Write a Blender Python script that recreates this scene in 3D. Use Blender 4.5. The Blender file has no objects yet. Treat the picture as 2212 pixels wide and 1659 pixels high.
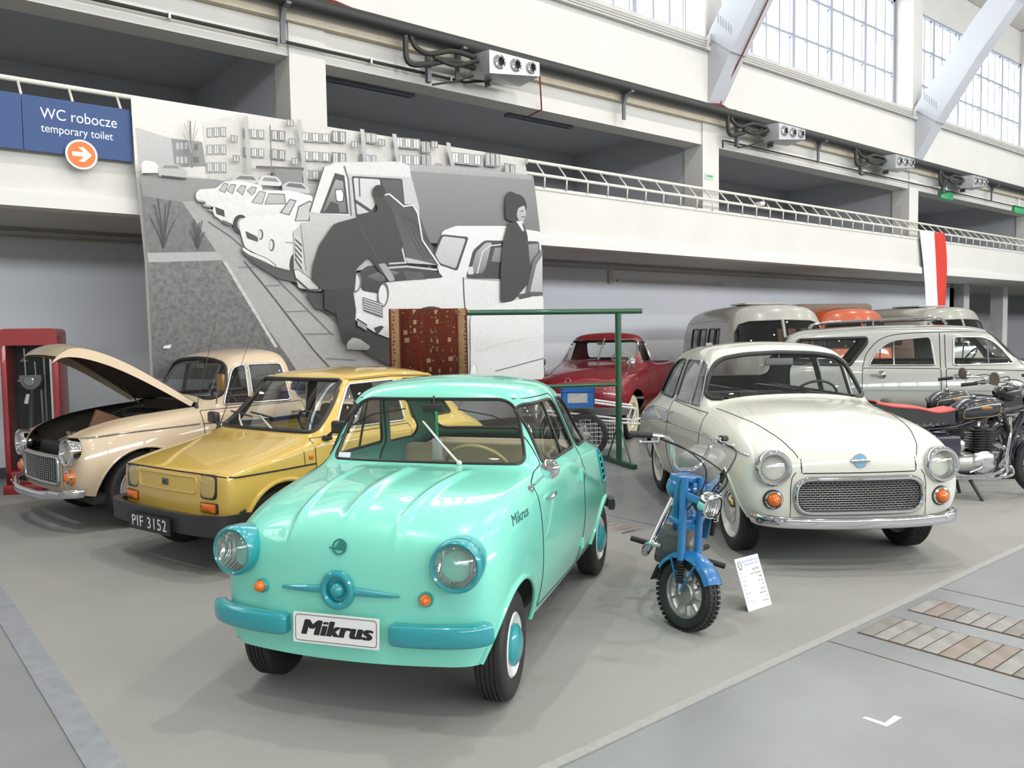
import bpy, bmesh, math, random
import numpy as np
from mathutils import Vector, Matrix
from mathutils.bvhtree import BVHTree
random.seed(7); np.random.seed(7)
SC = bpy.context.scene
COL = SC.collection
# ------------------------------------------------------------------ camera
FPX, YAW, PIT, ROL, CAMH = 1775.0, math.radians(39.42), math.radians(3.47), math.radians(0.93), 1.60
_fw = np.array([math.sin(YAW)*math.cos(PIT), math.cos(YAW)*math.cos(PIT), -math.sin(PIT)])
_r0 = np.array([math.cos(YAW), -math.sin(YAW), 0.0]); _d0 = np.cross(_fw, _r0)
_rt = math.cos(ROL)*_r0+math.sin(ROL)*_d0; _dn = -math.sin(ROL)*_r0+math.cos(ROL)*_d0
cam = bpy.data.objects.new('camera', bpy.data.cameras.new('camera')); COL.objects.link(cam)
cam.data.sensor_width = 36.0; cam.data.lens = FPX/2212*36.0; cam.data.clip_end = 300
M = Matrix.Identity(4)
for i in range(3):
    M[i][0] = _rt[i]; M[i][1] = -_dn[i]; M[i][2] = -_fw[i]
M[2][3] = CAMH
cam.matrix_world = M
SC.camera = cam
# ------------------------------------------------------------------ world, lights, exposure
SC.view_settings.view_transform = 'Standard'; SC.view_settings.look = 'None'
SC.view_settings.gamma = 1.0; SC.view_settings.use_curve_mapping = False
SC.view_settings.exposure = -1.68
W = bpy.data.worlds.new('overcast_sky'); SC.world = W; W.use_nodes = True
W.node_tree.nodes['Background'].inputs[0].default_value = (0.86, 0.92, 1.0, 1)
W.node_tree.nodes['Background'].inputs[1].default_value = 1.0
PANE_E = 17.0       # daylight through the frosted glazing
PANE_FAR = 48.0      # glazing of the opposite long wall
LAMP_W = 800.0      # each high-bay hall lamp
HALL_LAMPS = [(x, y) for y in (3.4, -3.2, -10.0) for x in (-1.2, 5.4, 12.0, 18.6, 26.0)]
def hall_light(x, y, z):
    l = bpy.data.lights.new('hall_lamp_light', 'AREA'); l.shape = 'DISK'; l.size = 0.34; l.energy = LAMP_W
    l.color = (1.0, 0.965, 0.9)
    o = bpy.data.objects.new('hall_lamp_light', l); COL.objects.link(o); o.location = (x, y, z)
    return o
cy = SC.cycles; cy.use_light_tree = False
cy.max_bounces = 6; cy.diffuse_bounces = 3; cy.glossy_bounces = 3; cy.transmission_bounces = 4; cy.transparent_max_bounces = 10
cy.caustics_reflective = False; cy.caustics_refractive = False; cy.sample_clamp_indirect = 4.0
# ------------------------------------------------------------------ materials
MATS = {}
def mat(name, col=(.5, .5, .5), rough=.5, metal=0.0, coat=0.0, spec=.5, emit=None, es=1.0, noise=None, bump=None, alpha=None, trans=0.0):
    if name in MATS: return MATS[name]
    m = bpy.data.materials.new(name); m.use_nodes = True; nt = m.node_tree; b = nt.nodes['Principled BSDF']
    b.inputs['Base Color'].default_value = (*col, 1); b.inputs['Roughness'].default_value = rough
    b.inputs['Metallic'].default_value = metal; b.inputs['Coat Weight'].default_value = coat; b.inputs['Coat Roughness'].default_value = .03
    b.inputs['Specular IOR Level'].default_value = spec
    if trans: b.inputs['Transmission Weight'].default_value = trans
    if emit: b.inputs['Emission Color'].default_value = (*emit, 1); b.inputs['Emission Strength'].default_value = es
    if noise:   # list of (scale, amount, detail)
        tc = nt.nodes.new('ShaderNodeTexCoord'); prev = None
        for sc_, am, det in noise:
            n = nt.nodes.new('ShaderNodeTexNoise'); n.inputs['Scale'].default_value = sc_; n.inputs['Detail'].default_value = det
            nt.links.new(tc.outputs['Object'], n.inputs['Vector'])
            mr = nt.nodes.new('ShaderNodeMapRange'); mr.inputs['From Min'].default_value = .3; mr.inputs['From Max'].default_value = .7
            mr.inputs['To Min'].default_value = 1-am; mr.inputs['To Max'].default_value = 1+am
            nt.links.new(n.outputs['Fac'], mr.inputs['Value'])
            mx = nt.nodes.new('ShaderNodeMix'); mx.data_type = 'RGBA'; mx.blend_type = 'MULTIPLY'; mx.inputs['Factor'].default_value = 1
            if prev is None: mx.inputs['A'].default_value = (*col, 1)
            else: nt.links.new(prev, mx.inputs['A'])
            nt.links.new(mr.outputs['Result'], mx.inputs['B']); prev = mx.outputs['Result']
        nt.links.new(prev, b.inputs['Base Color'])
    if bump:    # (scale, strength, distance)
        tc = nt.nodes.new('ShaderNodeTexCoord'); n = nt.nodes.new('ShaderNodeTexNoise'); n.inputs['Scale'].default_value = bump[0]; n.inputs['Detail'].default_value = 1
        nt.links.new(tc.outputs['Object'], n.inputs['Vector'])
        bp = nt.nodes.new('ShaderNodeBump'); bp.inputs['Strength'].default_value = bump[1]; bp.inputs['Distance'].default_value = bump[2]
        nt.links.new(n.outputs['Fac'], bp.inputs['Height']); nt.links.new(bp.outputs['Normal'], b.inputs['Normal'])
    MATS[name] = m; return m
def glass_mat(name, tint=(.93, .96, .95), refl=1.0, haze=0.0):
    if name in MATS: return MATS[name]
    m = bpy.data.materials.new(name); m.use_nodes = True; nt = m.node_tree; nt.nodes.clear()
    out = nt.nodes.new('ShaderNodeOutputMaterial'); t = nt.nodes.new('ShaderNodeBsdfTransparent'); t.inputs[0].default_value = (*tint, 1)
    g = nt.nodes.new('ShaderNodeBsdfGlossy'); g.inputs['Roughness'].default_value = .01; g.inputs['Color'].default_value = (1, 1, 1, 1)
    f = nt.nodes.new('ShaderNodeFresnel'); ge = nt.nodes.new('ShaderNodeNewGeometry'); mi = nt.nodes.new('ShaderNodeMapRange'); mi.inputs['To Min'].default_value = 1.5; mi.inputs['To Max'].default_value = 1/1.5   # thin pane: the same from both sides
    nt.links.new(ge.outputs['Backfacing'], mi.inputs['Value']); nt.links.new(mi.outputs['Result'], f.inputs['IOR'])
    mm = nt.nodes.new('ShaderNodeMath'); mm.operation = 'MULTIPLY'; mm.inputs[1].default_value = 1.6*refl; nt.links.new(f.outputs[0], mm.inputs[0])
    mx = nt.nodes.new('ShaderNodeMixShader'); nt.links.new(mm.outputs[0], mx.inputs[0]); nt.links.new(t.outputs[0], mx.inputs[1]); nt.links.new(g.outputs[0], mx.inputs[2])
    last = mx
    if haze:   # pressed, fluted glass scatters part of the light
        df = nt.nodes.new('ShaderNodeBsdfDiffuse'); df.inputs[0].default_value = (.86, .87, .86, 1); m2 = nt.nodes.new('ShaderNodeMixShader'); m2.inputs[0].default_value = haze
        nt.links.new(mx.outputs[0], m2.inputs[1]); nt.links.new(df.outputs[0], m2.inputs[2]); last = m2
    nt.links.new(last.outputs[0], out.inputs[0]); MATS[name] = m; return m
def paint(name, col, rough=.28): return mat(name, col, rough=rough, coat=1.0)
CHROME = mat('chrome', (.78, .79, .81), rough=.06, metal=1.0)
STEEL = mat('brushed_steel', (.55, .56, .57), rough=.28, metal=1.0)
WIPER = mat('wiper_silver', (.72, .72, .70), rough=.38, metal=.55)
ALU = mat('cast_aluminium', (.46, .46, .44), rough=.42, metal=.9)
RUBBER = mat('black_rubber', (.018, .018, .019), rough=.62)
SEAL = mat('window_rubber', (.016, .016, .016), rough=.35)
DARK = mat('dark_underside', (.02, .02, .021), rough=.8)
GAP = mat('panel_gap', (.012, .012, .012), rough=.7)
GLASS = glass_mat('window_glass')
LENS = glass_mat('lamp_lens', (.95, .96, .95), haze=.05)
REFLECT = mat('lamp_reflector', (.80, .80, .79), rough=.17, metal=1.0)
def flute(m, scale, strength):
    nt = m.node_tree; b = nt.nodes['Principled BSDF']; tc = nt.nodes.new('ShaderNodeTexCoord'); w = nt.nodes.new('ShaderNodeTexWave'); w.bands_direction = 'Y'; w.inputs['Scale'].default_value = scale; w.inputs['Distortion'].default_value = 1.5
    bp = nt.nodes.new('ShaderNodeBump'); bp.inputs['Strength'].default_value = strength; bp.inputs['Distance'].default_value = .02
    nt.links.new(tc.outputs['Object'], w.inputs['Vector']); nt.links.new(w.outputs['Fac'], bp.inputs['Height']); nt.links.new(bp.outputs['Normal'], b.inputs['Normal'])
flute(REFLECT, 22, .5)
AMBER = mat('amber_lens', (.72, .15, .008), rough=.18, coat=.6)
REDL = mat('red_lens', (.55, .02, .015), rough=.2, coat=.6)
BLACKP = mat('black_plastic', (.025, .025, .026), rough=.45)
WHITEP = mat('white_enamel', (.8, .8, .78), rough=.3, coat=.4)
BLACKV = mat('black_vinyl', (.022, .022, .024), rough=.5)
# ------------------------------------------------------------------ objects
def tag(o, label=None, cat=None, group=None, kind=None):
    if label: o['label'] = label
    if cat: o['category'] = cat
    if group: o['group'] = group
    if kind: o['kind'] = kind
    return o
def thing(name, label, cat, loc=(0, 0, 0), rz=0.0, group=None):
    o = bpy.data.objects.new(name, None); COL.objects.link(o); o.empty_display_size = .1
    o.location = loc; o.rotation_euler = (0, 0, rz)
    return tag(o, label, cat, group)
def obj(name, me, parent=None, loc=None, rot=None):
    o = bpy.data.objects.new(name, me); COL.objects.link(o)
    if parent is not None: o.parent = parent
    if loc is not None: o.location = loc
    if rot is not None: o.rotation_euler = rot
    return o
def copy_tree(o, parent=None):
    c = o.copy(); COL.objects.link(c); c.parent = parent
    for ch in list(o.children): copy_tree(ch, c)
    return c
def to_mesh(V, F, material, smooth=True, angle=None, normals=None, name='m'):
    me = bpy.data.meshes.new(name); me.from_pydata([tuple(v) for v in V], [], [tuple(f) for f in F])
    if isinstance(material, (list, tuple)):
        for m_ in material: me.materials.append(m_)
    elif material: me.materials.append(material)
    if smooth:
        me.shade_smooth()
        if normals is not None: me.normals_split_custom_set_from_vertices([tuple(n) for n in normals])
        elif angle is not None: me.set_sharp_from_angle(angle=math.radians(angle))
    me.update(); return me
def frame_of(d):
    d = Vector(d).normalized(); a = Vector((0, 0, 1)) if abs(d.z) < .95 else Vector((1, 0, 0))
    u = a.cross(d).normalized(); v = d.cross(u); return u, v, d
class MB:
    """collects shapes into one mesh"""
    def __init__(s): s.V = []; s.F = []; s.MI = []
    def add(s, V, F, mi=0):
        b = len(s.V); s.V += [tuple(map(float, v)) for v in V]; s.F += [tuple(i+b for i in f) for f in F]; s.MI += [mi]*len(F); return s
    def box(s, lo, hi, bev=0.0, mi=0):
        x0, y0, z0 = lo; x1, y1, z1 = hi
        if bev <= 0:
            V = [(x0, y0, z0), (x1, y0, z0), (x1, y1, z0), (x0, y1, z0), (x0, y0, z1), (x1, y0, z1), (x1, y1, z1), (x0, y1, z1)]
            return s.add(V, [(0, 3, 2, 1), (4, 5, 6, 7), (0, 1, 5, 4), (1, 2, 6, 5), (2, 3, 7, 6), (3, 0, 4, 7)], mi)
        bm = bmesh.new(); bmesh.ops.create_cube(bm, size=1)
        for v in bm.verts: v.co = Vector(((x0+x1)/2+v.co.x*(x1-x0), (y0+y1)/2+v.co.y*(y1-y0), (z0+z1)/2+v.co.z*(z1-z0)))
        bmesh.ops.bevel(bm, geom=bm.edges[:], offset=bev, segments=3, affect='EDGES', profile=.5)
        bm.verts.index_update(); s.add([v.co for v in bm.verts], [[v.index for v in f.verts] for f in bm.faces], mi); bm.free(); return s
    def obox(s, c, u, v, w, hs, bev=0, mi=0):
        """box with axes u,v,w (unit) about centre c, half sizes hs"""
        t = MB(); t.box((-hs[0], -hs[1], -hs[2]), hs, bev)
        u, v, w, c = Vector(u), Vector(v), Vector(w), Vector(c)
        return s.add([c+u*a[0]+v*a[1]+w*a[2] for a in t.V], t.F, mi)
    def tube(s, pts, r, n=8, closed=False, caps=True, mi=0, flat=None, up=None):
        P = [Vector(p) for p in pts]; m = len(P); R = r if hasattr(r, '__len__') else [r]*m
        T = []
        for i in range(m):
            a = P[i-1] if (i > 0 or closed) else P[0]; b = P[(i+1) % m] if (i < m-1 or closed) else P[-1]
            d = (b-a); T.append(d.normalized() if d.length > 1e-9 else Vector((0, 0, 1)))
        u, v, _ = frame_of(T[0])
        if up is not None:
            u = Vector(up); u = (u-T[0]*u.dot(T[0])).normalized(); v = T[0].cross(u)
        V = []; F = []
        for i in range(m):
            if i > 0:
                u = (u-T[i]*u.dot(T[i]))
                u = u.normalized() if u.length > 1e-6 else frame_of(T[i])[0]
                v = T[i].cross(u)
            for k in range(n):
                a = 2*math.pi*k/n; e = flat if flat else (1, 1)
                V.append(P[i]+(u*math.cos(a)*e[0]+v*math.sin(a)*e[1])*R[i])
        q = m if closed else m-1
        for i in range(q):
            j = (i+1) % m
            for k in range(n):
                l = (k+1) % n; F.append((i*n+k, i*n+l, j*n+l, j*n+k))
        if caps and not closed:
            F.append(tuple(range(n-1, -1, -1))); F.append(tuple((m-1)*n+k for k in range(n)))
        return s.add(V, F, mi)
    def sweep(s, pts, prof, up=(0, 0, 1), mi=0, closed=False, scale=None):
        """profile (a,b): a along the side direction, b along up"""
        P = [Vector(p) for p in pts]; m = len(P); n = len(prof); V = []; F = []; up = Vector(up)
        for i in range(m):
            a = P[i-1] if (i > 0 or closed) else P[0]; b = P[(i+1) % m] if (i < m-1 or closed) else P[-1]
            t = (b-a).normalized(); sd = t.cross(up).normalized(); u = sd.cross(t); k = scale[i] if scale else 1.0
            V += [P[i]+sd*q[0]*k+u*q[1]*k for q in prof]
        for i in range(m if closed else m-1):
            j = (i+1) % m
            F += [(i*n+k, i*n+(k+1) % n, j*n+(k+1) % n, j*n+k) for k in range(n)]
        if not closed: F += [tuple(range(n-1, -1, -1)), tuple((m-1)*n+k for k in range(n))]
        return s.add(V, F, mi)
    def cyl(s, a, b, r, n=16, r2=None, mi=0):
        return s.tube([a, b], [r, r if r2 is None else r2], n, mi=mi)
    def lathe(s, prof, c=(0, 0, 0), ax=(0, 0, 1), n=32, mi=0, a0=0.0, a1=2*math.pi):
        """prof: (radius, height) along axis"""
        u, v, d = frame_of(ax); c = Vector(c); V = []; F = []; full = abs(a1-a0-2*math.pi) < 1e-6
        cnt = n if full else n+1
        for (r, h) in prof:
            for k in range(cnt):
                a = a0+(a1-a0)*k/n; V.append(c+d*h+(u*math.cos(a)+v*math.sin(a))*r)
        for i in range(len(prof)-1):
            for k in range(n):
                l = (k+1) % cnt; F.append((i*cnt+k, i*cnt+l, (i+1)*cnt+l, (i+1)*cnt+k))
        return s.add(V, F, mi)
    def sphere(s, c, r, n=16, m=10, sc=(1, 1, 1), mi=0):
        V = []; F = []
        for i in range(m+1):
            t = math.pi*i/m
            for k in range(n):
                a = 2*math.pi*k/n; V.append((c[0]+r*sc[0]*math.sin(t)*math.cos(a), c[1]+r*sc[1]*math.sin(t)*math.sin(a), c[2]+r*sc[2]*math.cos(t)))
        for i in range(m):
            for k in range(n):
                l = (k+1) % n; F.append((i*n+k, (i+1)*n+k, (i+1)*n+l, i*n+l))
        return s.add(V, F, mi)
    def prism(s, poly, a, b, mi=0):
        """poly: list of 3D points, extruded by vector from offset a to offset b"""
        P = [Vector(p) for p in poly]; n = len(P); a = Vector(a); b = Vector(b)
        V = [p+a for p in P]+[p+b for p in P]
        F = [tuple(range(n-1, -1, -1)), tuple(range(n, 2*n))]+[(i, (i+1) % n, n+(i+1) % n, n+i) for i in range(n)]
        return s.add(V, F, mi)
    def build(s, name, material, parent=None, loc=None, rot=None, angle=35, smooth=True):
        me = to_mesh(s.V, s.F, material, smooth, angle, name=name)
        bm = bmesh.new(); bm.from_mesh(me); bmesh.ops.recalc_face_normals(bm, faces=bm.faces[:]); bm.to_mesh(me); bm.free()
        if isinstance(material, (list, tuple)): me.polygons.foreach_set('material_index', s.MI)
        return obj(name, me, parent, loc, rot)
def arc(c, r, a0, a1, n, u=(1, 0, 0), v=(0, 0, 1)):
    c, u, v = Vector(c), Vector(u), Vector(v)
    return [c+(u*math.cos(math.radians(a0+(a1-a0)*k/n))+v*math.sin(math.radians(a0+(a1-a0)*k/n)))*r for k in range(n+1)]
def spline(pts, n=6, closed=False):
    """Catmull-Rom through points"""
    P = [np.array(p, float) for p in pts]; m = len(P); out = []
    for i in range(m if closed else m-1):
        p0 = P[i-1] if (i > 0 or closed) else 2*P[0]-P[1]; p1 = P[i]; p2 = P[(i+1) % m]; p3 = P[(i+2) % m] if (i+2 < m or closed) else 2*P[-1]-P[-2]
        for k in range(n):
            t = k/n; out.append(.5*((2*p1)+(-p0+p2)*t+(2*p0-5*p1+4*p2-p3)*t*t+(-p0+3*p1-3*p2+p3)*t**3))
    if not closed: out.append(P[-1])
    return out
def rp(pts, r, seg=5):
    """round the corners of a polygon (2D)"""
    P = [np.array(p, float) for p in pts]; n = len(P); out = []
    for i in range(n):
        a, b, c = P[i-1], P[i], P[(i+1) % n]; rr = r[i] if hasattr(r, '__len__') else r
        d1 = a-b; d2 = c-b; l1 = np.linalg.norm(d1); l2 = np.linalg.norm(d2); q = min(rr, .49*l1, .49*l2)
        if rr <= 0: out.append(b); continue
        p, s_ = b+d1/l1*q, b+d2/l2*q
        for k in range(seg+1):
            t = k/seg; out.append((1-t)**2*p+2*t*(1-t)*b+t*t*s_)
    return out
def dense(pts, step, closed=True):
    out = []; n = len(pts)
    for i in range(n if closed else n-1):
        a = np.array(pts[i], float); b = np.array(pts[(i+1) % n], float); k = max(1, int(np.linalg.norm(b-a)/step+.5))
        out += [a+(b-a)*t/k for t in range(k)]
    if not closed: out.append(np.array(pts[-1], float))
    return out
TS = bpy.data.scenes.new('scratch')
def evaluated(o):
    TS.collection.objects.link(o); vl = TS.view_layers[0]
    with bpy.context.temp_override(scene=TS, view_layer=vl):
        vl.update(); dg = bpy.context.evaluated_depsgraph_get(); me = bpy.data.meshes.new_from_object(o.evaluated_get(dg))
    bpy.data.objects.remove(o); return me
def text_mesh(body, size, depth=.002, shear=0.0, bold=0.0, sx=1.0, spacing=1.0, align='CENTER'):
    c = bpy.data.curves.new('txt', 'FONT'); c.body = body; c.size = size; c.shear = shear; c.offset = bold; c.extrude = depth; c.align_x = align; c.align_y = 'CENTER'; c.space_character = spacing
    me = evaluated(bpy.data.objects.new('txt', c)); bpy.data.curves.remove(c)
    if sx != 1.0:
        for v in me.vertices: v.co.x *= sx
    return me
def text_on(name, body, size, material, parent, origin, right, up, depth=.0015, fat=0.0, **k):
    """lettering lying on a plane: local x=right, y=up"""
    me = text_mesh(body, size, depth, **k)
    if fat:   # heavier strokes: the same outline laid side by side
        V = [tuple(v.co) for v in me.vertices]; F = [tuple(p.vertices) for p in me.polygons]; q = MB()
        for i in range(-2, 3): q.add([(a+fat*i/2, b+fat*.15*(i % 2), c+.00004*i) for a, b, c in V], F)
        me = to_mesh(q.V, q.F, None, False)
    r = Vector(right).normalized(); u = Vector(up); u = (u-r*u.dot(r)).normalized(); n = r.cross(u); o = Vector(origin)
    for v in me.vertices: v.co = o+r*v.co.x+u*v.co.y+n*v.co.z
    me.materials.clear(); me.materials.append(material); return obj(name, me, parent)
# pixel of the photograph -> point of the place (to read measures off the photograph)
def pray(x, y): return (x-1106)/FPX*_rt+(y-829.5)/FPX*_dn+_fw
def on_y(x, y, Y): v = pray(x, y); return np.array([0, 0, CAMH])+v*(Y/v[1])
def on_z(x, y, Z): v = pray(x, y); return np.array([0, 0, CAMH])+v*((Z-CAMH)/v[2])
# ------------------------------------------------------------------ the hall
def struct(name, mb, material, parent=None, angle=30, smooth=False, label=None):
    o = mb.build(name, material, parent, angle=angle, smooth=smooth)
    if parent is None: o['kind'] = 'structure'
    if label: o['label'] = label
    return o
WALLW = mat('white_plaster', (.70, .685, .655), rough=.85, noise=[(1.2, .03, 2)])
WALLB = mat('lower_wall_paint', (.80, .82, .87), rough=.8)
SOFF = mat('soffit_paint', (.62, .59, .55), rough=.85)
GALW = mat('gallery_wall', (.58, .59, .62), rough=.9)
GALC = mat('gallery_ceiling', (.50, .50, .52), rough=.9)
WOODSTRIP = mat('ledge_beige', (.62, .55, .42), rough=.7, noise=[(5, .06, 3)])
FRAMEW = mat('window_frame_backlit', (.34, .37, .44), rough=.6)  # backlit darkness of the bars is put into this base colour
PANE = mat('frosted_daylight_pane', (.9, .93, .97), rough=.3, emit=(.93, .97, 1.0), es=PANE_E)
PANE2 = mat('far_daylight_pane', (.9, .93, .97), rough=.3, emit=(.93, .97, 1.0), es=PANE_FAR)
PANE_BACK = mat('pane_edge', (.5, .52, .55), rough=.4)
PIPEB = mat('pipe_insulation', (.022, .024, .022), rough=.55, bump=(30, .3, .004))
# floor
FLOOR = mat('grey_floor_paint', (.24, .25, .255), rough=.30, spec=.45, noise=[(.55, .08, 2), (3.0, .05, 3)])
def rough_noise(m, lo, hi, sc):
    nt = m.node_tree; b = nt.nodes['Principled BSDF']; tc = nt.nodes.new('ShaderNodeTexCoord'); n = nt.nodes.new('ShaderNodeTexNoise'); n.inputs['Scale'].default_value = sc; n.inputs['Detail'].default_value = 2
    mr = nt.nodes.new('ShaderNodeMapRange'); mr.inputs['To Min'].default_value = lo; mr.inputs['To Max'].default_value = hi; mr.inputs['From Min'].default_value = .3; mr.inputs['From Max'].default_value = .7
    nt.links.new(tc.outputs['Object'], n.inputs['Vector']); nt.links.new(n.outputs['Fac'], mr.inputs['Value']); nt.links.new(mr.outputs['Result'], b.inputs['Roughness'])
rough_noise(FLOOR, .24, .36, 1.1)
floor = struct('floor', MB().box((-26, -20, -.2), (62, 14.6, 0)), FLOOR)
JOINT = mat('joint_dark', (.05, .045, .04), rough=.9)
for X in (3.863, 5.162, 9.6, 15.8): struct('floor_joint', MB().box((X-.004, -20, -.01), (X+.004, 11.2, .0008)), JOINT, floor)
PLK = [mat('plank_wood_%d' % k, c, rough=.6, noise=[(9, .2, 3)]) for k, c in enumerate(((.225, .215, .195), (.245, .24, .23), (.22, .185, .16), (.19, .18, .165)))]
pm = {}
for row, (x0, x1, w, y1, y0) in enumerate(((4.09, 4.455, .0822, 2.135, .10), (4.632, 4.912, .0815, 2.12, .10), (4.632, 4.912, .0815, 5.75, 4.42))):
    struct('plank_frame', MB().box((x0-.012, y0, -.02), (x1+.012, y1, .001)), mat('rust_joint', (.06, .028, .018), rough=.9, noise=[(20, .3, 3)]), floor)
    for k in range(int((y1-y0)/w)):
        ya = y1-k*w; v = random.Random(row*97+k).randrange(4); key = (row % 2, v)
        if key not in pm:
            b = MB(); b.box((.0, -w+.007, 0), (x1-x0, 0, .02), .0015); pm[key] = to_mesh(b.V, b.F, PLK[v], False)
        obj('plank', pm[key], floor, (x0, ya, -.0155+random.uniform(-.0008, .0008)))
# carpet (L-shaped) with its tape edge
CARP = mat('grey_carpet', (.30, .298, .285), rough=1.0, spec=.1, noise=[(.7, .06, 2), (380, .15, 2)])
cx0, cx1, cy0, cy1, ix, iy = .76, 14.0, 2.187, 10.25, 4.75, 4.40
cp = [(cx0, cy0), (cx1, cy0), (cx1, iy), (ix, iy), (ix, cy1), (cx0, cy1)]
carpet = thing('carpet', 'large grey needle felt carpet laid on the hall floor under the front cars', 'carpet')
MB().prism([(x, y, 0) for x, y in cp], (0, 0, .0005), (0, 0, .006)).build('felt', CARP, carpet, smooth=False)
TAPE = mat('carpet_edge_tape', (.335, .332, .32), rough=.55, noise=[(30, .08, 3)]); TAPE2 = mat('carpet_edge_strip', (.25, .265, .29), rough=.5, noise=[(12, .12, 4)])
MB().box((cx0, cy0-.012, .001), (cx1, cy0+.035, .0072)).build('edge_tape', TAPE, carpet, smooth=False)
MB().box((cx0-.115, cy0, .0005), (cx0+.004, cy1, .0068)).build('edge_strip', TAPE2, carpet, smooth=False)
MB().box((ix, iy-.03, .001), (9.5, iy+.02, .0068)).build('edge_tape', TAPE2, carpet, smooth=False)
# tape marks
tp = thing('tape_mark', 'short white adhesive tape pieces forming an L on the bare floor', 'tape', (3.19, 1.60, 0)); WT = mat('white_tape', (.85, .83, .76), rough=.5)
MB().prism([(-.005, .042, 0), (-.003, -.06, 0), (.022, -.06, 0), (.018, .035, 0)], (0, 0, .0003), (0, 0, .0012)).build('tape_piece', WT, tp, smooth=False)
MB().prism([(.01, -.062, 0), (.118, -.064, 0), (.116, -.035, 0), (.025, -.04, 0)], (0, 0, .0005), (0, 0, .0014)).build('tape_piece', WT, tp, smooth=False)
# lower back wall, soffit, balcony
WX = 27.5
struct('wall_back', MB().box((-26, 11.3, 0), (WX, 11.6, 2.95)), WALLB)
struct('wall_recess', MB().box((WX-.3, 14.3, 0), (62, 14.6, 3.0)).box((WX-.3, 11.3, 0), (WX, 14.6, 2.95)), mat('recess_wall', (.40, .40, .41), rough=.9))
struct('baseboard_back', MB().box((-26, 11.27, 0), (WX, 11.302, .12)), mat('baseboard_dark', (.06, .065, .08), rough=.6))
struct('ceiling_soffit', MB().box((-26, 9.3, 2.95), (62, 14.6, 3.1)), SOFF)
for px in (2075, 2160):
    X = on_y(px, 640, 11.2)[0]; struct('trim_column', MB().box((X, 11.1, 0), (X+.42, 11.5, 2.95)), WALLW)
struct('trim_recess_panel', MB().box((33.0, 14.2, 1.9), (35.2, 14.31, 2.75)), mat('dark_panel', (.03, .03, .032), rough=.7))
struct('wall_balcony', MB().box((-26, 9.2, 3.02), (62, 9.36, 3.75)).box((-26, 9.185, 3.72), (62, 9.38, 3.765)), WALLW)
struct('trim_balcony_cornice', MB().box((-26, 9.14, 2.905), (62, 9.38, 3.05)).box((-26, 9.16, 3.05), (62, 9.3, 3.075)), mat('cornice_white', (.74, .73, .71), rough=.8))
struct('floor_gallery', MB().box((-26, 9.36, 3.1), (62, 13.2, 3.14)), GALC)
struct('ceiling_gallery', MB().box((-26, 9.9, 5.38), (62, 13.2, 5.5)), GALC)
struct('wall_gallery', MB().box((-26, 12.95, 3.1), (62, 13.2, 5.5)), GALW)
# soffit pipes
tpipe = thing('ceiling_pipes', 'thin grey pipe run along the wall under the balcony', 'pipe', (0, 0, 0))
for k, (y, z, r) in enumerate(((11.22, 2.90, .02), (11.25, 2.84, .014))): MB().cyl((-20, y, z), (WX, y, z), r, 10).build('pipe', mat('pipe_beige', (.50, .45, .38), rough=.6), tpipe)
MB().box((12.0, 11.24, 2.60), (15.4, 11.3, 2.645)).build('cable_channel', mat('channel_grey', (.60, .58, .55), rough=.7), tpipe); MB().box((11.75, 11.24, 2.56), (11.85, 11.3, 2.80)).build('socket_box', mat('channel_grey'), tpipe)
COLX = [-3.65, 4.41, 12.40, 20.50, 28.56, 36.6, 44.7]
for c in COLX:
    struct('trim_pillar', MB().box((c, 9.5, 3.1), (c+.48, 9.92, 5.5)), WALLW)
    struct('wall_partition', MB().box((c+.04, 9.92, 3.14), (c+.30, 12.96, 5.38)), GALW)
struct('trim_beam', MB().box((-26, 9.53, 5.0), (62, 9.9, 5.395)), WALLW)
struct('trim_ledge', MB().box((-26, 9.43, 5.395), (62, 9.9, 5.48)), WOODSTRIP)
struct('wall_upper', MB().box((-26, 9.4, 5.48), (62, 9.95, 6.62)), WALLW)
struct('trim_sill', MB().box((-26, 9.33, 6.62), (62, 9.95, 6.70)).box((-26, 9.37, 6.70), (62, 9.95, 6.86)), mat('sill_grey', (.60, .59, .57), rough=.8, noise=[(4, .08, 4)]))
struct('wall_clerestory', MB().box((-26, 9.9, 9.62), (62, 10.2, 10.6)), WALLW)
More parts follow.
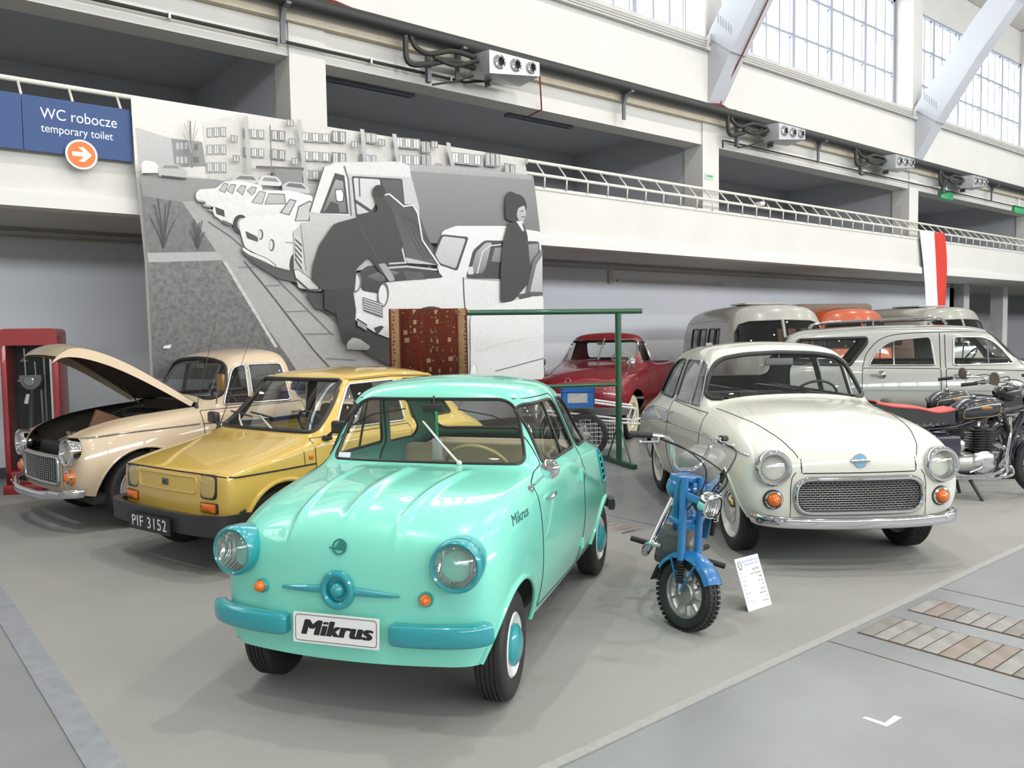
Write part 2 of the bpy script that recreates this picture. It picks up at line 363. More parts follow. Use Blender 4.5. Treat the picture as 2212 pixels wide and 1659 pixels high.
# windows between the pillars
pane_mesh = {}
def window(n, c, fine):
    x0, x1, z0, z1, Y = c+.48, c+8.06, 6.86, 9.62, 9.9
    root = MB().box((x0, Y-.02, z0), (x1, Y+.06, z0+.07)).box((x0, Y-.02, z1-.07), (x1, Y+.06, z1)).box((x0, Y-.02, z0), (x0+.09, Y+.06, z1)).box((x1-.09, Y-.02, z0), (x1, Y+.06, z1)).build('window_%d' % n, FRAMEW, smooth=False)
    root['kind'] = 'structure'
    ms = [c+2.03, c+3.55, c+5.06, c+6.57]
    for m_ in ms: MB().box((m_-.055, Y-.05, z0+.07), (m_+.055, Y+.06, z1-.07)).build('mullion', FRAMEW, root, smooth=False)
    edges = [x0+.09]+ms+[x1-.09]; zz = [z0+.07, 7.80, 8.70, z1-.07]
    for z in zz[1:3]: MB().box((x0+.09, Y-.045, z-.03), (x1-.09, Y+.05, z+.03)).build('glazing_bar', FRAMEW, root, smooth=False)
    if not fine:
        me = MB().box((x0+.1, Y+.02, z0+.08), (x1-.1, Y+.03, z1-.08)).build('pane', PANE, root, smooth=False); return
    for i in range(5):
        a, b = edges[i]+.055*(i > 0), edges[i+1]-.055*(i < 4)
        for k in (1, 2):
            x = a+(b-a)*k/3; MB().box((x-.026, Y-.04, zz[0]), (x+.026, Y+.05, zz[3])).build('glazing_bar', FRAMEW, root, smooth=False)
        for k in range(3):
            for r in range(3):
                w = (b-a)/3; h = zz[r+1]-zz[r]; key = (round(w, 3), round(h, 3))
                if key not in pane_mesh:
                    q = MB(); q.prism([(p[0], 0, p[1]) for p in rp([(0.012, .016), (w-.012, .016), (w-.012, h-.016), (.012, h-.016)], .05, 1)], (0, 0, 0), (0, .012, 0)); me = to_mesh(q.V, q.F, [PANE_BACK, PANE], False); me.polygons[0].material_index = 1; pane_mesh[key] = me
                obj('pane', pane_mesh[key], root, (a+w*k, Y+.02, zz[r]))
for n, c in enumerate(COLX[:5]): window(n+1, c, n in (1, 2, 3))
for n, c in enumerate((COLX[0]-8.06, COLX[0]-16.1, COLX[5], COLX[6])): window(n+6, c, False)
# pilasters, arch ribs
RIBW = mat('rib_white', (.56, .58, .63), rough=.8)
def rib(c):
    low = [(9.42, 5.50), (9.40, 5.72), (8.93, 6.47), (8.86, 6.55), (8.03, 7.75), (7.22, 8.78), (5.6, 10.25), (3.6, 11.6), (1.0, 12.8), (-2, 13.6), (-5, 13.9)]
    up = [(-5, 14.6), (-2, 14.3), (1.2, 13.5), (4.0, 12.25), (6.1, 10.8), (7.8, 8.98), (8.19, 8.53), (9.34, 7.02), (9.42, 6.87), (9.6, 6.7), (9.6, 5.5)]
    P = low+up; n = len(P); xa, xb = c+.02, c+.46
    m = MB(); m.add([(xa, y, z) for y, z in P]+[(xb, y, z) for y, z in P], [(i, (i+1) % n, n+(i+1) % n, n+i) for i in range(n)])
    k = len(low)
    for i in range(k-1):
        j = n-1-i; q = (i, i+1, n-2-i, n-1-i); m.add([(xa, *P[a]) for a in q], [(0, 1, 2, 3)]); m.add([(xb, *P[a]) for a in q], [(3, 2, 1, 0)])
    o = struct('trim_rib', m, RIBW)
    g = MB()
    for t in np.linspace(.12, .9, 6):  # board joints on the rib's cheek
        a = np.array((8.86, 6.75)) + t*np.array((.35, .35)); g.box((xa-.006, a[0]-.006, a[1]), (xa+.004, a[0]+.006, a[1]+.16))
    struct('rib_board_joint', g, mat('joint_grey', (.35, .36, .38), rough=.9), o)
    struct('rib_shoe', MB().obox((xa+.22, 9.14, 6.70), (1, 0, 0), (0, .80, .60), (0, -.60, .80), (.235, .33, .02)), RIBW, o)
    struct('trim_pilaster', MB().box((c+.0, 9.45, 5.5), (c+.48, 9.96, 10.6)), WALLW)
for c in COLX: rib(c)
# roof, far walls
R = [(10.2, 10.5), (8, 11.4), (5, 13.0), (1, 14.3), (-5, 15.2), (-11, 14.3), (-15, 13.0), (-18, 11.4), (-20, 10.5)]
m = MB(); n = len(R); m.add([(-26, y, z) for y, z in R]+[(62, y, z) for y, z in R], [(i, i+1, n+i+1, n+i) for i in range(n-1)])
struct('ceiling', m, mat('roof_boarding', (.60, .57, .52), rough=.9))
struct('wall_front', MB().box((-26, -20.3, 0), (62, -20, 6.9)).box((-26, -20.3, 9.6), (62, -20, 10.7)), WALLW)
struct('wall_left', MB().box((-26.3, -20, 0), (-26, 13, 15.3)), WALLW)
struct('wall_right', MB().box((62, -20, 0), (62.3, 14.6, 15.3)), WALLW)
for n, x in enumerate(range(-24, 60, 8)):
    o = MB().box((x, -20.1, 6.9), (x+7.5, -20.05, 9.6)).build('window_%d' % (n+12), PANE2, smooth=False); o['kind'] = 'structure'
    for k in range(1, 5): MB().box((x+1.5*k-.06, -20.04, 6.9), (x+1.5*k+.06, -19.98, 9.6)).build('mullion', FRAMEW, o, smooth=False)
# hall lamps
mat('lamp_glow', (1, 1, 1), emit=(1, .96, .88), es=60.0).cycles.emission_sampling = 'NONE'
lampm = None
for k, (x, y) in enumerate(HALL_LAMPS):
    z = 10.6 if y > 4 else 11.4
    t = thing('hall_lamp', 'round high bay lamp hanging from the hall roof out of view', 'lamp', (x, y, z), group='high bay hall lamps')
    if lampm is None:
        a = MB().lathe([(.08, .42), (.14, .40), (.16, .2), (.30, .0), (.285, .0), (.15, .18), (.001, .19)], (0, 0, 0), (0, 0, 1), 24)
        lampm = (to_mesh(a.V, a.F, STEEL), to_mesh(*(lambda q: (q.V, q.F))(MB().lathe([(.001, .012), (.27, .012)], (0, 0, 0), (0, 0, 1), 24)), mat('lamp_glow', (1, 1, 1), emit=(1, .96, .88), es=60.0)), to_mesh(*(lambda q: (q.V, q.F))(MB().cyl((0, 0, .4), (0, 0, 3.2), .012, 6)), STEEL))
    obj('shade', lampm[0], t); obj('bulb', lampm[1], t); obj('hanger', lampm[2], t)
    hall_light(x, y, z-.03).parent = None
# ------------------------------------------------------------------ railing, pipes, ventilation, signs
RAILW = mat('rail_cream', (.80, .78, .70), rough=.4, coat=.3)
rl = thing('railing', 'cream painted steel railing along the balcony edge', 'railing', (0, 9.2, 3.75))
def rel(p): return (p[0], p[1]-9.2, p[2]-3.75)
MB().cyl(rel((-20, 9.16, 3.93)), rel((50, 9.16, 3.93)), .024, 10).build('mid_rail', RAILW, rl)
MB().cyl(rel((-20, 9.36, 4.16)), rel((50, 9.36, 4.16)), .026, 10).build('top_rail', RAILW, rl)
q = MB(); q.tube([rel((0, 9.27, 3.75)), rel((0, 9.16, 3.93))] if False else [rel((0, 9.17, 3.75)), rel((0, 9.16, 3.93)), rel((0, 9.36, 4.16))], .014, 6); pm_ = to_mesh(q.V, q.F, RAILW)
for k in range(-24, 100): obj('post', pm_, rl, (8.22+.4475*k, 0, 0))
# the long black pipe with brackets
pp = thing('heating_pipe', 'thick black insulated pipe along the upper wall above the gallery', 'pipe', (0, 9.295, 5.58))
MB().cyl((-24, 0, 0), (60, 0, 0), .092, 14).build('insulation', PIPEB, pp)
MB().box((-24, .02, .07), (60, .075, .085)).build('mesh_tray', mat('tray_grey', (.45, .45, .44), rough=.6), pp)
BR = mat('bracket_grey', (.13, .14, .15), rough=.5, metal=.4)
for px, py in ((608, 50), (985, 130), (1345, 222), (1765, 325), (2140, 400), (1300, 210)):
    if px == 1300: continue
    X = on_y(px, py, 9.4)[0]
    m = MB(); m.prism([(X, .065, -.50), (X, .095, -.50), (X, .095, -.07), (X, -.12, -.07), (X, -.12, -.10), (X, .0, -.11), (X, .065, -.26)], (-.03, 0, 0), (.03, 0, 0)); m.build('bracket', BR, pp)
# thin black pipe on the beam
tp2 = thing('drain_pipe', 'thin black pipe clipped along the gallery beam', 'pipe', (0, 9.445, 5.13))
MB().cyl((-24, 0, 0), (7.0, 0, 0), .022, 8).build('pipe', PIPEB, tp2); MB().tube([(7.0, 0, 0), (7.25, -.1, .04), (7.35, -.2, .05)], .02, 8).build('pipe', PIPEB, tp2)
MB().tube([(12.93, 0, -.14), (12.93, 0, -.0), (13.0, 0, .0), (56, 0, -.03)], .016, 8).build('pipe', PIPEB, tp2)
for X in np.arange(-2.0, 7, 1.25): MB().box((X-.012, -.03, -.035), (X+.012, .05, .035)).build('clip', WHITEP, tp2)
# fan units
def fan_unit(x, y, z, label, s=1.0):
    t = thing('fan_unit', label, 'fan unit', (x, y, z), group='ventilation units')
    GAL = mat('galvanised_sheet', (.62, .64, .66), rough=.34, metal=.75, noise=[(14, .06, 2)])
    V = [(0, 0, 0), (.9, 0, -.0), (.9, 0, -.19), (0, 0, -.31), (-.06, .36, .01), (.84, .36, .01), (.84, .36, -.26), (-.06, .36, -.30)]
    MB().add(V, [(0, 1, 2, 3), (5, 4, 7, 6), (4, 0, 3, 7), (1, 5, 6, 2), (4, 5, 1, 0), (3, 2, 6, 7)]).build('casing', GAL, t, smooth=False)
    for k, (cx, cz) in enumerate(((.17, -.13), (.46, -.12), (.74, -.105))):
        r = .098 - .006*k; c = (cx, 0, cz)
        nz = MB().lathe([(r, 0), (r, .02), (r*.92, .03), (r*.7, .035), (r*.62, .06), (r*.5, .05), (r*.48, .0)], c, (0, -1, 0), 24).build('nozzle', CHROME, t)
        MB().lathe([(r*.5, .012), (.001, .012)], c, (0, -1, 0), 20).build('nozzle_throat', DARK, nz)
    m = MB(); m.tube(spline([(-.04, .25, -.05), (-.4, .3, -.02), (-.75, .32, -.12), (-.95, .33, -.08), (-1.0, .38, .06)], 5), .035, 8); m.tube(spline([(-.04, .28, -.18), (-.4, .33, -.14), (-.8, .34, -.26), (-1.08, .34, -.28), (-1.10, .36, .05)], 5), .038, 8)
    m.tube(spline([(-.04, .2, -.1), (-.35, .3, -.2), (-.7, .3, -.16)], 5), .03, 8); m.build('hose', PIPEB, t)
    m = MB(); m.tube([(-.05, .3, -.28), (-.30, .4, -.38), (-.60, .5, -.45)], .014, 8); m.build('drain', PIPEB, t)
    MB().box((-.72, .42, -.45), (-.66, .49, -.05)).build('bracket', BR, t, smooth=False); MB().box((.22, .28, -.36), (.26, .40, -.26)).build('bracket', BR, t, smooth=False)
    return t
for (px, py), lb in (((1057, 107), 'galvanised fan unit with three chrome nozzles nearest the camera, above the photo mural'), ((1683, 265), 'galvanised fan unit with three nozzles just right of the pillar with the green sign'),
                     ((1935, 333), 'galvanised fan unit with three nozzles at the third pillar from the left'), ((2102, 378), 'galvanised fan unit with three nozzles farthest along the black pipe')):
    p = on_y(px, py, 8.9); fan_unit(p[0], p[1], p[2], lb)
# red cables
RED = mat('red_cable', (.20, .03, .025), rough=.5)
m = MB(); p = [on_y(1166, 165, 9.3), on_y(1170, 237, 9.48), on_y(1135, 254, 10.0)]; m.tube([Vector(a) for a in p], .012, 6); tag(m.build('red_cable', RED), 'thin dark red cable dropping from the nearest fan unit to the gallery ceiling', 'cable')
c = COLX[2]+.25; m = MB(); m.tube([(c+.1, 9.36, 5.66), (c+.12, 9.35, 5.9), (c+.06, 8.86, 6.5), (c+.0, 8.0, 7.72), (c, 7.2, 8.74)], .014, 6); m.tube(spline([(c-.3, 9.32, 5.67), (c, 9.30, 5.70), (c+.3, 9.32, 5.66), (c+.5, 9.32, 5.68)], 4), .022, 6); tag(m.build('red_cable', RED), 'dark red cable climbing the arch rib at the pillar with the green sign', 'cable')
c = COLX[1]; m = MB(); m.tube([(c+.2, 9.33, 5.72), (c+.55, 9.32, 5.70), (c+.9, 9.34, 5.66)], .02, 6); tag(m.build('red_cable', RED), 'short red cable on top of the black pipe above the photo mural', 'cable')
# cables on the window sill
SILLC = mat('sill_cable', (.62, .61, .58), rough=.6)
for c in COLX[:5]:
    t = thing('sill_cables', 'painted cables along the window sill %s' % {-3.65: 'out of view on the left', 4.41: 'above the photo mural', 12.40: 'between the two arch ribs', 20.50: 'right of the second arch rib', 28.56: 'at the far right'}[c], 'cables', (c, 9.32, 6.66), group='sill cables')
    for k in range(4): MB().tube([(.7, 0, -.03+.045*k), (7.7, 0, -.03+.045*k), (7.85, -.02, -.02+.045*k), (7.95, -.02, .12+.04*k), (8.06, .05, .18+.03*k)], .011, 6).build('cable', SILLC, t)
# gallery lamps, green signs
TUBE = mat('tube_lamp_body', (.20, .21, .25), rough=.4)
for (px, py), lb in (((800, 190), 'unlit fluorescent lamp under the gallery ceiling left of the nearest fan unit'), ((1165, 262), 'unlit fluorescent lamp under the gallery ceiling below the nearest fan unit')):
    v = pray(px, py); q = np.array([0, 0, CAMH])+v*((5.36-CAMH)/v[2]); t = thing('tube_lamp', lb, 'lamp', (q[0], q[1], 5.38))
    MB().box((-.75, -.08, -.05), (.75, .08, 0), .01).build('housing', TUBE, t); MB().cyl((-.7, 0, -.07), (.7, 0, -.07), .02, 10).build('tube', mat('tube_glass', (.5, .52, .58), rough=.25), t)
GRN = mat('exit_green', (.02, .33, .10), rough=.4, emit=(.02, .5, .14), es=.35)
for (px, py), lb in (((2047, 420), 'green emergency sign under the beam right of the third fan unit'), ((2203, 452), 'green emergency sign under the beam at the right edge')):
    p = on_y(px, py, 9.44); t = thing('exit_sign', lb, 'sign', tuple(p), group='green emergency signs')
    MB().box((-.36, 0, -.13), (.36, .06, .10), .02).build('lamp_case', GRN, t); MB().cyl((0, .03, .1), (0, .03, .40), .012, 6).build('hanger', STEEL, t)
p = on_y(1533, 381, 9.49); t = thing('exit_plate', 'small green and white arrow plate on the pillar', 'sign', (p[0], 9.5, p[2]))
MB().box((-.13, -.012, -.055), (.13, 0, .055)).build('plate', mat('plate_pale', (.62, .70, .60), rough=.5), t, smooth=False)
MB().box((-.10, -.016, -.022), (.09, -.011, .022)).build('arrow_bar', mat('plate_green', (.10, .42, .20), rough=.5), t, smooth=False)
p = on_y(1647, 442, 9.12); t = thing('security_camera', 'small white camera with dark lens on the balcony railing', 'camera', tuple(p))
MB().cyl((-.12, 0, 0), (.02, 0, .02), .045, 14).build('housing', WHITEP, t); MB().cyl((.02, 0, .02), (.09, 0, .03), .047, 14).build('lens_hood', BLACKP, t); MB().tube([(-.05, .04, 0), (-.1, .04, -.05), (-.2, .03, -.02), (-.15, .03, .03)], .01, 6).build('lead', WHITEP, t)
# blue direction sign
BLUE = mat('sign_blue', (.008, .05, .185), rough=.45); WSG = mat('sign_white', (.85, .86, .88), rough=.5)
sg = thing('direction_sign', 'dark blue sign panel reading WC robocze temporary toilet', 'sign', (1.98, 9.12, 3.70))
for a, b, nm in ((-2.6, -.492, 'panel'), (-.486, .492, 'panel')): MB().box((a, -.012, -.262), (b, .01, .262)).build(nm, BLUE, sg, smooth=False)
Rt, Up = (1, 0, .0), (0, 0, 1)
text_on('lettering', 'WC robocze', .150, WSG, sg, (-.335, -.0135, .105), Rt, Up, depth=.0006, align='LEFT', sx=.86)
text_on('lettering', 'temporary toilet', .112, WSG, sg, (-.335, -.0135, -.035), Rt, Up, depth=.0006, align='LEFT', sx=.86)
ds = thing('arrow_disc', 'round orange disc with white arrow below the blue sign', 'sign', (1.985, 9.07, 3.445))
MB().lathe([(.145, -.02), (.145, .0), (.001, .0)], (0, 0, 0), (0, -1, 0), 40).build('disc_rim', WSG, ds)
MB().lathe([(.125, .0), (.125, .004), (.001, .004)], (0, 0, 0), (0, -1, 0), 40).build('disc_face', mat('sign_orange', (.80, .17, .02), rough=.45), ds)
A = [(-.085, .022), (.02, .022), (-.03, .068), (.02, .068+.004), (.092, 0), (.02, -.072), (-.03, -.068), (.02, -.022), (-.085, -.022)]
MB().prism([(x, -.004, z) for x, z in A], (0, 0, 0), (0, -.003, 0)).build('arrow', WSG, ds, smooth=False)
# flag
fl = thing('flag', 'white and red flag hanging from the balcony railing', 'flag', (20.95, 9.1, 3.94))
def cloth(x0, x1, mt):
    V = []; F = []; nx, nz = 6, 16
    for j in range(nz+1):
        for i in range(nx+1):
            u = x0+(x1-x0)*i/nx; t = j/nz
            V.append((u*(1-.06*t)+.22*t+.05*math.sin(4*t), .03*math.sin(u*7+t*3)-.02*t, -1.82*t))
    for j in range(nz):
        for i in range(nx): a = j*(nx+1)+i; F.append((a, a+1, a+nx+2, a+nx+1))
    b = len(V); V2 = V+[(x, y+.004, z) for x, y, z in V]; F2 = F+[tuple(q+b for q in f[::-1]) for f in F]
    return MB().add(V2, F2)
cloth(-.70, .05, 0).build('white_half', mat('flag_white', (.80, .80, .80), rough=.8), fl); cloth(.05, .56, 0).build('red_half', mat('flag_red', (.60, .03, .015), rough=.7), fl)
# ------------------------------------------------------------------ car bodies
class Shell:
    def __init__(s, V, N, F): s.V = np.array(V, float).reshape(-1, 3); s.N = np.array(N, float).reshape(-1, 3); s.F = F
    def bvh(s): return BVHTree.FromPolygons([tuple(v) for v in s.V], s.F)
    def build(s, name, material, parent, off=0.0, flip=False):
        used = sorted({i for f in s.F for i in f}); mp = {a: b for b, a in enumerate(used)}
        V = s.V[used]+s.N[used]*off; N = s.N[used]; F = [tuple(mp[i] for i in f) for f in s.F]
        if flip: F = [f[::-1] for f in F]; N = -N
        return obj(name, to_mesh(V, F, material, True, normals=N, name=name), parent)
    def part(s, keep): return Shell(s.V, s.N, [f for f in s.F if keep(s.V[list(f)].mean(0))])
    def moved(s, fn, rot=None):
        V = np.array([fn(v) for v in s.V]); N = s.N if rot is None else s.N@rot.T
        return Shell(V, N, s.F)
def cage(st, S, bowF=.0, bowR=.0, rowF=None, rowR=None, crease=(), level=3, disp=None, bulgeF=0.0, bulgeR=0.0):
    """Box lattice wrapped round a car, subdivided. st: [(x, [(y,z[,dx])...])] from nose to tail;
    points run from the sill up the side to the shoulder (index S) and on to the centre line."""
    n = len(st[0][1]); J = n-1-S; V = []; idx = {}; st = [(x, [tuple(p) for p in P]) for x, P in st]
    for ends, bow, rows, sg in ((range(0, 3), bowF, rowF, 1), (range(len(st)-1, len(st)-4, -1), bowR, rowR, -1)):
        for q, i in enumerate(ends):
            x, P = st[i]; ys = P[S][0]; fade = (1.0, .75, .3)[q]; rm = rows[S] if rows else 1.0
            st[i] = (x, [p if k <= S else (p[0], p[1], (p[2] if len(p) > 2 else 0.0)+sg*bow*rm*fade*(1-(p[0]/ys)**2)) for k, p in enumerate(P)])
    def add(p): V.append(p); return len(V)-1
    for i, (x, P) in enumerate(st):
        for k, p in enumerate(P):
            dx = p[2] if len(p) > 2 else 0.0
            idx[i, k, 1] = add((x+dx, p[0], p[1]))
            idx[i, k, -1] = idx[i, k, 1] if p[0] == 0 else add((x+dx, -p[0], p[1]))
    F = []
    for i in range(len(st)-1):
        for k in range(n-1):
            for s in (1, -1): F.append((idx[i, k, s], idx[i, k+1, s], idx[i+1, k+1, s], idx[i+1, k, s]))
    def cap(i, bow, rows, bulge):
        x, P = st[i]; sg = 1 if i == 0 else -1; ys = P[S][0]
        g = {}
        for k in range(S+1):
            for j in range(J+1):
                for s in (1, -1):
                    if j == 0: g[k, 0, s] = idx[i, k, s]; continue
                    if k == S: g[k, j, s] = idx[i, S+j, s]; continue
                    fr = P[S+j][0]/ys; t = k/S
                    if j == J and s == -1: g[k, j, s] = g[k, j, 1]; continue
                    rm = rows[k] if rows else 1.0
                    pd = P[k][2] if len(P[k]) > 2 else 0
                    pt = (P[S+j][2] if len(P[S+j]) > 2 else 0)
                    xx = x+pd*(1-0)*1+sg*bow*rm*(1-fr*fr)
                    g[k, j, s] = add((xx, s*P[k][0]*fr, P[k][1]+(P[S+j][1]-P[S][1])*t*t))
        for k in range(S):
            for j in range(J):
                for s in (1, -1): F.append((g[k, j, s], g[k+1, j, s], g[k+1, j+1, s], g[k, j+1, s]))
    cap(0, bowF, rowF, bulgeF); cap(len(st)-1, bowR, rowR, bulgeR)
    me = bpy.data.meshes.new('cage'); me.from_pydata(V, [], F)
    bm = bmesh.new(); bm.from_mesh(me); bmesh.ops.recalc_face_normals(bm, faces=bm.faces[:])
    # outward check
    bm.faces.ensure_lookup_table(); c = sum((f.calc_center_median() for f in bm.faces), Vector())/len(bm.faces)
    if sum((f.calc_center_median()-c).dot(f.normal)*f.calc_area() for f in bm.faces) < 0: bmesh.ops.reverse_faces(bm, faces=bm.faces[:])
    if crease:
        cl = bm.edges.layers.float.get('crease_edge') or bm.edges.layers.float.new('crease_edge'); bm.verts.ensure_lookup_table()
        for kind, a, val, lo, hi in crease:
            rng = range(lo, hi)
            for q in rng:
                for s in (1, -1):
                    u, w = (idx[q, a, s], idx[q+1, a, s]) if kind == 'col' else (idx[a, q, s], idx[a, q+1, s])
                    e = bm.edges.get((bm.verts[u], bm.verts[w]))
                    if e: e[cl] = val
    bm.to_mesh(me); bm.free()
    o = bpy.data.objects.new('cage', me); md = o.modifiers.new('s', 'SUBSURF'); md.levels = level; md.render_levels = level
    ev = evaluated(o); bpy.data.meshes.remove(me)
    if disp:
        nv = len(ev.vertices); co = np.zeros(nv*3); ev.vertices.foreach_get('co', co); co = co.reshape(-1, 3)
        no = np.zeros(nv*3); ev.vertex_normals.foreach_get('vector', no); no = no.reshape(-1, 3)
        co = co+no*disp(co, no)[:, None]; ev.vertices.foreach_set('co', co.ravel()); ev.update()
    nv = len(ev.vertices); co = np.zeros(nv*3); ev.vertices.foreach_get('co', co); no = np.zeros(nv*3); ev.vertex_normals.foreach_get('vector', no)
    F = [tuple(p.vertices) for p in ev.polygons]; bpy.data.meshes.remove(ev)
    return Shell(co.reshape(-1, 3), no.reshape(-1, 3), F)
def cut(sh, poly, ax, sel):
    """split a shell by a convex outline seen along one axis; returns (outside, inside)"""
    Q = np.array(poly, float)
    if sum(Q[i-1][0]*Q[i][1]-Q[i][0]*Q[i-1][1] for i in range(len(Q))) < 0: Q = Q[::-1]
    n = len(Q); A = Q; B = np.roll(Q, -1, 0); nx = -(B-A)[:, 1]; ny = (B-A)[:, 0]  # inside: positive
    ln = np.hypot(nx, ny); ok = ln > 1e-9; A, nx, ny, ln = A[ok], nx[ok], ny[ok], ln[ok]; nx = nx/ln; ny = ny/ln; n = len(A)
    P2 = sh.V[:, list(ax)]; lo = Q.min(0); hi = Q.max(0)
    cnt = np.array([len(f) for f in sh.F]); flat = np.fromiter((i for f in sh.F for i in f), int, cnt.sum()); offs = np.concatenate([[0], np.cumsum(cnt)[:-1]])
    q = P2[flat]; mx = np.maximum.reduceat(q, offs); mn = np.minimum.reduceat(q, offs)
    near = ~((mx < lo).any(1) | (mn > hi).any(1))
    cen = np.add.reduceat(sh.V[flat], offs)/cnt[:, None]; nrm = np.add.reduceat(sh.N[flat], offs)/cnt[:, None]
    V = sh.V.tolist(); N = sh.N.tolist(); D = {}; out = [f for f, k in zip(sh.F, near) if not k]; ins = []; cache = {}
    def dist(i):
        d = D.get(i)
        if d is None: d = D[i] = (V[i][ax[0]]-A[:, 0])*nx+(V[i][ax[1]]-A[:, 1])*ny
        return d
    for fi in np.nonzero(near)[0]:
        f = sh.F[fi]; ids = list(f)
        if not sel(cen[fi], nrm[fi]): out.append(f); continue
        d = np.array([dist(i) for i in ids])
        if (d.max(0) <= 1e-7).any(): out.append(f); continue
        if (d.min() >= 0): ins.append(f); continue
        cur = ids
        for e in range(n):
            dd = [dist(i)[e] for i in cur]
            if min(dd) >= -1e-7: continue
            if max(dd) <= 1e-7: out.append(tuple(cur)); cur = []; break
            a, b = [], []
            for i in range(len(cur)):
                p, r = cur[i], cur[(i+1) % len(cur)]; dp, dr = dd[i], dd[(i+1) % len(cur)]
                (a if dp >= 0 else b).append(p)
                if (dp >= 0) != (dr >= 0):
                    key = (min(p, r), max(p, r), e)
                    if key not in cache:
                        t = dp/(dp-dr); pv = np.array(V[p]); rv = np.array(V[r]); V.append(list(pv+(rv-pv)*t))
                        nv = np.array(N[p])*(1-t)+np.array(N[r])*t; N.append(list(nv/np.linalg.norm(nv)))
                        cache[key] = len(V)-1; D[len(V)-1] = dist(p)*(1-t)+dist(r)*t
                    k = cache[key]; a.append(k); b.append(k)
            if len(b) > 2: out.append(tuple(b))
            cur = a
            if len(cur) < 3: cur = []; break
        if len(cur) > 2: ins.append(tuple(cur))
    return Shell(V, N, out), Shell(V, N, ins)
def proj(bvh, p, axis, sgn, far=6.0):
    """drop a 2D point on the body along an axis ('x','y','z') coming from the sgn side"""
    if axis == 'y': o, d = Vector((p[0], sgn*far, p[1])), Vector((0, -sgn, 0))
    elif axis == 'x': o, d = Vector((sgn*far, p[0], p[1])), Vector((-sgn, 0, 0))  # far = start distance
    else: o, d = Vector((p[0], p[1], far)), Vector((0, 0, -1))
    h = bvh.ray_cast(o, d)
    return (h[0], h[1]) if h[0] is not None else (None, None)
def line_on(bvh, pts, axis, sgn, off=0.0, step=.03, closed=False, far=6.0):
    out = []
    for p in dense(pts, step, closed):
        h, n = proj(bvh, p, axis, sgn, far)
        if h is not None:
            if n.dot(Vector((sgn if axis == 'x' else 0, sgn if axis == 'y' else 0, 1 if axis == 'z' else 0))) < 0: n = -n
            out.append(h+n*off)
    return out
def strip(name, bvh, pts, axis, sgn, r, material, parent, off=0.0, closed=False, step=.03, n=8, flat=None):
    L = line_on(bvh, pts, axis, sgn, off, step, closed)
    if len(L) < 2: return None
    return MB().tube(L, r, n, closed=closed, flat=flat).build(name, material, parent)
def wheel(name, parent, loc, side, R, w, rimR, tyre=RUBBER, rim=WHITEP, cap=CHROME, capR=.09, style='cap', turn=0.0, grooves=5, white=None, bulge=.02):
    """wheel with its axis along y; side=+1 outer face to +y"""
    s = side; h = w/2
    prof = [(rimR, -h*.8), (rimR+.012, -h*.92), (R-.035, -h), (R-.012, -h*.86)]
    for g in range(grooves):
        a = -h*.72+1.44*h*g/grooves; b = -h*.72+1.44*h*(g+1)/grooves; m = (b-a)
        prof += [(R, a+m*.12), (R, b-m*.3), (R-.007, b-m*.28), (R-.007, b)]
    prof += [(R-.012, h*.86), (R-.035, h), (rimR+.012, h*.92), (rimR, h*.8)]
    t = MB().lathe(prof, (0, 0, 0), (0, s, 0), 44).build(name, tyre, parent, loc, (0, 0, turn), angle=50)
    e = h*.8
    rm = MB(); rm.lathe([(rimR+.004, e+.004), (rimR-.004, e+.01), (rimR-.014, e-.004), (rimR-.03, e-.025), (rimR*.62, e-.012), (rimR*.45, e+.002), (.001, e+.004)], (0, 0, 0), (0, s, 0), 40)
    rm.lathe([(rimR, -e), (rimR-.03, -e+.03), (.001, -e+.03)], (0, 0, 0), (0, s, 0), 32)
    rm.build('rim', rim, t)
    if white: MB().lathe([(rimR+.004, h*.93+.003), (R-.042, h+.006), (R-.036, h+.002)], (0, 0, 0), (0, s, 0), 44).build('whitewall_band', white, t)
    MB().lathe([(capR, e), (capR*.98, e+bulge*.5), (capR*.8, e+bulge), (capR*.45, e+bulge*1.35), (.001, e+bulge*1.45)], (0, 0, 0), (0, s, 0), 32).build('hubcap', cap, t)
    return t
def well(parent, x, y, side, R, w=.22):
    """dark wheel housing behind an arch"""
    m = MB(); s = side; pts = [(x-R, max(.30, R*.6))]+[(x-R*math.cos(math.pi*k/16), max(.30, R*.6)+(R*1.5-max(.30, R*.6))*math.sin(math.pi*k/16)) for k in range(17)]+[(x+R, max(.30, R*.6))]
    yo, yi = y-s*.035, y-s*w; n = len(pts)
    m.add([(p[0], yo, p[1]) for p in pts]+[(p[0], yi, p[1]) for p in pts], [(k, k+1, n+k+1, n+k) for k in range(n-1)]+[tuple(range(n, 2*n))])
    return m.build('wheel_housing', DARK, parent)
def headlamp(parent, c, d, R, ring_mat, name='headlamp', depth=.05, lensR=.8, ring=None, visor=0.0):
    """round headlamp at c looking along d: rim (part) > reflector, lens"""
    m = MB(); prof = ring or [(R*.86, -depth), (R*1.0, -depth*.6), (R*1.02, 0), (R*.99, depth*.35), (R*.92, depth*.55), (R*lensR, depth*.38), (R*lensR*.98, depth*.2)]
    m.lathe(prof, c, d, 40); o = m.build(name, ring_mat, parent)
    MB().lathe([(R*lensR, depth*.2), (R*lensR*.8, -depth*.5), (R*lensR*.4, -depth*.95), (.001, -depth)], c, d, 32).build('reflector', REFLECT, o)
    MB().lathe([(R*lensR, depth*.25), (R*lensR*.85, depth*.5), (R*lensR*.5, depth*.72), (.001, depth*.8)], c, d, 32).build('lens', LENS, o)
    return o
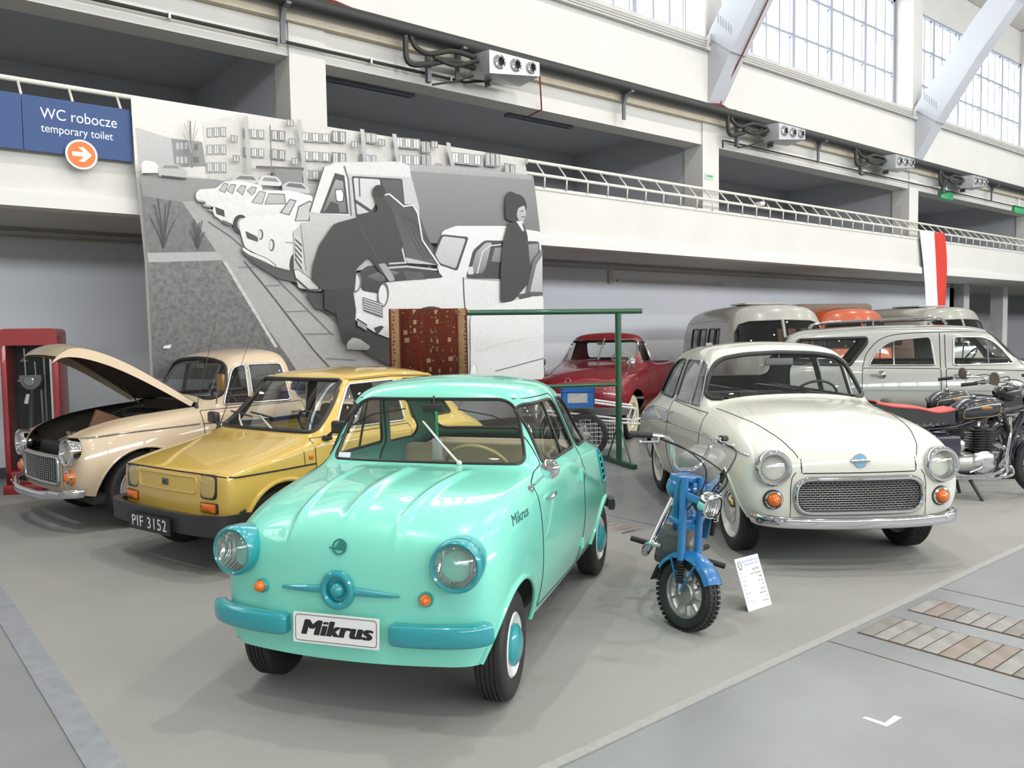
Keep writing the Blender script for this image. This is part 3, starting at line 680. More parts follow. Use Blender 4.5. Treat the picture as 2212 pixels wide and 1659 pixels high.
def turn_signal(parent, c, d, R, base_mat, name='indicator', lens=AMBER):
    o = MB().lathe([(R*1.15, -.03), (R*1.15, .006), (R*1.02, .014), (R*.9, .012)], c, d, 28).build(name, base_mat, parent)
    MB().lathe([(R*.92, .008), (R*.85, .024), (R*.55, .038), (.001, .044)], c, d, 24).build('lens', lens, o)
    return o
def steering_wheel(parent, c, tilt, R, material, spokes=2):
    n = Vector((-math.cos(tilt), 0, math.sin(tilt))); u = Vector((0, 1, 0)); v = n.cross(u); c = Vector(c)
    m = MB(); ring = [c+(u*math.cos(a)+v*math.sin(a))*R for a in np.linspace(0, 2*math.pi, 33)[:-1]]
    m.tube(ring, .011, 8, closed=True)
    for k in range(spokes):
        a = math.pi*k*2/spokes+math.radians(20); m.tube([c-n*.02, c+(u*math.cos(a)+v*math.sin(a))*R], .006, 6)
    o = m.build('steering_wheel', material, parent)
    MB().cyl(c-n*.01, c-n*.45, .02, 10).build('steering_column', BLACKP, o)
    MB().lathe([(.035, -.01), (.03, .015), (.001, .02)], c, n, 16).build('horn_button', material, o)
    return o
def seat(parent, c, w, d, h, material, name='seat', tilt=.22):
    """seat with back; c = front bottom centre, facing +x"""
    x, y, z = c
    o = MB().box((x-d, y-w/2, z), (x, y+w/2, z+.14), .05).build(name, material, parent)
    u = Vector((-math.sin(tilt), 0, math.cos(tilt))); f = Vector((math.cos(tilt), 0, math.sin(tilt)))
    MB().obox(Vector((x-d+.02, y, z+.1))+u*h/2, f, (0, 1, 0), u, (.055, w/2, h/2), .045).build('backrest', material, o)
    return o
def wiper(parent, base, tip, blade_len, material=STEEL, lift=.0, nrm=(1, 0, .6), name='wiper', arm=STEEL, ang=0.0, blade=BLACKP):
    b, t = Vector(base), Vector(tip); n = Vector(nrm).normalized()
    m = MB(); m.tube([b, b+n*.02, b+(t-b)*.5+n*.03, t+n*.012], [.009, .008, .005, .004], 8); m.sphere(b, .013, 10, 6)
    o = m.build(name, arm, parent)
    d = (t-b).normalized(); d = (Matrix.Rotation(ang, 3, n) @ d)
    MB().tube([t-d*blade_len*.5+n*.004, t+n*.01, t+d*blade_len*.5+n*.004], [.003, .006, .003], 6).build('blade', blade, o)
    return o
def plate_box(name, parent, c, r, u, w, h, material, t=.006, rad=.012):
    r, u = Vector(r).normalized(), Vector(u).normalized(); n = r.cross(u); c = Vector(c)
    pts = [c+r*p[0]+u*p[1] for p in rp([(-w/2, -h/2), (w/2, -h/2), (w/2, h/2), (-w/2, h/2)], rad, 4)]
    return MB().prism(pts, n*0, n*t).build(name, material, parent, angle=30)
def yin(lo, hi): return lambda c, n: lo < c[1] < hi
def win_side(sh, bvh, poly, sgn, root, glass, seal, r=.012, name='side_window', sealmat=None, inset=-.006, off=0.0, flat=None):
    sh, pane = cut(sh, poly, (0, 2), lambda c, n: c[1]*sgn > 0.08 and n[1]*sgn > -.05)
    g = pane.build(name, glass, root, inset)
    if seal:
        L = line_on(bvh, poly, 'y', sgn, off, .025, True)
        if len(L) > 3: MB().tube(L, r, 8, closed=True, flat=flat).build('window_seal', seal, g)
    return sh
def win_end(sh, bvh, poly, sgn, root, glass, seal, xlim, r=.014, name='windshield', inset=-.006, off=0.0, far=6.0):
    sh, pane = cut(sh, poly, (1, 2), lambda c, n: (c[0]-xlim)*sgn > 0 and c[0]*sgn < far and n[0]*sgn > .05)
    g = pane.build(name, glass, root, inset)
    if seal:
        L = line_on(bvh, poly, 'x', sgn, off, .025, True, far)
        if len(L) > 3: MB().tube(L, r, 8, closed=True).build('window_seal', seal, g)
    return sh
def arch_poly(x, R, zc, zb=-.2, n=20, sx=1.0):
    return [(x-R*sx, zb)]+[(x-R*sx*math.cos(math.pi*k/n), zc+R*math.sin(math.pi*k/n)) for k in range(n+1)]+[(x+R*sx, zb)]
def text_side(name, body, size, material, parent, bvh, cx, cz, sgn, rot=0.0, depth=.001, **k):
    """lettering wrapped on the flank of a body"""
    me = text_mesh(body, size, depth, **k); ca, sa = math.cos(rot), math.sin(rot)
    for v in me.vertices:
        a, b = v.co.x*ca-v.co.y*sa, v.co.x*sa+v.co.y*ca; h = proj(bvh, (cx-sgn*a, cz+b), 'y', sgn)[0]
        v.co = Vector((cx-sgn*a, (h.y if h else 0)+sgn*(.001+v.co.z), cz+b))
    me.materials.clear(); me.materials.append(material); return obj(name, me, parent)
# ------------------------------------------------------------------ turquoise microcar
def make_microcar():
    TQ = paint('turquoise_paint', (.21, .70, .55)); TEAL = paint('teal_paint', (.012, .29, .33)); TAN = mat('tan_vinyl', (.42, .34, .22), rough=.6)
    root = thing('microcar', 'small turquoise microcar with teal bumpers and the plate Mikrus in the foreground', 'car', (1.887, 3.235, .0075), -2.562)
    lo = [(.60, .25), (.655, .42), (.66, .66)]
    st = [(.345, [(.56, .268), (.602, .38), (.605, .56), (.555, .735), (.43, .765), (.29, .78), (.15, .79), (0, .79)]),
          (.21, [(.60, .258), (.64, .39), (.65, .59), (.60, .79), (.46, .835), (.30, .85), (.15, .865), (0, .868)]),
          (.02, [(.60, .265), (.65, .42), (.66, .63), (.62, .845), (.49, .885), (.32, .905), (.16, .92), (0, .922)]),
          (-.24, [(.60, .255), (.655, .42), (.66, .65), (.637, .875), (.53, .907), (.36, .922), (.18, .93), (0, .932)]),
          (-.44, [(.60, .25), (.655, .42), (.66, .66), (.645, .885), (.575, .92), (.47, .93), (.25, .938), (0, .94)]),
          (-.51, [(.60, .25), (.655, .42), (.66, .66), (.647, .885), (.585, .935), (.515, .975, -.025), (.26, .985), (0, .99)]),
          (-.60, [(.60, .25), (.655, .42), (.66, .66), (.648, .885), (.59, .94), (.51, 1.23, -.02), (.34, 1.255, 0), (0, 1.275)]),
          (-.68, [(.60, .25), (.655, .42), (.66, .66), (.648, .885), (.592, .94), (.515, 1.285), (.38, 1.335), (0, 1.355)]),
          (-.95, [(.60, .25), (.655, .42), (.66, .66), (.648, .885), (.595, .94), (.53, 1.295), (.39, 1.355), (0, 1.385)]),
          (-1.25, [(.60, .25), (.655, .42), (.66, .66), (.646, .88), (.592, .937), (.522, 1.28), (.38, 1.345), (0, 1.375)]),
          (-1.47, [(.60, .255), (.655, .42), (.66, .66), (.645, .875), (.587, .93), (.505, 1.215), (.36, 1.295), (0, 1.325)]),
          (-1.66, [(.60, .26), (.655, .42), (.66, .66), (.642, .86), (.58, .915), (.485, 1.05), (.33, 1.12), (0, 1.15)]),
          (-1.82, [(.60, .265), (.655, .42), (.66, .65), (.64, .85), (.565, .895), (.43, .925), (.28, .935), (0, .94)]),
          (-2.02, [(.60, .275), (.645, .42), (.655, .62), (.62, .815), (.52, .87), (.36, .89), (.2, .895), (0, .9)]),
          (-2.20, [(.55, .30), (.59, .42), (.595, .58), (.55, .72), (.44, .765), (.3, .785), (.15, .79), (0, .79)])]
    def ridge(co, no):
        x, y = co[:, 0], co[:, 1]; g = np.clip((x+.40)/.12, 0, 1)*np.clip((.40-x)/.12, 0, 1)*np.clip((no[:, 2]-.05)/.35, 0, 1)
        yr = .235+.055*np.clip((.34-x)/.7, 0, 1)
        a = np.abs(y); r = .014*np.exp(-((a-yr)/.017)**2)+.016*np.exp(-(a/.03)**2)*np.clip((.36-x)/.1, 0, 1)+.010/(1+np.exp((a-yr)/.01))
        # swage on the flank behind the door
        s = .012*np.exp(-((co[:, 2]-(.80+.32*(x+1.25)))/.03)**2)*np.clip((-x-.75)/.3, 0, 1)*np.clip((x+1.75)/.15, 0, 1)*np.clip((np.abs(no[:, 1])-.5)/.3, 0, 1)
        return r*g+s
    B = cage(st, 3, bowF=.075, bowR=.08, rowF=[1.0, 1, 1, .8], rowR=[.6, 1, 1, .8], level=4, disp=ridge,
             crease=[('col', 3, .25, 4, 12)])
    bv = B.bvh(); sh = B
    wsp = rp([(-.53, .952), (.53, .952), (.445, 1.255), (-.445, 1.255)], [.05, .05, .10, .10], 8)
    wsp = [(p[0], p[1]+.012*(1-(p[0]/.5)**2)) for p in wsp]
    sh = win_end(sh, bv, wsp, 1, root, GLASS, SEAL, -.9, .009, far=-.44)
    sh = win_end(sh, bv, rp([(-.46, .97), (.46, .97), (.40, 1.24), (-.40, 1.24)], .08, 6), -1, root, GLASS, SEAL, -1.4, .011, 'rear_window')
    w1 = rp([(-.58, .945), (-.615, 1.235), (-1.04, 1.235), (-1.215, .945)], [.03, .05, .05, .03], 5)
    w2 = rp([(-1.315, .935), (-1.13, 1.235), (-1.36, 1.215), (-1.62, .995), (-1.63, .93)], [.04, .06, .1, .06, .04], 5)
    for s in (1, -1):
        sh = win_side(sh, bv, w1, s, root, GLASS, SEAL, .009, 'door_window')
        sh = win_side(sh, bv, w2, s, root, GLASS, SEAL, .007, 'quarter_window')
        sh, _ = cut(sh, arch_poly(.0, .30, .235, n=22), (0, 2), lambda c, n, s=s: c[1]*s > .3)
        sh, _ = cut(sh, arch_poly(-1.93, .285, .235, n=22), (0, 2), lambda c, n, s=s: c[1]*s > .3)
        for k in range(5):  # cooling slots
            t = k/4; cx = -1.795-.075*t; cz = .822-.165*t; w = .06
            pl = rp([(cx-w, cz-.014), (cx+w, cz-.014), (cx+w, cz+.014), (cx-w, cz+.014)], .01, 3)
            sh, _ = cut(sh, pl, (0, 2), lambda c, n, s=s: c[1]*s > .3)
        L = line_on(bv, rp([(-1.722, .85), (-1.868, .85), (-1.945, .632), (-1.80, .63)], .03, 4), 'y', s, .002, .02, True)
        vg = MB().tube(L, .008, 8, closed=True).build('cooling_vent', TEAL, root)
        MB().box((-1.95, min(s*.54, s*.575), .63), (-1.73, max(s*.54, s*.575), .84)).build('vent_backing', DARK, vg)
        for xc, R in ((0, .30), (-1.93, .285)):
            L = line_on(bv, arch_poly(xc, R, .235, .27, 22), 'y', s, .0, .02)
            MB().tube(L, .013, 8).build('arch_lip', TQ, root); well(root, xc, s*.60, s, R+.02)
    dup_ = [(-.56, .945), (-.595, 1.262), (-1.065, 1.262), (-1.265, .945)]
    dlow = [(-.335, .885), (-.375, .285), (-1.24, .262), (-1.285, .5), (-1.265, .945), (-.56, .945)]
    for s in (1, -1):
        sh, d1 = cut(sh, dlow, (0, 2), lambda c, n, s=s: c[1]*s > .3)
        sh, d2 = cut(sh, dup_, (0, 2), lambda c, n, s=s: c[1]*s > .3)
        d = Shell(d2.V, d2.N, d1.F+d2.F).build('door', TQ, root)
        strip('door_gap', bv, rp([(-.56, .945), (-.335, .885), (-.375, .285), (-1.24, .262), (-1.285, .5), (-1.265, .945), (-1.065, 1.262), (-.595, 1.262)], .02, 3), 'y', s, .003, GAP, d, closed=True, n=6)
        hp = proj(bv, (-.49, .795), 'y', s)[0]
        MB().tube([hp+Vector((.035, 0, 0)), hp+Vector((.03, s*.022, .002)), hp+Vector((-.05, s*.024, .012)), hp+Vector((-.085, s*.014, .018))], [.006, .007, .007, .004], 8).build('door_handle', TEAL if s < 0 else CHROME, d)
        for hx, hz in ((-1.17, .79), (-1.27, .375)):
            hp = proj(bv, (hx, hz), 'y', s)[0]
            hb = MB(); hb.box((hp.x-.014, hp.y-.01, hp.z-.035), (hp.x+.014, hp.y+.01, hp.z+.035), .005); hb.cyl((hp.x, hp.y+s*.01, hp.z-.032), (hp.x, hp.y+s*.01, hp.z+.032), .006, 8); hb.build('hinge', TQ, d)
        # sliding window divider
        L = [proj(bv, p, 'y', s) for p in ((-.93, .95), (-.875, 1.23))]
        MB().tube([L[0][0], L[1][0]], .008, 6).build('window_divider', SEAL, d)
    sh.build('body', TQ, root)
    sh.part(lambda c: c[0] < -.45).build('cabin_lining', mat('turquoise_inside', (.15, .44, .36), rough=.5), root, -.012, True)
    # --- nose details
    fx = lambda y, z: proj(bv, (y, z), 'x', 1)
    for s in (1, -1):
        c = Vector((.375, s*.505, .688)); d = Vector((1, s*.10, .02)).normalized()
        headlamp(root, c+d*.02, d, .108, TEAL, depth=.075, lensR=.80, ring=[(.095, -.14), (.106, -.06), (.108, 0), (.104, .018), (.096, .026), (.0865, .02), (.085, .0)])
        p, n = fx(s*.375, .545); turn_signal(root, p+n*.004, n, .027, TEAL)
        path = [(.425, s*.235, .405), (.43, s*.30, .405), (.423, s*.40, .407), (.405, s*.51, .41), (.378, s*.585, .414), (.34, s*.63, .418)]
        path = [Vector(p) for p in spline(path, 4)]
        pr = [(.032*math.copysign(abs(math.cos(a))**.6, math.cos(a)), .046*math.copysign(abs(math.sin(a))**.5, math.sin(a))) for a in np.linspace(0, 2*math.pi, 21)[:-1]]
        sc = [.80]+[.97]+[1.0]*(len(path)-4)+[.97, .82]
        MB().sweep(path, pr, scale=sc).build('bumper', TEAL, root, angle=60)
    p, n = fx(0, .565)
    m = MB(); m.tube([p+Vector((.012, .062*math.cos(a), .066*math.sin(a))) for a in np.linspace(0, 2*math.pi, 29)[:-1]], .0165, 10, closed=True); m.sphere((p.x+.006, 0, .565), .034, 16, 10)
    m.lathe([(.055, 0), (.05, .006), (.001, .006)], p, (1, 0, 0), 24)
    for s in (1, -1):
        pts = [fx(s*y, .565-.012*(y/.27))[0]+Vector((.006, 0, 0)) for y in np.linspace(.06, .268, 8)]
        m.tube(pts, [.017, .0165, .016, .015, .013, .011, .009, .006], 10)
    m.build('nose_ornament', TEAL, root)
    # hood emblem
    p, n = fx(0, .735); u = Vector((0, 1, 0)); v = n.cross(u); v = -v if v.z < 0 else v
    m = MB(); c = p+n*.006; m.tube([c+u*.030*math.cos(a)+v*.030*math.sin(a) for a in np.linspace(0, 2*math.pi, 25)[:-1]], .0035, 6, closed=True)
    m.tube([c-u*.045-v*.005, c+u*.03-v*.012], .0035, 6)
    for k in range(4): m.tube([c-u*.018+u*k*.012-v*.008, c+u*.004+u*k*.009+v*(.028-.004*k)], .003, 6)
    m.build('hood_emblem', mat('emblem_green', (.02, .19, .17), rough=.3), root)
    # plate
    c = Vector((.448, 0, .405)); u = Vector((-.05, 0, 1)).normalized(); r = Vector((0, 1, 0))
    pl = plate_box('licence_plate', root, c, r, u, .39, .125, mat('plate_white', (.84, .84, .83), rough=.35), .005, .006)
    n = r.cross(u); f = [c+n*.0055+r*p[0]+u*p[1] for p in rp([(-.184, -.053), (.184, -.053), (.184, .053), (-.184, .053)], .014, 4)]
    MB().tube(f, .0013, 4, closed=True).build('plate_border', GAP, pl)
    text_on('plate_text', 'Mikrus', .088, GAP, pl, c+n*.0055, r, u, depth=.0006, shear=.25, sx=1.22, spacing=1.08, fat=.0075)
    # script on the wing
    text_side('wing_script', 'Mikrus', .06, mat('script_dark', (.02, .10, .09), rough=.3), root, bv, -.075, .79, 1, .05, shear=.5, sx=1.2)
    # mirror
    b = proj(bv, (-.30, .87), 'y', 1)[0]; dsc = Vector((-.27, .715, .972))
    mm = MB(); mm.tube([b, b+Vector((.0, .03, .03)), dsc+Vector((.012, 0, -.002))], .006, 8); mm.lathe([(.018, 0), (.016, .012), (.006, .016)], b, (0, 1, .3), 16)
    mo = mm.build('wing_mirror', CHROME, root)
    MB().lathe([(.046, -.006), (.046, .0), (.036, .010), (.018, .016), (.001, .018)], dsc, (.95, -.12, .1), 28).build('mirror_disc', CHROME, mo)
    # wiper
    bp = proj(bv, (.205, .955), 'x', 1)[0]; tp = proj(bv, (-.035, 1.15), 'x', 1)[0]
    o = MB(); o.tube([bp+Vector((.015, 0, 0)), (bp+tp)/2+Vector((.02, 0, 0)), tp+Vector((.012, 0, 0))], [.0075, .006, .004], 8); o.sphere(bp+Vector((.012, 0, 0)), .016, 12, 8)
    wo = o.build('wiper', WIPER, root); MB().tube([tp+(bp-tp)*.02+Vector((.008, 0, 0)), tp+(bp-tp)*.5+Vector((.012, 0, 0))], .0065, 6).build('blade', mat('wiper_blade', (.35, .34, .30), rough=.4, metal=.6), wo)
    # windscreen sticker
    q = proj(bv, (-.475, .965), 'x', 1); plate_box('windscreen_sticker', root, q[0]+q[1]*-.002+Vector((0, .01, .004)), (0, 1, 0), Vector((-.45, 0, 1)), .07, .035, mat('sticker_white', (.75, .80, .85), rough=.5), .001, .004)
    # interior
    MB().box((-2.1, -.52, .21), (.22, .52, .30), .03).build('floor_pan', DARK, root)
    seat(root, (-.85, 0, .42), .98, .42, .42, TAN, 'front_seat'); seat(root, (-1.42, 0, .48), .95, .28, .34, TAN, 'rear_seat')
    MB().box((-.66, -.56, .78), (-.50, .56, .93), .03).build('dashboard', mat('dash_turquoise', (.16, .45, .37), rough=.4), root)
    MB().box((-1.86, -.48, .86), (-1.60, .48, .90), .02).build('parcel_shelf', TAN, root)
    steering_wheel(root, (-.74, .20, .88), math.radians(38), .175, mat('cream_rim', (.45, .34, .16), rough=.35))
    m = MB(); m.box((-.60, -.05, 1.195), (-.585, .07, 1.235), .006); m.tube([(-.59, .01, 1.23), (-.60, .01, 1.28)], .005, 6); m.build('rear_view_mirror', BLACKP, root)
    m = MB(); m.tube([(-.58, .03, 1.20), (-.575, .035, 1.06)], .006, 6, flat=(1, 2)); m.build('green_tassel', mat('tassel_green', (.02, .28, .12), rough=.8), root)
    MB().box((-.58, .005, .95), (-.575, .06, 1.06), .002).build('hanging_tag', mat('tag_grey', (.45, .45, .42), rough=.6), root)
    for (x, y, s) in ((0, .555, 1), (0, -.555, -1), (-1.93, .555, 1), (-1.93, -.555, -1)):
        wheel('wheel', root, (x, y, .238), s, .238, .135, .135, rim=WHITEP, cap=TEAL, capR=.092, bulge=.028, turn=(math.radians(4) if x == 0 else 0))
    # tail
    MB().sweep([Vector(p) for p in spline([(-2.10, .66, .43), (-2.20, .63, .43), (-2.26, .54, .43), (-2.29, .3, .43), (-2.295, 0, .43), (-2.29, -.3, .43), (-2.26, -.54, .43), (-2.20, -.63, .43), (-2.10, -.66, .43)], 4)],
               [(.02, -.035), (.026, 0), (.02, .035), (-.02, .035), (-.02, -.035)]).build('rear_bumper', BLACKP, root)
    for s in (1, -1): MB().box((-2.24, s*.46-.04, .55), (-2.17, s*.46+.04, .63), .02).build('tail_lamp', REDL, root)
    return root
make_microcar()
# ------------------------------------------------------------------ saloon (white) and pickup (beige) of the same make
def make_saloon(loc, rz, PT, label, name, pickup=False, hood_open=0.0, lining=None):
    root = thing(name, label, 'car', loc, rz)
    lo = [(.70, .26), (.775, .42), (.785, .65)]
    st = [(.545, [(.63, .34), (.69, .43), (.705, .58), (.645, .775), (.46, .735), (.34, .745), (.18, .755), (0, .755)]),
          (.44, [(.67, .31), (.74, .42), (.757, .60), (.69, .835), (.51, .825), (.37, .855), (.19, .875), (0, .88)]),
          (.20, [(.70, .28), (.768, .42), (.78, .63), (.72, .885), (.56, .905), (.41, .945), (.21, .965), (0, .97)]),
          (-.10, [(.70, .27), (.775, .42), (.785, .65), (.735, .905), (.59, .95), (.44, .99), (.22, 1.015), (0, 1.02)]),
          (-.40, lo+[(.745, .915), (.63, .975), (.48, 1.02), (.25, 1.04), (0, 1.045)]),
          (-.56, lo+[(.75, .92), (.67, .975), (.56, 1.022), (.3, 1.045), (0, 1.05)]),
          (-.655, lo+[(.752, .92), (.69, .965), (.635, 1.06, -.05), (.3, 1.12), (0, 1.125)]),
          (-.83, lo+[(.752, .92), (.693, .965), (.592, 1.345, -.03), (.42, 1.405), (0, 1.425)]),
          (-.97, lo+[(.752, .92), (.695, .965), (.598, 1.40), (.45, 1.455), (0, 1.478)]),
          (-1.30, lo+[(.752, .92), (.695, .965), (.60, 1.41), (.455, 1.48), (0, 1.512)])]
    if pickup:
        st += [(-1.44, lo+[(.75, .92), (.692, .965), (.59, 1.40), (.45, 1.47), (0, 1.50)]), (-1.52, lo+[(.748, .92), (.69, .965), (.575, 1.37), (.43, 1.43), (0, 1.455)]),
               (-1.56, lo+[(.748, .91), (.69, .93), (.56, .94), (.42, .94), (0, .94)]), (-2.0, lo+[(.748, .90), (.69, .92), (.56, .93), (.42, .93), (0, .93)]),
               (-2.75, lo+[(.745, .90), (.69, .92), (.56, .93), (.42, .93), (0, .93)]), (-2.95, [(.66, .32), (.73, .44), (.74, .65), (.72, .88), (.67, .90), (.55, .91), (.4, .91), (0, .91)])]
    else:
        st += [(-1.70, lo+[(.75, .915), (.69, .96), (.588, 1.37), (.44, 1.455), (0, 1.488)]), (-2.05, lo+[(.748, .905), (.68, .95), (.58, 1.355), (.43, 1.45), (0, 1.48)]),
               (-2.36, lo+[(.745, .885), (.665, .93), (.555, 1.24), (.40, 1.345), (0, 1.38)]), (-2.62, [(.70, .27), (.77, .42), (.78, .64), (.735, .85), (.64, .915), (.52, 1.02), (.36, 1.07), (0, 1.09)]),
               (-3.02, [(.68, .30), (.745, .42), (.755, .60), (.70, .785), (.57, .84), (.41, .865), (.2, .87), (0, .875)]), (-3.28, [(.60, .36), (.66, .44), (.67, .57), (.62, .69), (.5, .735), (.35, .745), (.18, .75), (0, .75)])]
    B = cage(st, 3, bowF=.075, bowR=.05, rowF=[.8, .9, .8, 1.0], rowR=[.8, 1, 1, .8], level=3)
    bv = B.bvh(); sh = B
    wsp = [(-.615, 1.045), (.615, 1.045), (.645, 1.075), (.605, 1.20), (.545, 1.315), (.475, 1.365), (.30, 1.395), (0, 1.408), (-.30, 1.395), (-.475, 1.365), (-.545, 1.315), (-.605, 1.20), (-.645, 1.075)]
    wsp = rp(wsp, .08, 4)
    sh = win_end(sh, bv, wsp, 1, root, GLASS, SEAL, -1.2, .019, far=-.60)
    if pickup: sh = win_end(sh, bv, rp([(-.50, 1.02), (.50, 1.02), (.45, 1.36), (-.45, 1.36)], .07, 5), -1, root, GLASS, SEAL, -1.3, .012, 'rear_window')
    else: sh = win_end(sh, bv, rp([(-.52, 1.12), (.52, 1.12), (.44, 1.43), (-.44, 1.43)], .10, 6), -1, root, GLASS, SEAL, -1.5, .014, 'rear_window')
    V1 = rp([(-.735, .985), (-.90, 1.325), (-1.02, 1.345), (-1.00, .985)], [.03, .06, .02, .02], 4)
    V2 = rp([(-1.035, .985), (-1.05, 1.345), (-1.50 if not pickup else -1.41, 1.345), (-1.55 if not pickup else -1.44, .985)], [.02, .02, .05, .04], 4)
    V3 = rp([(-1.63, .985), (-1.585, 1.335), (-1.88, 1.335), (-2.16, 1.22), (-2.30, .99)], [.03, .04, .12, .12, .04], 5)
    FR = STEEL
    for s in (1, -1):
        sh = win_side(sh, bv, V1, s, root, GLASS, FR, .010, 'vent_window'); sh = win_side(sh, bv, V2, s, root, GLASS, FR, .010, 'door_window')
        if not pickup: sh = win_side(sh, bv, V3, s, root, GLASS, SEAL, .011, 'quarter_window')
        az = .29 if pickup else .25
        sh, _ = cut(sh, arch_poly(.02, .40, az, n=24), (0, 2), lambda c, n, s=s: c[1]*s > .35)
        sh, _ = cut(sh, arch_poly(-2.3, .36, .19, n=24), (0, 2), lambda c, n, s=s: c[1]*s > .35)
        for xc, R, zc in ((.02, .40, az), (-2.3, .36, .19)):
            L = line_on(bv, arch_poly(xc, R, zc, .30, 24), 'y', s, -.004, .025); MB().tube(L, .012, 8).build('arch_lip', PT, root); well(root, xc, s*.70, s, R+.01, .26)
    dp = rp([(-.50, .95), (-.53, .30), (-1.52, .28), (-1.575, .5), (-1.575, .97)], [.02, .04, .04, .2, .02], 4)
    for s in (1, -1):
        sh, dr = cut(sh, dp, (0, 2), lambda c, n, s=s: c[1]*s > .4)
        d = dr.build('door', PT, root); strip('door_gap', bv, dp, 'y', s, .0035, GAP, d, closed=True, n=6)
        hp = proj(bv, (-1.44, .875), 'y', s)[0]
        m = MB(); m.tube([hp+Vector((.02, s*.004, 0)), hp+Vector((.0, s*.03, 0)), hp+Vector((-.06, s*.032, .002)), hp+Vector((-.10, s*.02, 0))], [.010, .010, .009, .006], 8); m.build('door_handle', CHROME, d)
        tr = [(.45, .752), (.2, .775), (-.48, .80)] if not pickup else [(.50, .79), (.2, .815), (-.47, .838)]
        strip('side_trim', bv, tr, 'y', s, .007, CHROME, root, .002)
        strip('side_trim', bv, [(-.50, .80), (-1.15, .785), (-1.56, .772)] if not pickup else [(-.51, .838), (-1.56, .84)], 'y', s, .007, CHROME, d, .002)
        if not pickup: strip('side_trim', bv, [tuple(p) for p in spline([(-1.59, .772), (-1.8, .765), (-2.0, .80), (-2.25, .85), (-2.5, .80), (-2.65, .74)], 5)], 'y', s, .007, CHROME, root, .002)
    # bonnet
    hz = .648
    sh, h1 = cut(sh, [(-.385, hz), (.385, hz), (.385, 1.2), (-.385, 1.2)], (1, 2), lambda c, n: .30 < c[0] < .75)
    hp = [(.68, .30), (.60, .385), (.50, .435), (.30, .495), (-.1, .57), (-.50, .625), (-.54, .60), (-.56, .3)]
    hp = hp+[(x, -y) for x, y in hp[::-1]]
    sh, h2 = cut(sh, hp, (0, 1), lambda c, n: c[2] > .655 and n[2] > .05 and c[0] < .66)
    hood = Shell(h2.V, h2.N, h1.F+h2.F)
    edge = [(-.385, hz), (.385, hz)]
    seam = [proj(bv, (y, hz), 'x', 1)[0] for y in np.linspace(-.375, .375, 24)]
    sideL = [proj(bv, p, 'z', 1)[0] for p in dense([(.585, .385), (.50, .435), (.30, .495), (-.1, .57), (-.50, .625)], .03, False)]
    if hood_open:
        a = hood_open; ca, sa = math.cos(a), math.sin(a); hx, hzz = -.55, 1.03
        R = np.array([[ca, 0, -sa], [0, 1, 0], [sa, 0, ca]])
        mv = hood.moved(lambda v: R@(v-np.array([hx, 0, hzz]))+np.array([hx, 0, hzz]), R)
        hd = mv.build('bonnet', PT, root); mv.build('bonnet_underside', mat('bonnet_under', (.055, .033, .018), rough=.8, noise=[(9, .25, 3)]), hd, -.014, True)
        for s in (1, -1):   # turned-down flanks of the bonnet
            dn = R @ np.array([.0, 0, -1.0]); top = [R@(np.array([q.x, q.y*s, q.z])-np.array([hx, 0, hzz]))+np.array([hx, 0, hzz]) for q in sideL]; n_ = len(top)
            w_ = [.10-.05*i/(n_-1) for i in range(n_)]; bot = [p+dn*w_[i]+np.array([0, s*.012, 0]) for i, p in enumerate(top)]
            MB().add(top+bot, [(i, i+1, n_+i+1, n_+i) for i in range(n_-1)]).build('bonnet_flange', PT, hd)
        for s in (1, -1):  # stays
            MB().cyl((-.50, s*.50, .93), (-.33, s*.50, 1.14), .008, 8).build('bonnet_hinge', STEEL, hd)
    else:
        hd = hood.build('bonnet', PT, root)
        MB().tube(seam, .004, 6).build('bonnet_gap', GAP, hd)
        cr = [fx0 for fx0 in (proj(bv, (.383, z), 'x', 1)[0] for z in (.65, .68, .71, .74)) if fx0 is not None]
        for s in (1, -1): MB().tube([(p.x, p.y*s, p.z) for p in cr+sideL], .0035, 6).build('bonnet_gap', GAP, hd)
        # emblem
        p, n = proj(bv, (0, .725), 'x', 1); u = Vector((0, 1, 0)); m = MB()
        m.lathe([(.047, -.004), (.047, .004), (.045, .006), (.001, .006)], p, n, 28); em = m.build('bonnet_badge', CHROME, hd)
        MB().lathe([(.040, .0055), (.039, .0075), (.001, .008)], p, n, 28).build('badge_disc', mat('badge_blue', (.10, .33, .55), rough=.3), em)
        v = n.cross(u); v = -v if v.z < 0 else v
        MB().obox(p+n*.010, u, v, n, (.064, .012, .003), .002).build('badge_bar', CHROME, em)
        text_on('badge_text', 'SYRENA', .019, GAP, em, p+n*.0132, u, v, depth=.0004, sx=1.25)
    sh.build('body', PT, root)
    (sh.part(lambda c: c[0] < -.62)).build('cabin_lining', lining or mat('grey_lining', (.09, .085, .075), rough=.75), root, -.014, True)
    if hood_open: sh.part(lambda c: -.62 <= c[0]).build('bay_lining', mat('bay_paint', (.05, .045, .036), rough=.6, noise=[(6, .3, 3)]), root, -.012, True)
    # nose
    fx = lambda y, z: proj(bv, (y, z), 'x', 1)
    for s in (1, -1):
        c = Vector((.555, s*.565, .685)); d = Vector((1, s*.06, .02)).normalized()
        headlamp(root, c+d*.012, d, .118, CHROME, depth=.06, lensR=.70, ring=[(.10, -.12), (.116, -.05), (.121, .0), (.118, .022), (.108, .034), (.094, .032), (.084, .016), (.083, -.004)])
        p, n = fx(s*.565, .475); n = (n+Vector((1.2, 0, 0))).normalized()
        b = MB().lathe([(.066, -.05), (.067, .0), (.062, .012), (.052, .016)], p, n, 28).build('indicator', BLACKP if not pickup else AMBER, root)
        MB().lathe([(.060, .006), (.058, .020), (.048, .024), (.044, .014)], p, n, 28).build('indicator_rim', CHROME, b)
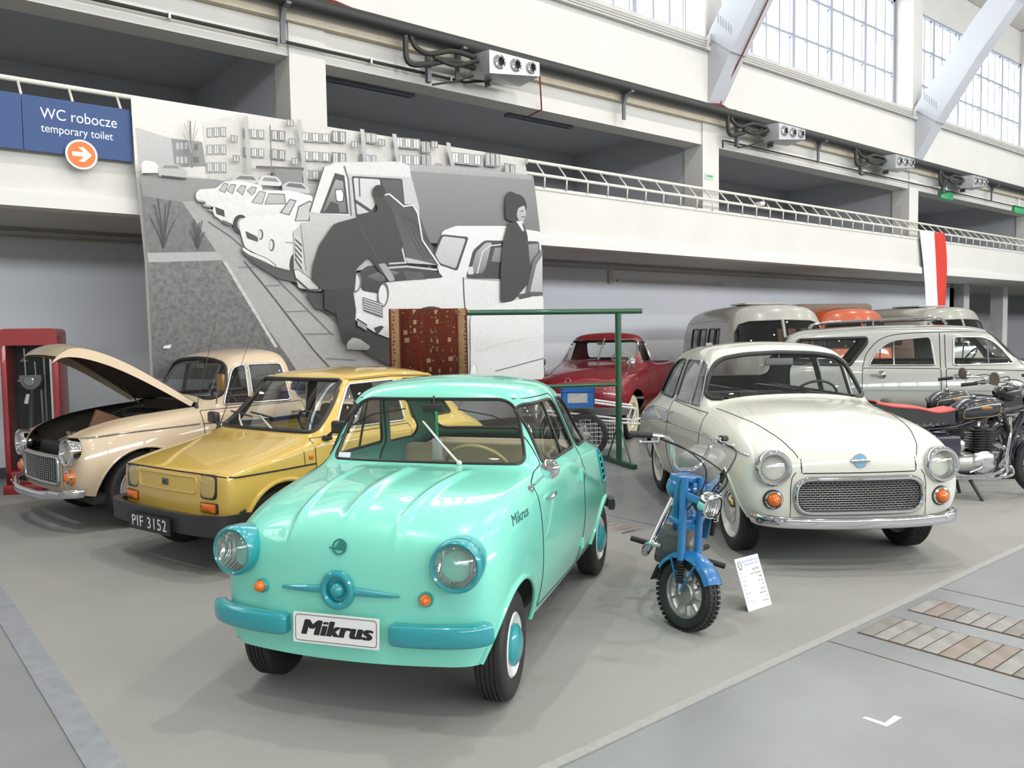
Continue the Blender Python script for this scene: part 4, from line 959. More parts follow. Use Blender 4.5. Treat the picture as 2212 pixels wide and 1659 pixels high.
        MB().lathe([(.045, .014), (.042, .030), (.028, .044), (.001, .050)], p, n, 24).build('indicator_lens', AMBER, b)
        sm = [fx(s*y, z)[0] for y, z in ((.455, .35), (.455, .45), (.455, .55), (.445, .62), (.42, .655))]
        MB().tube(sm, .003, 6).build('wing_seam', GAP, root)
    # grille
    gz0, gz1, gy = .385, .612, .425
    out = rp([(-gy, gz0), (gy, gz0), (gy, gz1), (-gy, gz1)], .11, 8); out = [(p[0], p[1]) for p in out]
    sh2 = [fx(p[0], p[1])[0] for p in dense(out, .03)]
    if not pickup:
        g = MB().tube([p+Vector((.012, 0, 0)) for p in sh2], .022, 10, closed=True, flat=(.8, 1.0)).build('grille_frame', CHROME, root)
        bk = MB(); dn_ = dense(out, .03); nn = len(dn_); R_ = []
        for kk in (1.0, .75, .5, .25): R_ += [fx(p[0]*kk, .4985+(p[1]-.4985)*kk)[0]+Vector((.005, 0, 0)) for p in dn_]
        bk.add(R_, [(i*nn+k, i*nn+(k+1) % nn, (i+1)*nn+(k+1) % nn, (i+1)*nn+k) for i in range(3) for k in range(nn)]+[tuple(3*nn+k for k in range(nn))]); bk.build('grille_backing', DARK, g)
        nr = 13; GRM = mat('grille_metal', (.30, .30, .30), rough=.35, metal=.8)
        for k in range(nr):
            z = gz0+.022+(gz1-gz0-.044)*k/(nr-1); e = gy-.018
            dz = max(0, abs(z-(gz0+gz1)/2)-(gz1-gz0)/2+.11); e -= (.11-math.sqrt(max(.0, .11**2-dz**2)))
            L = [fx(y, z)[0]+Vector((.013, 0, 0)) for y in np.linspace(-e, e, 15)]
            MB().tube(L, .0030, 4).build('grille_bar', GRM, g)
        m = MB()
        for k in range(nr-1):
            z0 = gz0+.022+(gz1-gz0-.044)*k/(nr-1); z1 = gz0+.022+(gz1-gz0-.044)*(k+1)/(nr-1)
            for q in range(26):
                yy = -gy+.03+(q+(.5 if k % 2 else 0))*.0315
                if abs(yy) > gy-.02-(.05 if k in (0, nr-2) else (.02 if k in (1, nr-3) else 0)): continue
                x = fx(yy, z0)[0].x+.011; m.box((x-.004, yy-.0015, z0), (x+.003, yy+.0015, z1))
        m.build('grille_cross_bars', GRM, g)['kind'] = 'stuff'
    else:
        g = MB().tube([p+Vector((.008, 0, 0)) for p in [fx(q[0], q[1])[0] for q in dense(rp([(-.40, .40), (.40, .40), (.40, .63), (-.40, .63)], .05, 5), .03)]], .014, 8, closed=True).build('grille_frame', STEEL, root)
        q = [fx(a, b)[0] for a, b in ((-.39, .41), (.39, .41), (.39, .62), (-.39, .62))]; bk = MB()
        for i in range(8):
            ys = np.linspace(-.39, .39, 9); bk.add([fx(ys[i], .41)[0]+Vector((.004, 0, 0)), fx(ys[i+1], .41)[0]+Vector((.004, 0, 0)), fx(ys[i+1], .62)[0]+Vector((.004, 0, 0)), fx(ys[i], .62)[0]+Vector((.004, 0, 0))], [(0, 1, 2, 3)])
        bk.build('grille_backing', DARK, g)
        for k in range(11):
            z = .415+.02*k; MB().tube([fx(y, z)[0]+Vector((.010, 0, 0)) for y in np.linspace(-.385, .385, 9)], .003, 4).build('grille_bar', STEEL, g)
        for k in range(18):
            y = -.37+.0435*k; MB().tube([fx(y, z)[0]+Vector((.012, 0, 0)) for z in np.linspace(.412, .615, 4)], .0025, 4).build('grille_bar', STEEL, g)
    # bumpers
    pr = [(.026*math.copysign(abs(math.cos(a))**.7, math.cos(a)), .038*math.copysign(abs(math.sin(a))**.7, math.sin(a))) for a in np.linspace(0, 2*math.pi, 19)[:-1]]
    if not pickup: path = [(.50, .672, .345), (.57, .65, .345), (.64, .56, .342), (.685, .40, .34), (.70, .2, .335), (.705, 0, .335)]
    else: path = [(.50, .66, .35), (.565, .64, .35), (.61, .59, .348), (.64, .52, .34), (.665, .42, .335), (.70, .30, .32), (.705, .15, .31), (.705, 0, .31)]
    path = path+[(x, -y, z) for x, y, z in path[-2::-1]]; path = [Vector(p) for p in spline(path, 5)]
    bo = MB().sweep(path, pr).build('bumper', CHROME, root, angle=60)
    for y in (-.55, -.40, .40, .55): MB().sphere((.675 if abs(y) > .5 else .70, y, .352), .012, 12, 6, (.6, 1, 1)).build('bumper_bolt', CHROME, bo)
    # wipers
    if not pickup:
        for (b, t) in (((-.13, 1.03), (-.40, 1.115)), ((.43, 1.03), (.13, 1.10))):
            bp = proj(bv, b, 'x', 1, -.5)[0] or Vector((-.58, b[0], b[1])); tp = proj(bv, t, 'x', 1, -.6)[0]
            o = MB(); o.tube([bp+Vector((.02, 0, 0)), (bp+tp)/2+Vector((.03, 0, .01)), tp+Vector((.015, 0, .005))], [.008, .0065, .004], 8); o.sphere(bp+Vector((.015, 0, -.002)), .014, 12, 8); wo = o.build('wiper', WIPER, root)
            d = (tp-bp)*.42; MB().tube([tp-d*.9+Vector((.018, 0, 0)), tp+Vector((.014, 0, .008)), tp+d*.8+Vector((.006, 0, .006))], [.004, .006, .004], 6).build('blade', BLACKP, wo)
    # interior
    MB().box((-3.0 if not pickup else -2.85, -.62, .22), (.42, .62, .32), .03).build('floor_pan', DARK, root)
    SM = mat('dark_seat', (.035, .03, .028), rough=.6) if not pickup else mat('maroon_seat', (.10, .016, .016), rough=.6)
    for y in (-.33, .33): seat(root, (-1.0, y, .45), .55, .48, .48, SM, 'front_seat')
    if not pickup:
        seat(root, (-1.75, 0, .45), 1.15, .45, .45, SM, 'rear_seat'); MB().box((-2.45, -.55, .90), (-2.0, .55, .94), .02).build('parcel_shelf', mat('shelf_black', (.02, .02, .02), rough=.8), root)
    MB().box((-.82, -.64, .84), (-.62, .64, 1.02), .04).build('dashboard', mat('dash_black', (.02, .02, .021), rough=.6), root)
    steering_wheel(root, (-.95, .33, 1.0), math.radians(35), .20, BLACKP)
    m = MB(); m.box((-.86, -.12, 1.30), (-.84, .12, 1.36), .012); m.tube([(-.85, 0, 1.35), (-.86, 0, 1.42)], .006, 6); m.build('rear_view_mirror', mat('grey_plastic', (.16, .16, .15), rough=.6), root)
    for (x, y, s) in ((0, .61, 1), (0, -.61, -1), (-2.3, .62, 1), (-2.3, -.62, -1)):
        wheel('wheel', root, (x, y, .315), s,   .315, .155, .222, rim=WHITEP if not pickup else mat('grey_rim', (.35, .34, .32), rough=.4), cap=CHROME, capR=.115, bulge=.025, turn=(math.radians(0 if not pickup else 3) if x == 0 else 0), grooves=6)
    return root, bv
CREAM = paint('cream_white_paint', (.74, .745, .66))
BEIGE = paint('beige_paint', (.60, .475, .33), .35)
make_saloon((5.52, 3.17, .0075), -2.215, CREAM, 'cream white rounded saloon with wide oval chrome grille and chrome bumper', 'saloon_car')
_r, _bv = make_saloon((1.915, 8.11, .0075), -3.0, BEIGE, 'beige pickup with its bonnet raised over the engine', 'pickup_car', pickup=True, hood_open=math.radians(40))
def beige_extras(root, bv):
    ENG = mat('engine_grime', (.035, .032, .028), rough=.6, noise=[(25, .4, 3)]); 
    m = MB(); m.box((-.25, -.24, .45), (.30, .24, .74), .04); m.box((-.1, -.30, .5), (.2, .30, .62), .03); e = m.build('engine_block', ENG, root)
    m = MB()
    for y in (-.12, .0, .12): m.lathe([(.035, 0), (.035, .07), (.02, .09), (.02, .12), (.012, .125)], (.32, y+.08, .68), (.3, 0, 1), 14)
    m.build('spark_plug_caps', mat('plug_metal', (.45, .36, .27), rough=.35, metal=.8), e)
    m = MB(); m.lathe([(.15, 0), (.16, .02), (.16, .09), (.13, .11), (.05, .12), (.001, .12)], (-.25, .05, .84), (0, 0, 1), 28); m.build('air_cleaner', mat('air_cleaner_black', (.015, .015, .015), rough=.4), e)
    m = MB(); m.tube(spline([(-.25, .2, .88), (-.1, .32, .9), (.1, .3, .8), (.2, .2, .7)], 6), .022, 8); m.tube(spline([(-.4, -.3, .85), (-.2, -.38, .84), (.1, -.32, .76), (.35, -.2, .66)], 6), .018, 8); m.tube(spline([(-.45, .1, .95), (-.2, -.1, .96), (.05, -.15, .84)], 6), .012, 8); m.build('hoses', BLACKP, e)
    MB().box((.42, -.36, .44), (.47, .36, .72), .01).build('radiator', mat('radiator', (.03, .03, .03), rough=.6, metal=.4), root)
    MB().box((-.60, -.60, .5), (-.56, .60, 1.0)).build('firewall', mat('firewall_brown', (.045, .032, .022), rough=.8, noise=[(8, .3, 3)]), root)
    MB().obox((.08, .12, .85), (.9, 0, .4), (0, 1, 0), (-.4, 0, .9), (.14, .02, .09), .01).build('bracket_plate', mat('rust_plate', (.17, .08, .04), rough=.7), root)
    # wing mirror, aerials
    m = MB(); b = Vector((-.66, .70, 1.0)); m.tube([b, b+Vector((.02, .06, .08)), b+Vector((0, .09, .14))], .007, 8); mo = m.build('wing_mirror', STEEL, root)
    MB().obox(b+Vector((0, .10, .20)), (1, .15, 0), (-.15, 1, 0), (0, 0, 1), (.018, .045, .075), .014).build('mirror_glass', mat('mirror_back', (.23, .14, .05), rough=.3, metal=.3), mo)
    for (x, y, z, dx, dz) in ((-.50, .64, .97, -.25, .95), (-.64, .765, .78, -.42, 1.0)):
        m = MB(); m.tube([(x, y, z), (x+dx, y+.02, z+dz)], [.004, .0012], 6); m.lathe([(.022, 0), (.018, .02), (.006, .06)], (x, y, z-.005), (0, 0, 1), 12); m.build('aerial', BLACKP, root)
beige_extras(_r, _bv)
# ------------------------------------------------------------------ small yellow hatch with black bumpers
def rect_lamp(name, parent, c, d, w, h, rim, lens, depth=.03, rad=.03, refl=REFLECT):
    u = Vector((0, 1, 0)); d = Vector(d).normalized(); u = (u-d*u.dot(d)).normalized(); v = d.cross(u); v = -v if v.z < 0 else v; c = Vector(c)
    def ring(k, off): return [c+d*off+u*p[0]*k+v*p[1]*k for p in rp([(-w/2, -h/2), (w/2, -h/2), (w/2, h/2), (-w/2, h/2)], rad, 5)]
    def shell(levels):
        m = MB(); R = [ring(k, o) for k, o in levels]; n = len(R[0])
        m.add([p for r in R for p in r], [(i*n+k, i*n+(k+1) % n, (i+1)*n+(k+1) % n, (i+1)*n+k) for i in range(len(R)-1) for k in range(n)]+[tuple((len(R)-1)*n+k for k in range(n))]); return m
    o = shell([(1.12, -.05), (1.12, .004), (1.04, .006), (1.0, -.004)]).build(name, rim, parent)
    if refl: shell([(1.0, -.006), (.8, -depth), (.3, -depth*1.2)]).build('reflector', refl, o)
    shell([(1.0, -.002), (.96, .010), (.8, .018), (.4, .024)]).build('lens', lens, o)
    return o
def make_hatch():
    YE = paint('yellow_paint', (.65, .44, .09)); root = thing('hatchback_car', 'small boxy yellow car with black bumper and plate reading PIF 3152', 'car', (2.21, 6.10, .0075), -2.89)
    lo = [(.635, .27), (.675, .42), (.682, .60)]
    st = [(.43, [(.62, .33), (.652, .44), (.655, .56), (.632, .668), (.50, .682), (.34, .69), (.17, .693), (0, .694)]),
          (.36, [(.63, .29), (.668, .42), (.67, .57), (.648, .69), (.52, .706), (.35, .714), (.17, .718), (0, .72)]),
          (.15, [(.635, .28), (.675, .42), (.68, .59), (.66, .735), (.54, .762), (.36, .774), (.18, .78), (0, .78)]),
          (-.10, lo+[(.665, .775), (.56, .806), (.38, .82), (.19, .828), (0, .83)]),
          (-.29, lo+[(.667, .81), (.60, .842), (.46, .852), (.23, .858), (0, .86)]),
          (-.36, lo+[(.667, .815), (.62, .855), (.545, .885, -.015), (.27, .895), (0, .90)]),
          (-.70, lo+[(.667, .82), (.625, .862), (.512, 1.225, -.01), (.37, 1.262), (0, 1.275)]),
          (-.80, lo+[(.667, .82), (.626, .862), (.522, 1.268), (.40, 1.308), (0, 1.325)]),
          (-1.25, lo+[(.667, .82), (.627, .862), (.532, 1.285), (.41, 1.33), (0, 1.348)]),
          (-1.70, lo+[(.667, .82), (.625, .862), (.522, 1.265), (.40, 1.31), (0, 1.33)]),
          (-1.92, lo+[(.665, .82), (.62, .862), (.50, 1.21), (.37, 1.25), (0, 1.265)]),
          (-2.14, lo+[(.66, .815), (.605, .85), (.47, .93), (.33, .95), (0, .955)]),
          (-2.30, [(.63, .30), (.665, .44), (.67, .60), (.645, .775), (.58, .82), (.44, .85), (.3, .86), (0, .865)]),
          (-2.42, [(.58, .36), (.63, .45), (.635, .58), (.61, .70), (.55, .73), (.4, .74), (.2, .745), (0, .745)])]
    B = cage(st, 3, bowF=.05, bowR=.04, rowF=[.7, 1, 1, .9], rowR=[1, 1, 1, 1], level=3, crease=[('col', 3, .55, 0, 13), ('st', 0, .3, 3, 7), ('col', 5, .35, 6, 10)])
    bv = B.bvh(); sh = B
    sh = win_end(sh, bv, rp([(-.565, .885), (.565, .885), (.475, 1.255), (-.475, 1.255)], [.04, .04, .045, .045], 5), 1, root, GLASS, SEAL, -1.0, .017, far=-.30)
    sh = win_end(sh, bv, rp([(-.50, .98), (.50, .98), (.43, 1.22), (-.43, 1.22)], .05, 5), -1, root, GLASS, SEAL, -1.7, .014, 'rear_window')
    for s in (1, -1):
        sh = win_side(sh, bv, rp([(-.565, .895), (-.78, 1.225), (-1.27, 1.235), (-1.30, .895)], [.03, .03, .03, .03], 4), s, root, GLASS, STEEL, .009, 'door_window')
        sh = win_side(sh, bv, rp([(-1.39, .90), (-1.37, 1.235), (-1.72, 1.215), (-1.92, .91)], [.04, .03, .06, .04], 5), s, root, GLASS, SEAL, .009, 'quarter_window')
        for xc, R in ((-.02, .335), (-1.86, .31)):
            sh, _ = cut(sh, arch_poly(xc, R, .265, n=22), (0, 2), lambda c, n, s=s: c[1]*s > .3)
            L = line_on(bv, arch_poly(xc, R, .265, .34, 22), 'y', s, .002, .025); MB().tube(L, .016, 8).build('arch_lip', YE, root); well(root, xc, s*.62, s, R, .22)
        dp = rp([(-.305, .85), (-.31, .30), (-1.30, .28), (-1.335, .5), (-1.335, .87)], .03, 4)
        sh, dr = cut(sh, dp, (0, 2), lambda c, n, s=s: c[1]*s > .3)
        d = dr.build('door', YE, root); strip('door_gap', bv, dp, 'y', s, .0035, GAP, d, closed=True, n=6)
        strip('drip_rail', bv, [(-.62, 1.10), (-.78, 1.262), (-1.25, 1.278), (-1.75, 1.255), (-1.95, 1.12)], 'y', s, .008, YE, root, .004)
        strip('drip_gap', bv, [(-.80, 1.25), (-1.25, 1.262), (-1.75, 1.24)], 'y', s, .0035, GAP, root, .002)
        strip('side_seam', bv, [(.40, .672), (.36, .665), (.0, .668), (-.305, .672)], 'y', s, .006, GAP, root)
        strip('bonnet_gap', bv, [(-.205, .672), (-.20, .80)], 'y', s, .003, GAP, root)
        p, n = proj(bv, (-.262, .725), 'y', s)
        MB().box((p.x-.02, p.y-.008, p.z-.014), (p.x+.02, p.y+.01, p.z+.014), .006).build('side_marker', AMBER, root)
        b = Vector((-.43, s*.66, .855)); m = MB(); m.box((b.x-.03, min(b.y-.02, b.y+.03), b.z-.025), (b.x+.04, max(b.y-.02, b.y+.03), b.z+.01), .01); m.tube([b, b+Vector((0, s*.05, .03)), b+Vector((-.02, s*.09, .06))], .012, 8); mo = m.build('wing_mirror', BLACKP, root)
        MB().obox(b+Vector((-.02, s*.125, .075)), (1, .2*s, 0), (-.2*s, 1, 0), (0, 0, 1), (.030, .07, .048), .02).build('mirror_shell', BLACKP, mo)
    sh.build('body', YE, root)
    sh.part(lambda c: c[0] < -.30).build('cabin_lining', mat('dark_lining', (.03, .03, .03), rough=.8), root, -.014, True)
    fx = lambda y, z: proj(bv, (y, z), 'x', 1)
    MB().tube([fx(y, .683-.012*abs(y/.6)**3)[0] for y in np.linspace(-.62, .62, 31)], .005, 6).build('bonnet_gap', GAP, root)
    for s in (1, -1):
        p, n = fx(s*.47, .60); d = Vector((1, s*.04, .06)); rect_lamp('headlamp', root, p+Vector((-.002, 0, 0)), d, .150, .150, SEAL, LENS, .05, .035)
        p, n = fx(s*.475, .458); rect_lamp('indicator', root, p+Vector((.004, 0, 0)), Vector((1, s*.04, 0)), .155, .062, BLACKP, AMBER, .02, .01, None)
    # raised centre panel of the nose
    m = MB(); L = [fx(y, z)[0]+Vector((.001, 0, 0)) for y, z in dense(rp([(-.345, .545), (.345, .545), (.355, .655), (-.355, .655)], .03, 4), .03)]
    m.tube(L, .006, 6, closed=True); m.build('nose_pressing', YE, root)
    p, n = fx(0, .60); bd = MB().box((p.x, -.036, .577), (p.x+.008, .036, .623), .003).build('nose_badge', mat('badge_grey', (.09, .09, .085), rough=.4), root)
    text_on('badge_text', 'FIAT', .026, mat('badge_print', (.03, .03, .03), rough=.4), bd, (p.x+.0085, 0, .60), (0, 1, 0), (0, 0, 1), depth=.0004)
    # bumper
    pr = [(-.03, -.068), (.03, -.06), (.045, -.025), (.045, .025), (.03, .06), (-.03, .068)]
    path = [(.30, .69, .362), (.40, .685, .362), (.485, .64, .362), (.535, .50, .36), (.55, .25, .357), (.555, 0, .357)]
    path += [(x, -y, z) for x, y, z in path[-2::-1]]; path = [Vector(q) for q in spline(path, 4)]
    bp = MB().sweep(path, pr).build('front_bumper', BLACKP, root, angle=50)
    MB().box((.30, -.60, .25), (.46, .60, .32), .02).build('bumper_valance', BLACKP, bp)
    for s in (1, -1):
        L = line_on(bv, [(.33, .44), (.315, .40), (.31, .32)], 'y', s, .004, .02); MB().tube(L, .03, 8, flat=(.5, 1)).build('bumper_end', BLACKP, bp)
    c = Vector((.606, -.005, .325)); r = Vector((0, 1, 0)); u = Vector((.03, 0, 1)).normalized(); n = r.cross(u)
    pl = plate_box('licence_plate', root, c, r, u, .52, .118, mat('plate_black', (.012, .012, .013), rough=.4), .006, .008)
    WH = mat('plate_letter_white', (.82, .82, .8), rough=.4)
    text_on('plate_text', 'PIF 3152', .112, WH, pl, c+n*.0065, r, u, depth=.0006, sx=1.0, spacing=1.12)
    # wipers
    for b, t in (((-.22, .895), (-.40, .98)), ((.16, .895), (-.12, .985))):
        bp_ = proj(bv, b, 'x', 1, -.3)[0]; tp = proj(bv, t, 'x', 1, -.3)[0]; o = MB()
        o.tube([bp_+Vector((.015, 0, -.01)), (bp_+tp)/2+Vector((.03, 0, .005)), tp+Vector((.018, 0, .004))], [.010, .008, .005], 8); wo = o.build('wiper', WIPER, root)
        d = Vector((.0, .17, -.018)); MB().tube([tp-d*.7+Vector((.014, 0, .004)), tp+Vector((.02, 0, .004)), tp+d+Vector((.022, 0, .002))], [.006, .009, .006], 6).build('blade', BLACKP, wo)
    MB().box((-2.3, -.55, .2), (.38, .55, .30), .03).build('floor_pan', DARK, root)
    SM = mat('brown_seat', (.10, .065, .035), rough=.7)
    for y in (-.29, .29): seat(root, (-.88, y, .38), .48, .46, .52, SM, 'front_seat')
    seat(root, (-1.55, 0, .42), 1.0, .40, .40, SM, 'rear_seat')
    MB().box((-.56, -.58, .74), (-.40, .58, .88), .04).build('dashboard', BLACKP, root)
    steering_wheel(root, (-.66, .28, .87), math.radians(35), .18, BLACKP)
    m = MB(); m.box((-.72, -.085, 1.165), (-.70, .085, 1.22), .012); m.tube([(-.71, 0, 1.21), (-.72, 0, 1.27)], .006, 6); m.build('rear_view_mirror', BLACKP, root)
    for (x, y, s) in ((0, .55, 1), (0, -.55, -1), (-1.86, .56, 1), (-1.86, -.56, -1)):
        wheel('wheel', root, (x, y, .262), s, .262, .14, .165, rim=mat('silver_rim', (.5, .5, .5), rough=.35, metal=.6), cap=BLACKP, capR=.05, turn=(math.radians(-14) if x == 0 else 0), grooves=5)
    return root
make_hatch()
# ------------------------------------------------------------------ cars and vans further back
def simple_wheels(root, fx, rx, y, R, w, rimR, rim, cap, white=None, capR=.12):
    for (x, yy, s) in ((fx, y, 1), (fx, -y, -1), (rx, y, 1), (rx, -y, -1)): wheel('wheel', root, (x, yy, R), s, R, w, rimR, rim=rim, cap=cap, capR=capR, white=white)
def make_wagon():
    GY = paint('grey_wagon_paint', (.40, .415, .385)); DG = paint('grey_wagon_lower', (.24, .26, .26))
    root = thing('estate_car', 'grey estate car with chrome roof rack parked side on behind the motorcycles', 'car', (12.5, 3.79, .0075), math.radians(-57.5))
    lo = [(.78, .32), (.89, .52), (.90, .80)]
    st = [(.80, [(.70, .40), (.78, .52), (.80, .72), (.72, .90), (.52, .93), (.36, .95), (.18, .96), (0, .96)]),
          (.60, [(.74, .36), (.86, .52), (.88, .75), (.79, .96), (.58, 1.0), (.4, 1.03), (.2, 1.04), (0, 1.04)]),
          (.1, [(.78, .34), (.89, .52), (.90, .80), (.82, 1.0), (.62, 1.05), (.43, 1.09), (.22, 1.1), (0, 1.105)]),
          (-.40, lo+[(.84, 1.04), (.68, 1.09), (.5, 1.12), (.25, 1.135), (0, 1.14)]),
          (-.56, lo+[(.845, 1.05), (.74, 1.10), (.64, 1.14, -.05), (.3, 1.16), (0, 1.165)]),
          (-.88, lo+[(.85, 1.055), (.77, 1.10), (.665, 1.47, -.04), (.46, 1.53), (0, 1.56)]),
          (-1.05, lo+[(.85, 1.055), (.78, 1.10), (.68, 1.53), (.50, 1.585), (0, 1.615)]),
          (-1.60, lo+[(.85, 1.055), (.785, 1.10), (.69, 1.56), (.52, 1.615), (0, 1.65)]),
          (-2.40, lo+[(.85, 1.05), (.785, 1.10), (.69, 1.555), (.52, 1.61), (0, 1.645)]),
          (-3.15, lo+[(.84, 1.04), (.775, 1.09), (.68, 1.52), (.51, 1.575), (0, 1.605)]),
          (-3.42, lo+[(.83, 1.03), (.765, 1.08), (.66, 1.475), (.49, 1.53), (0, 1.555)]),
          (-3.66, [(.74, .38), (.85, .52), (.86, .78), (.80, 1.0), (.73, 1.04), (.62, 1.10), (.45, 1.13), (0, 1.15)]),
          (-3.80, [(.66, .42), (.76, .52), (.77, .75), (.72, .92), (.62, .95), (.5, .97), (.3, .98), (0, .98)])]
    B = cage(st, 3, bowF=.10, bowR=.06, level=3, crease=[('col', 3, .3, 3, 10), ('col', 5, .35, 5, 11)])
    bv = B.bvh(); sh = B
    sh = win_end(sh, bv, rp([(-.66, 1.15), (.66, 1.15), (.56, 1.53), (-.56, 1.53)], .08, 6), 1, root, GLASS, SEAL, -1.3, .015, far=-.45)
    sh = win_end(sh, bv, rp([(-.58, 1.14), (.58, 1.14), (.52, 1.47), (-.52, 1.47)], .06, 5), -1, root, GLASS, SEAL, -2.6, .014, 'rear_window')
    W = (('front_door_window', rp([(-1.40, 1.105), (-1.385, 1.465), (-1.02, 1.46), (-.87, 1.36), (-.70, 1.12)], [.03, .04, .10, .10, .03], 5), STEEL), ('rear_door_window', rp([(-2.40, 1.105), (-2.30, 1.30), (-2.12, 1.43), (-1.66, 1.475), (-1.61, 1.105)], [.03, .1, .1, .06, .03], 5), STEEL), ('cargo_window', rp([(-2.63, 1.11), (-2.42, 1.40), (-2.42, 1.47), (-3.28, 1.45), (-3.38, 1.13)], [.02, .03, .03, .04, .04], 4), SEAL))
    for s in (1, -1):
        for nm, pl, sl in W: sh = win_side(sh, bv, pl, s, root, GLASS, sl, .012 if nm != 'cargo_window' else .022, nm)
        sh, _ = cut(sh, arch_poly(0, .40, .30, n=20), (0, 2), lambda c, n, s=s: c[1]*s > .4); sh, _ = cut(sh, arch_poly(-2.7, .40, .26, n=20), (0, 2), lambda c, n, s=s: c[1]*s > .4)
        well(root, 0, s*.78, s, .41, .26); well(root, -2.7, s*.78, s, .41, .26)
        for nm, dp in (('front_door', [(-.52, 1.03), (-.55, .40), (-1.47, .38), (-1.49, .8), (-1.49, 1.06)]), ('rear_door', [(-1.55, 1.06), (-1.55, .38), (-2.25, .38), (-2.49, .75), (-2.48, 1.07)])):
            sh, dr = cut(sh, rp(dp, .03, 3), (0, 2), lambda c, n, s=s: c[1]*s > .4); d = dr.build(nm, GY, root); strip('door_gap', bv, rp(dp, .03, 3), 'y', s, .005, GAP, d, closed=True, n=6)
            hx = -1.27 if nm == 'front_door' else -2.25; hp = proj(bv, (hx, .98), 'y', s)[0]; m = MB(); m.lathe([(.055, 0), (.05, .012), (.02, .02), (.001, .022)], hp, (0, s, 0), 20); m.tube([hp+Vector((0, s*.02, 0)), hp+Vector((-.08, s*.035, .0)), hp+Vector((-.14, s*.03, .004))], [.011, .012, .008], 8); m.build('door_handle', CHROME, d)
        for a in ([(-1.49, 1.07), (-1.49, 1.50)], [(-1.55, 1.07), (-1.55, 1.52)], [(-2.48, 1.07), (-2.40, 1.30), (-2.15, 1.49), (-1.55, 1.53), (-1.0, 1.51), (-.78, 1.36), (-.60, 1.1)]): strip('door_gap', bv, [tuple(q) for q in (spline(a, 5) if len(a) > 2 else a)], 'y', s, .005, GAP, root)
        strip('sill_crease', bv, [(-.6, .78), (-2.5, .78)], 'y', s, .006, CHROME, root)
        strip('drip_rail', bv, [(-.75, 1.42), (-.95, 1.535), (-1.6, 1.575), (-2.4, 1.57), (-3.2, 1.535)], 'y', s, .008, GY, root, .002)
        for xx, z0, z1, nm in ((-1.0, 1.11, 1.45, 'vent_post'), (-2.10, 1.11, 1.43, 'vent_post')):
            a, b = proj(bv, (xx, z0), 'y', s)[0], proj(bv, (xx+.0, z1), 'y', s)[0]; MB().tube([a, b], .010, 6).build(nm, CHROME, root)
        # rack side
        pts = [(-3.12, s*.55, 1.60), (-3.08, s*.55, 1.66), (-2.9, s*.55, 1.685), (-2.33, s*.55, 1.705), (-1.60, s*.55, 1.725), (-1.50, s*.55, 1.70), (-1.44, s*.55, 1.63)]
        rk = MB().tube(pts, [.012, .012, .012, .012, .012, .014, .018], 8).build('roof_rack', CHROME, root)
        for xx in (-2.33,): MB().tube([(xx, s*.55, 1.61), (xx, s*.55, 1.705)], .012, 8).build('rack_foot', CHROME, rk)
        MB().tube([(-3.0, s*.52, 1.655), (-1.55, s*.52, 1.69)], .008, 6).build('rack_rail', BLACKP, rk)
    for xx in (-2.9, -2.33, -1.7): MB().tube([(xx, -.55, 1.69), (xx, .55, 1.69)], .008, 6).build('rack_bar', CHROME, root)
    sh.build('body', GY, root); sh.part(lambda c: c[0] < -.5).build('cabin_lining', mat('wagon_lining', (.17, .17, .17), rough=.8), root, -.015, True)
    MB().box((-3.6, -.72, .25), (.6, .72, .36), .03).build('floor_pan', DARK, root)
    SM = mat('grey_seat', (.10, .10, .10), rough=.7)
    seat(root, (-1.1, 0, .5), 1.35, .5, .5, SM, 'front_seat'); seat(root, (-2.0, 0, .5), 1.35, .5, .5, SM, 'rear_seat')
    MB().box((-.90, -.72, .92), (-.60, .72, 1.10), .04).build('dashboard', DG, root); steering_wheel(root, (-1.02, .38, 1.12), math.radians(35), .21, BLACKP)
    for s in (1, -1): headlamp(root, (.74, s*.60, .78), (1, s*.05, 0), .11, CHROME)
    MB().sweep([Vector(p) for p in spline([(.55, .90, .5), (.82, .80, .5), (.93, .4, .5), (.94, 0, .5), (.93, -.4, .5), (.82, -.80, .5), (.55, -.90, .5)], 4)], [(.03, -.06), (.04, 0), (.03, .06), (-.02, .05), (-.02, -.05)]).build('bumper', CHROME, root)
    simple_wheels(root, 0, -2.7, .70, .34, .17, .21, mat('grey_wheel', (.3, .3, .3), rough=.4), CHROME)
make_wagon()
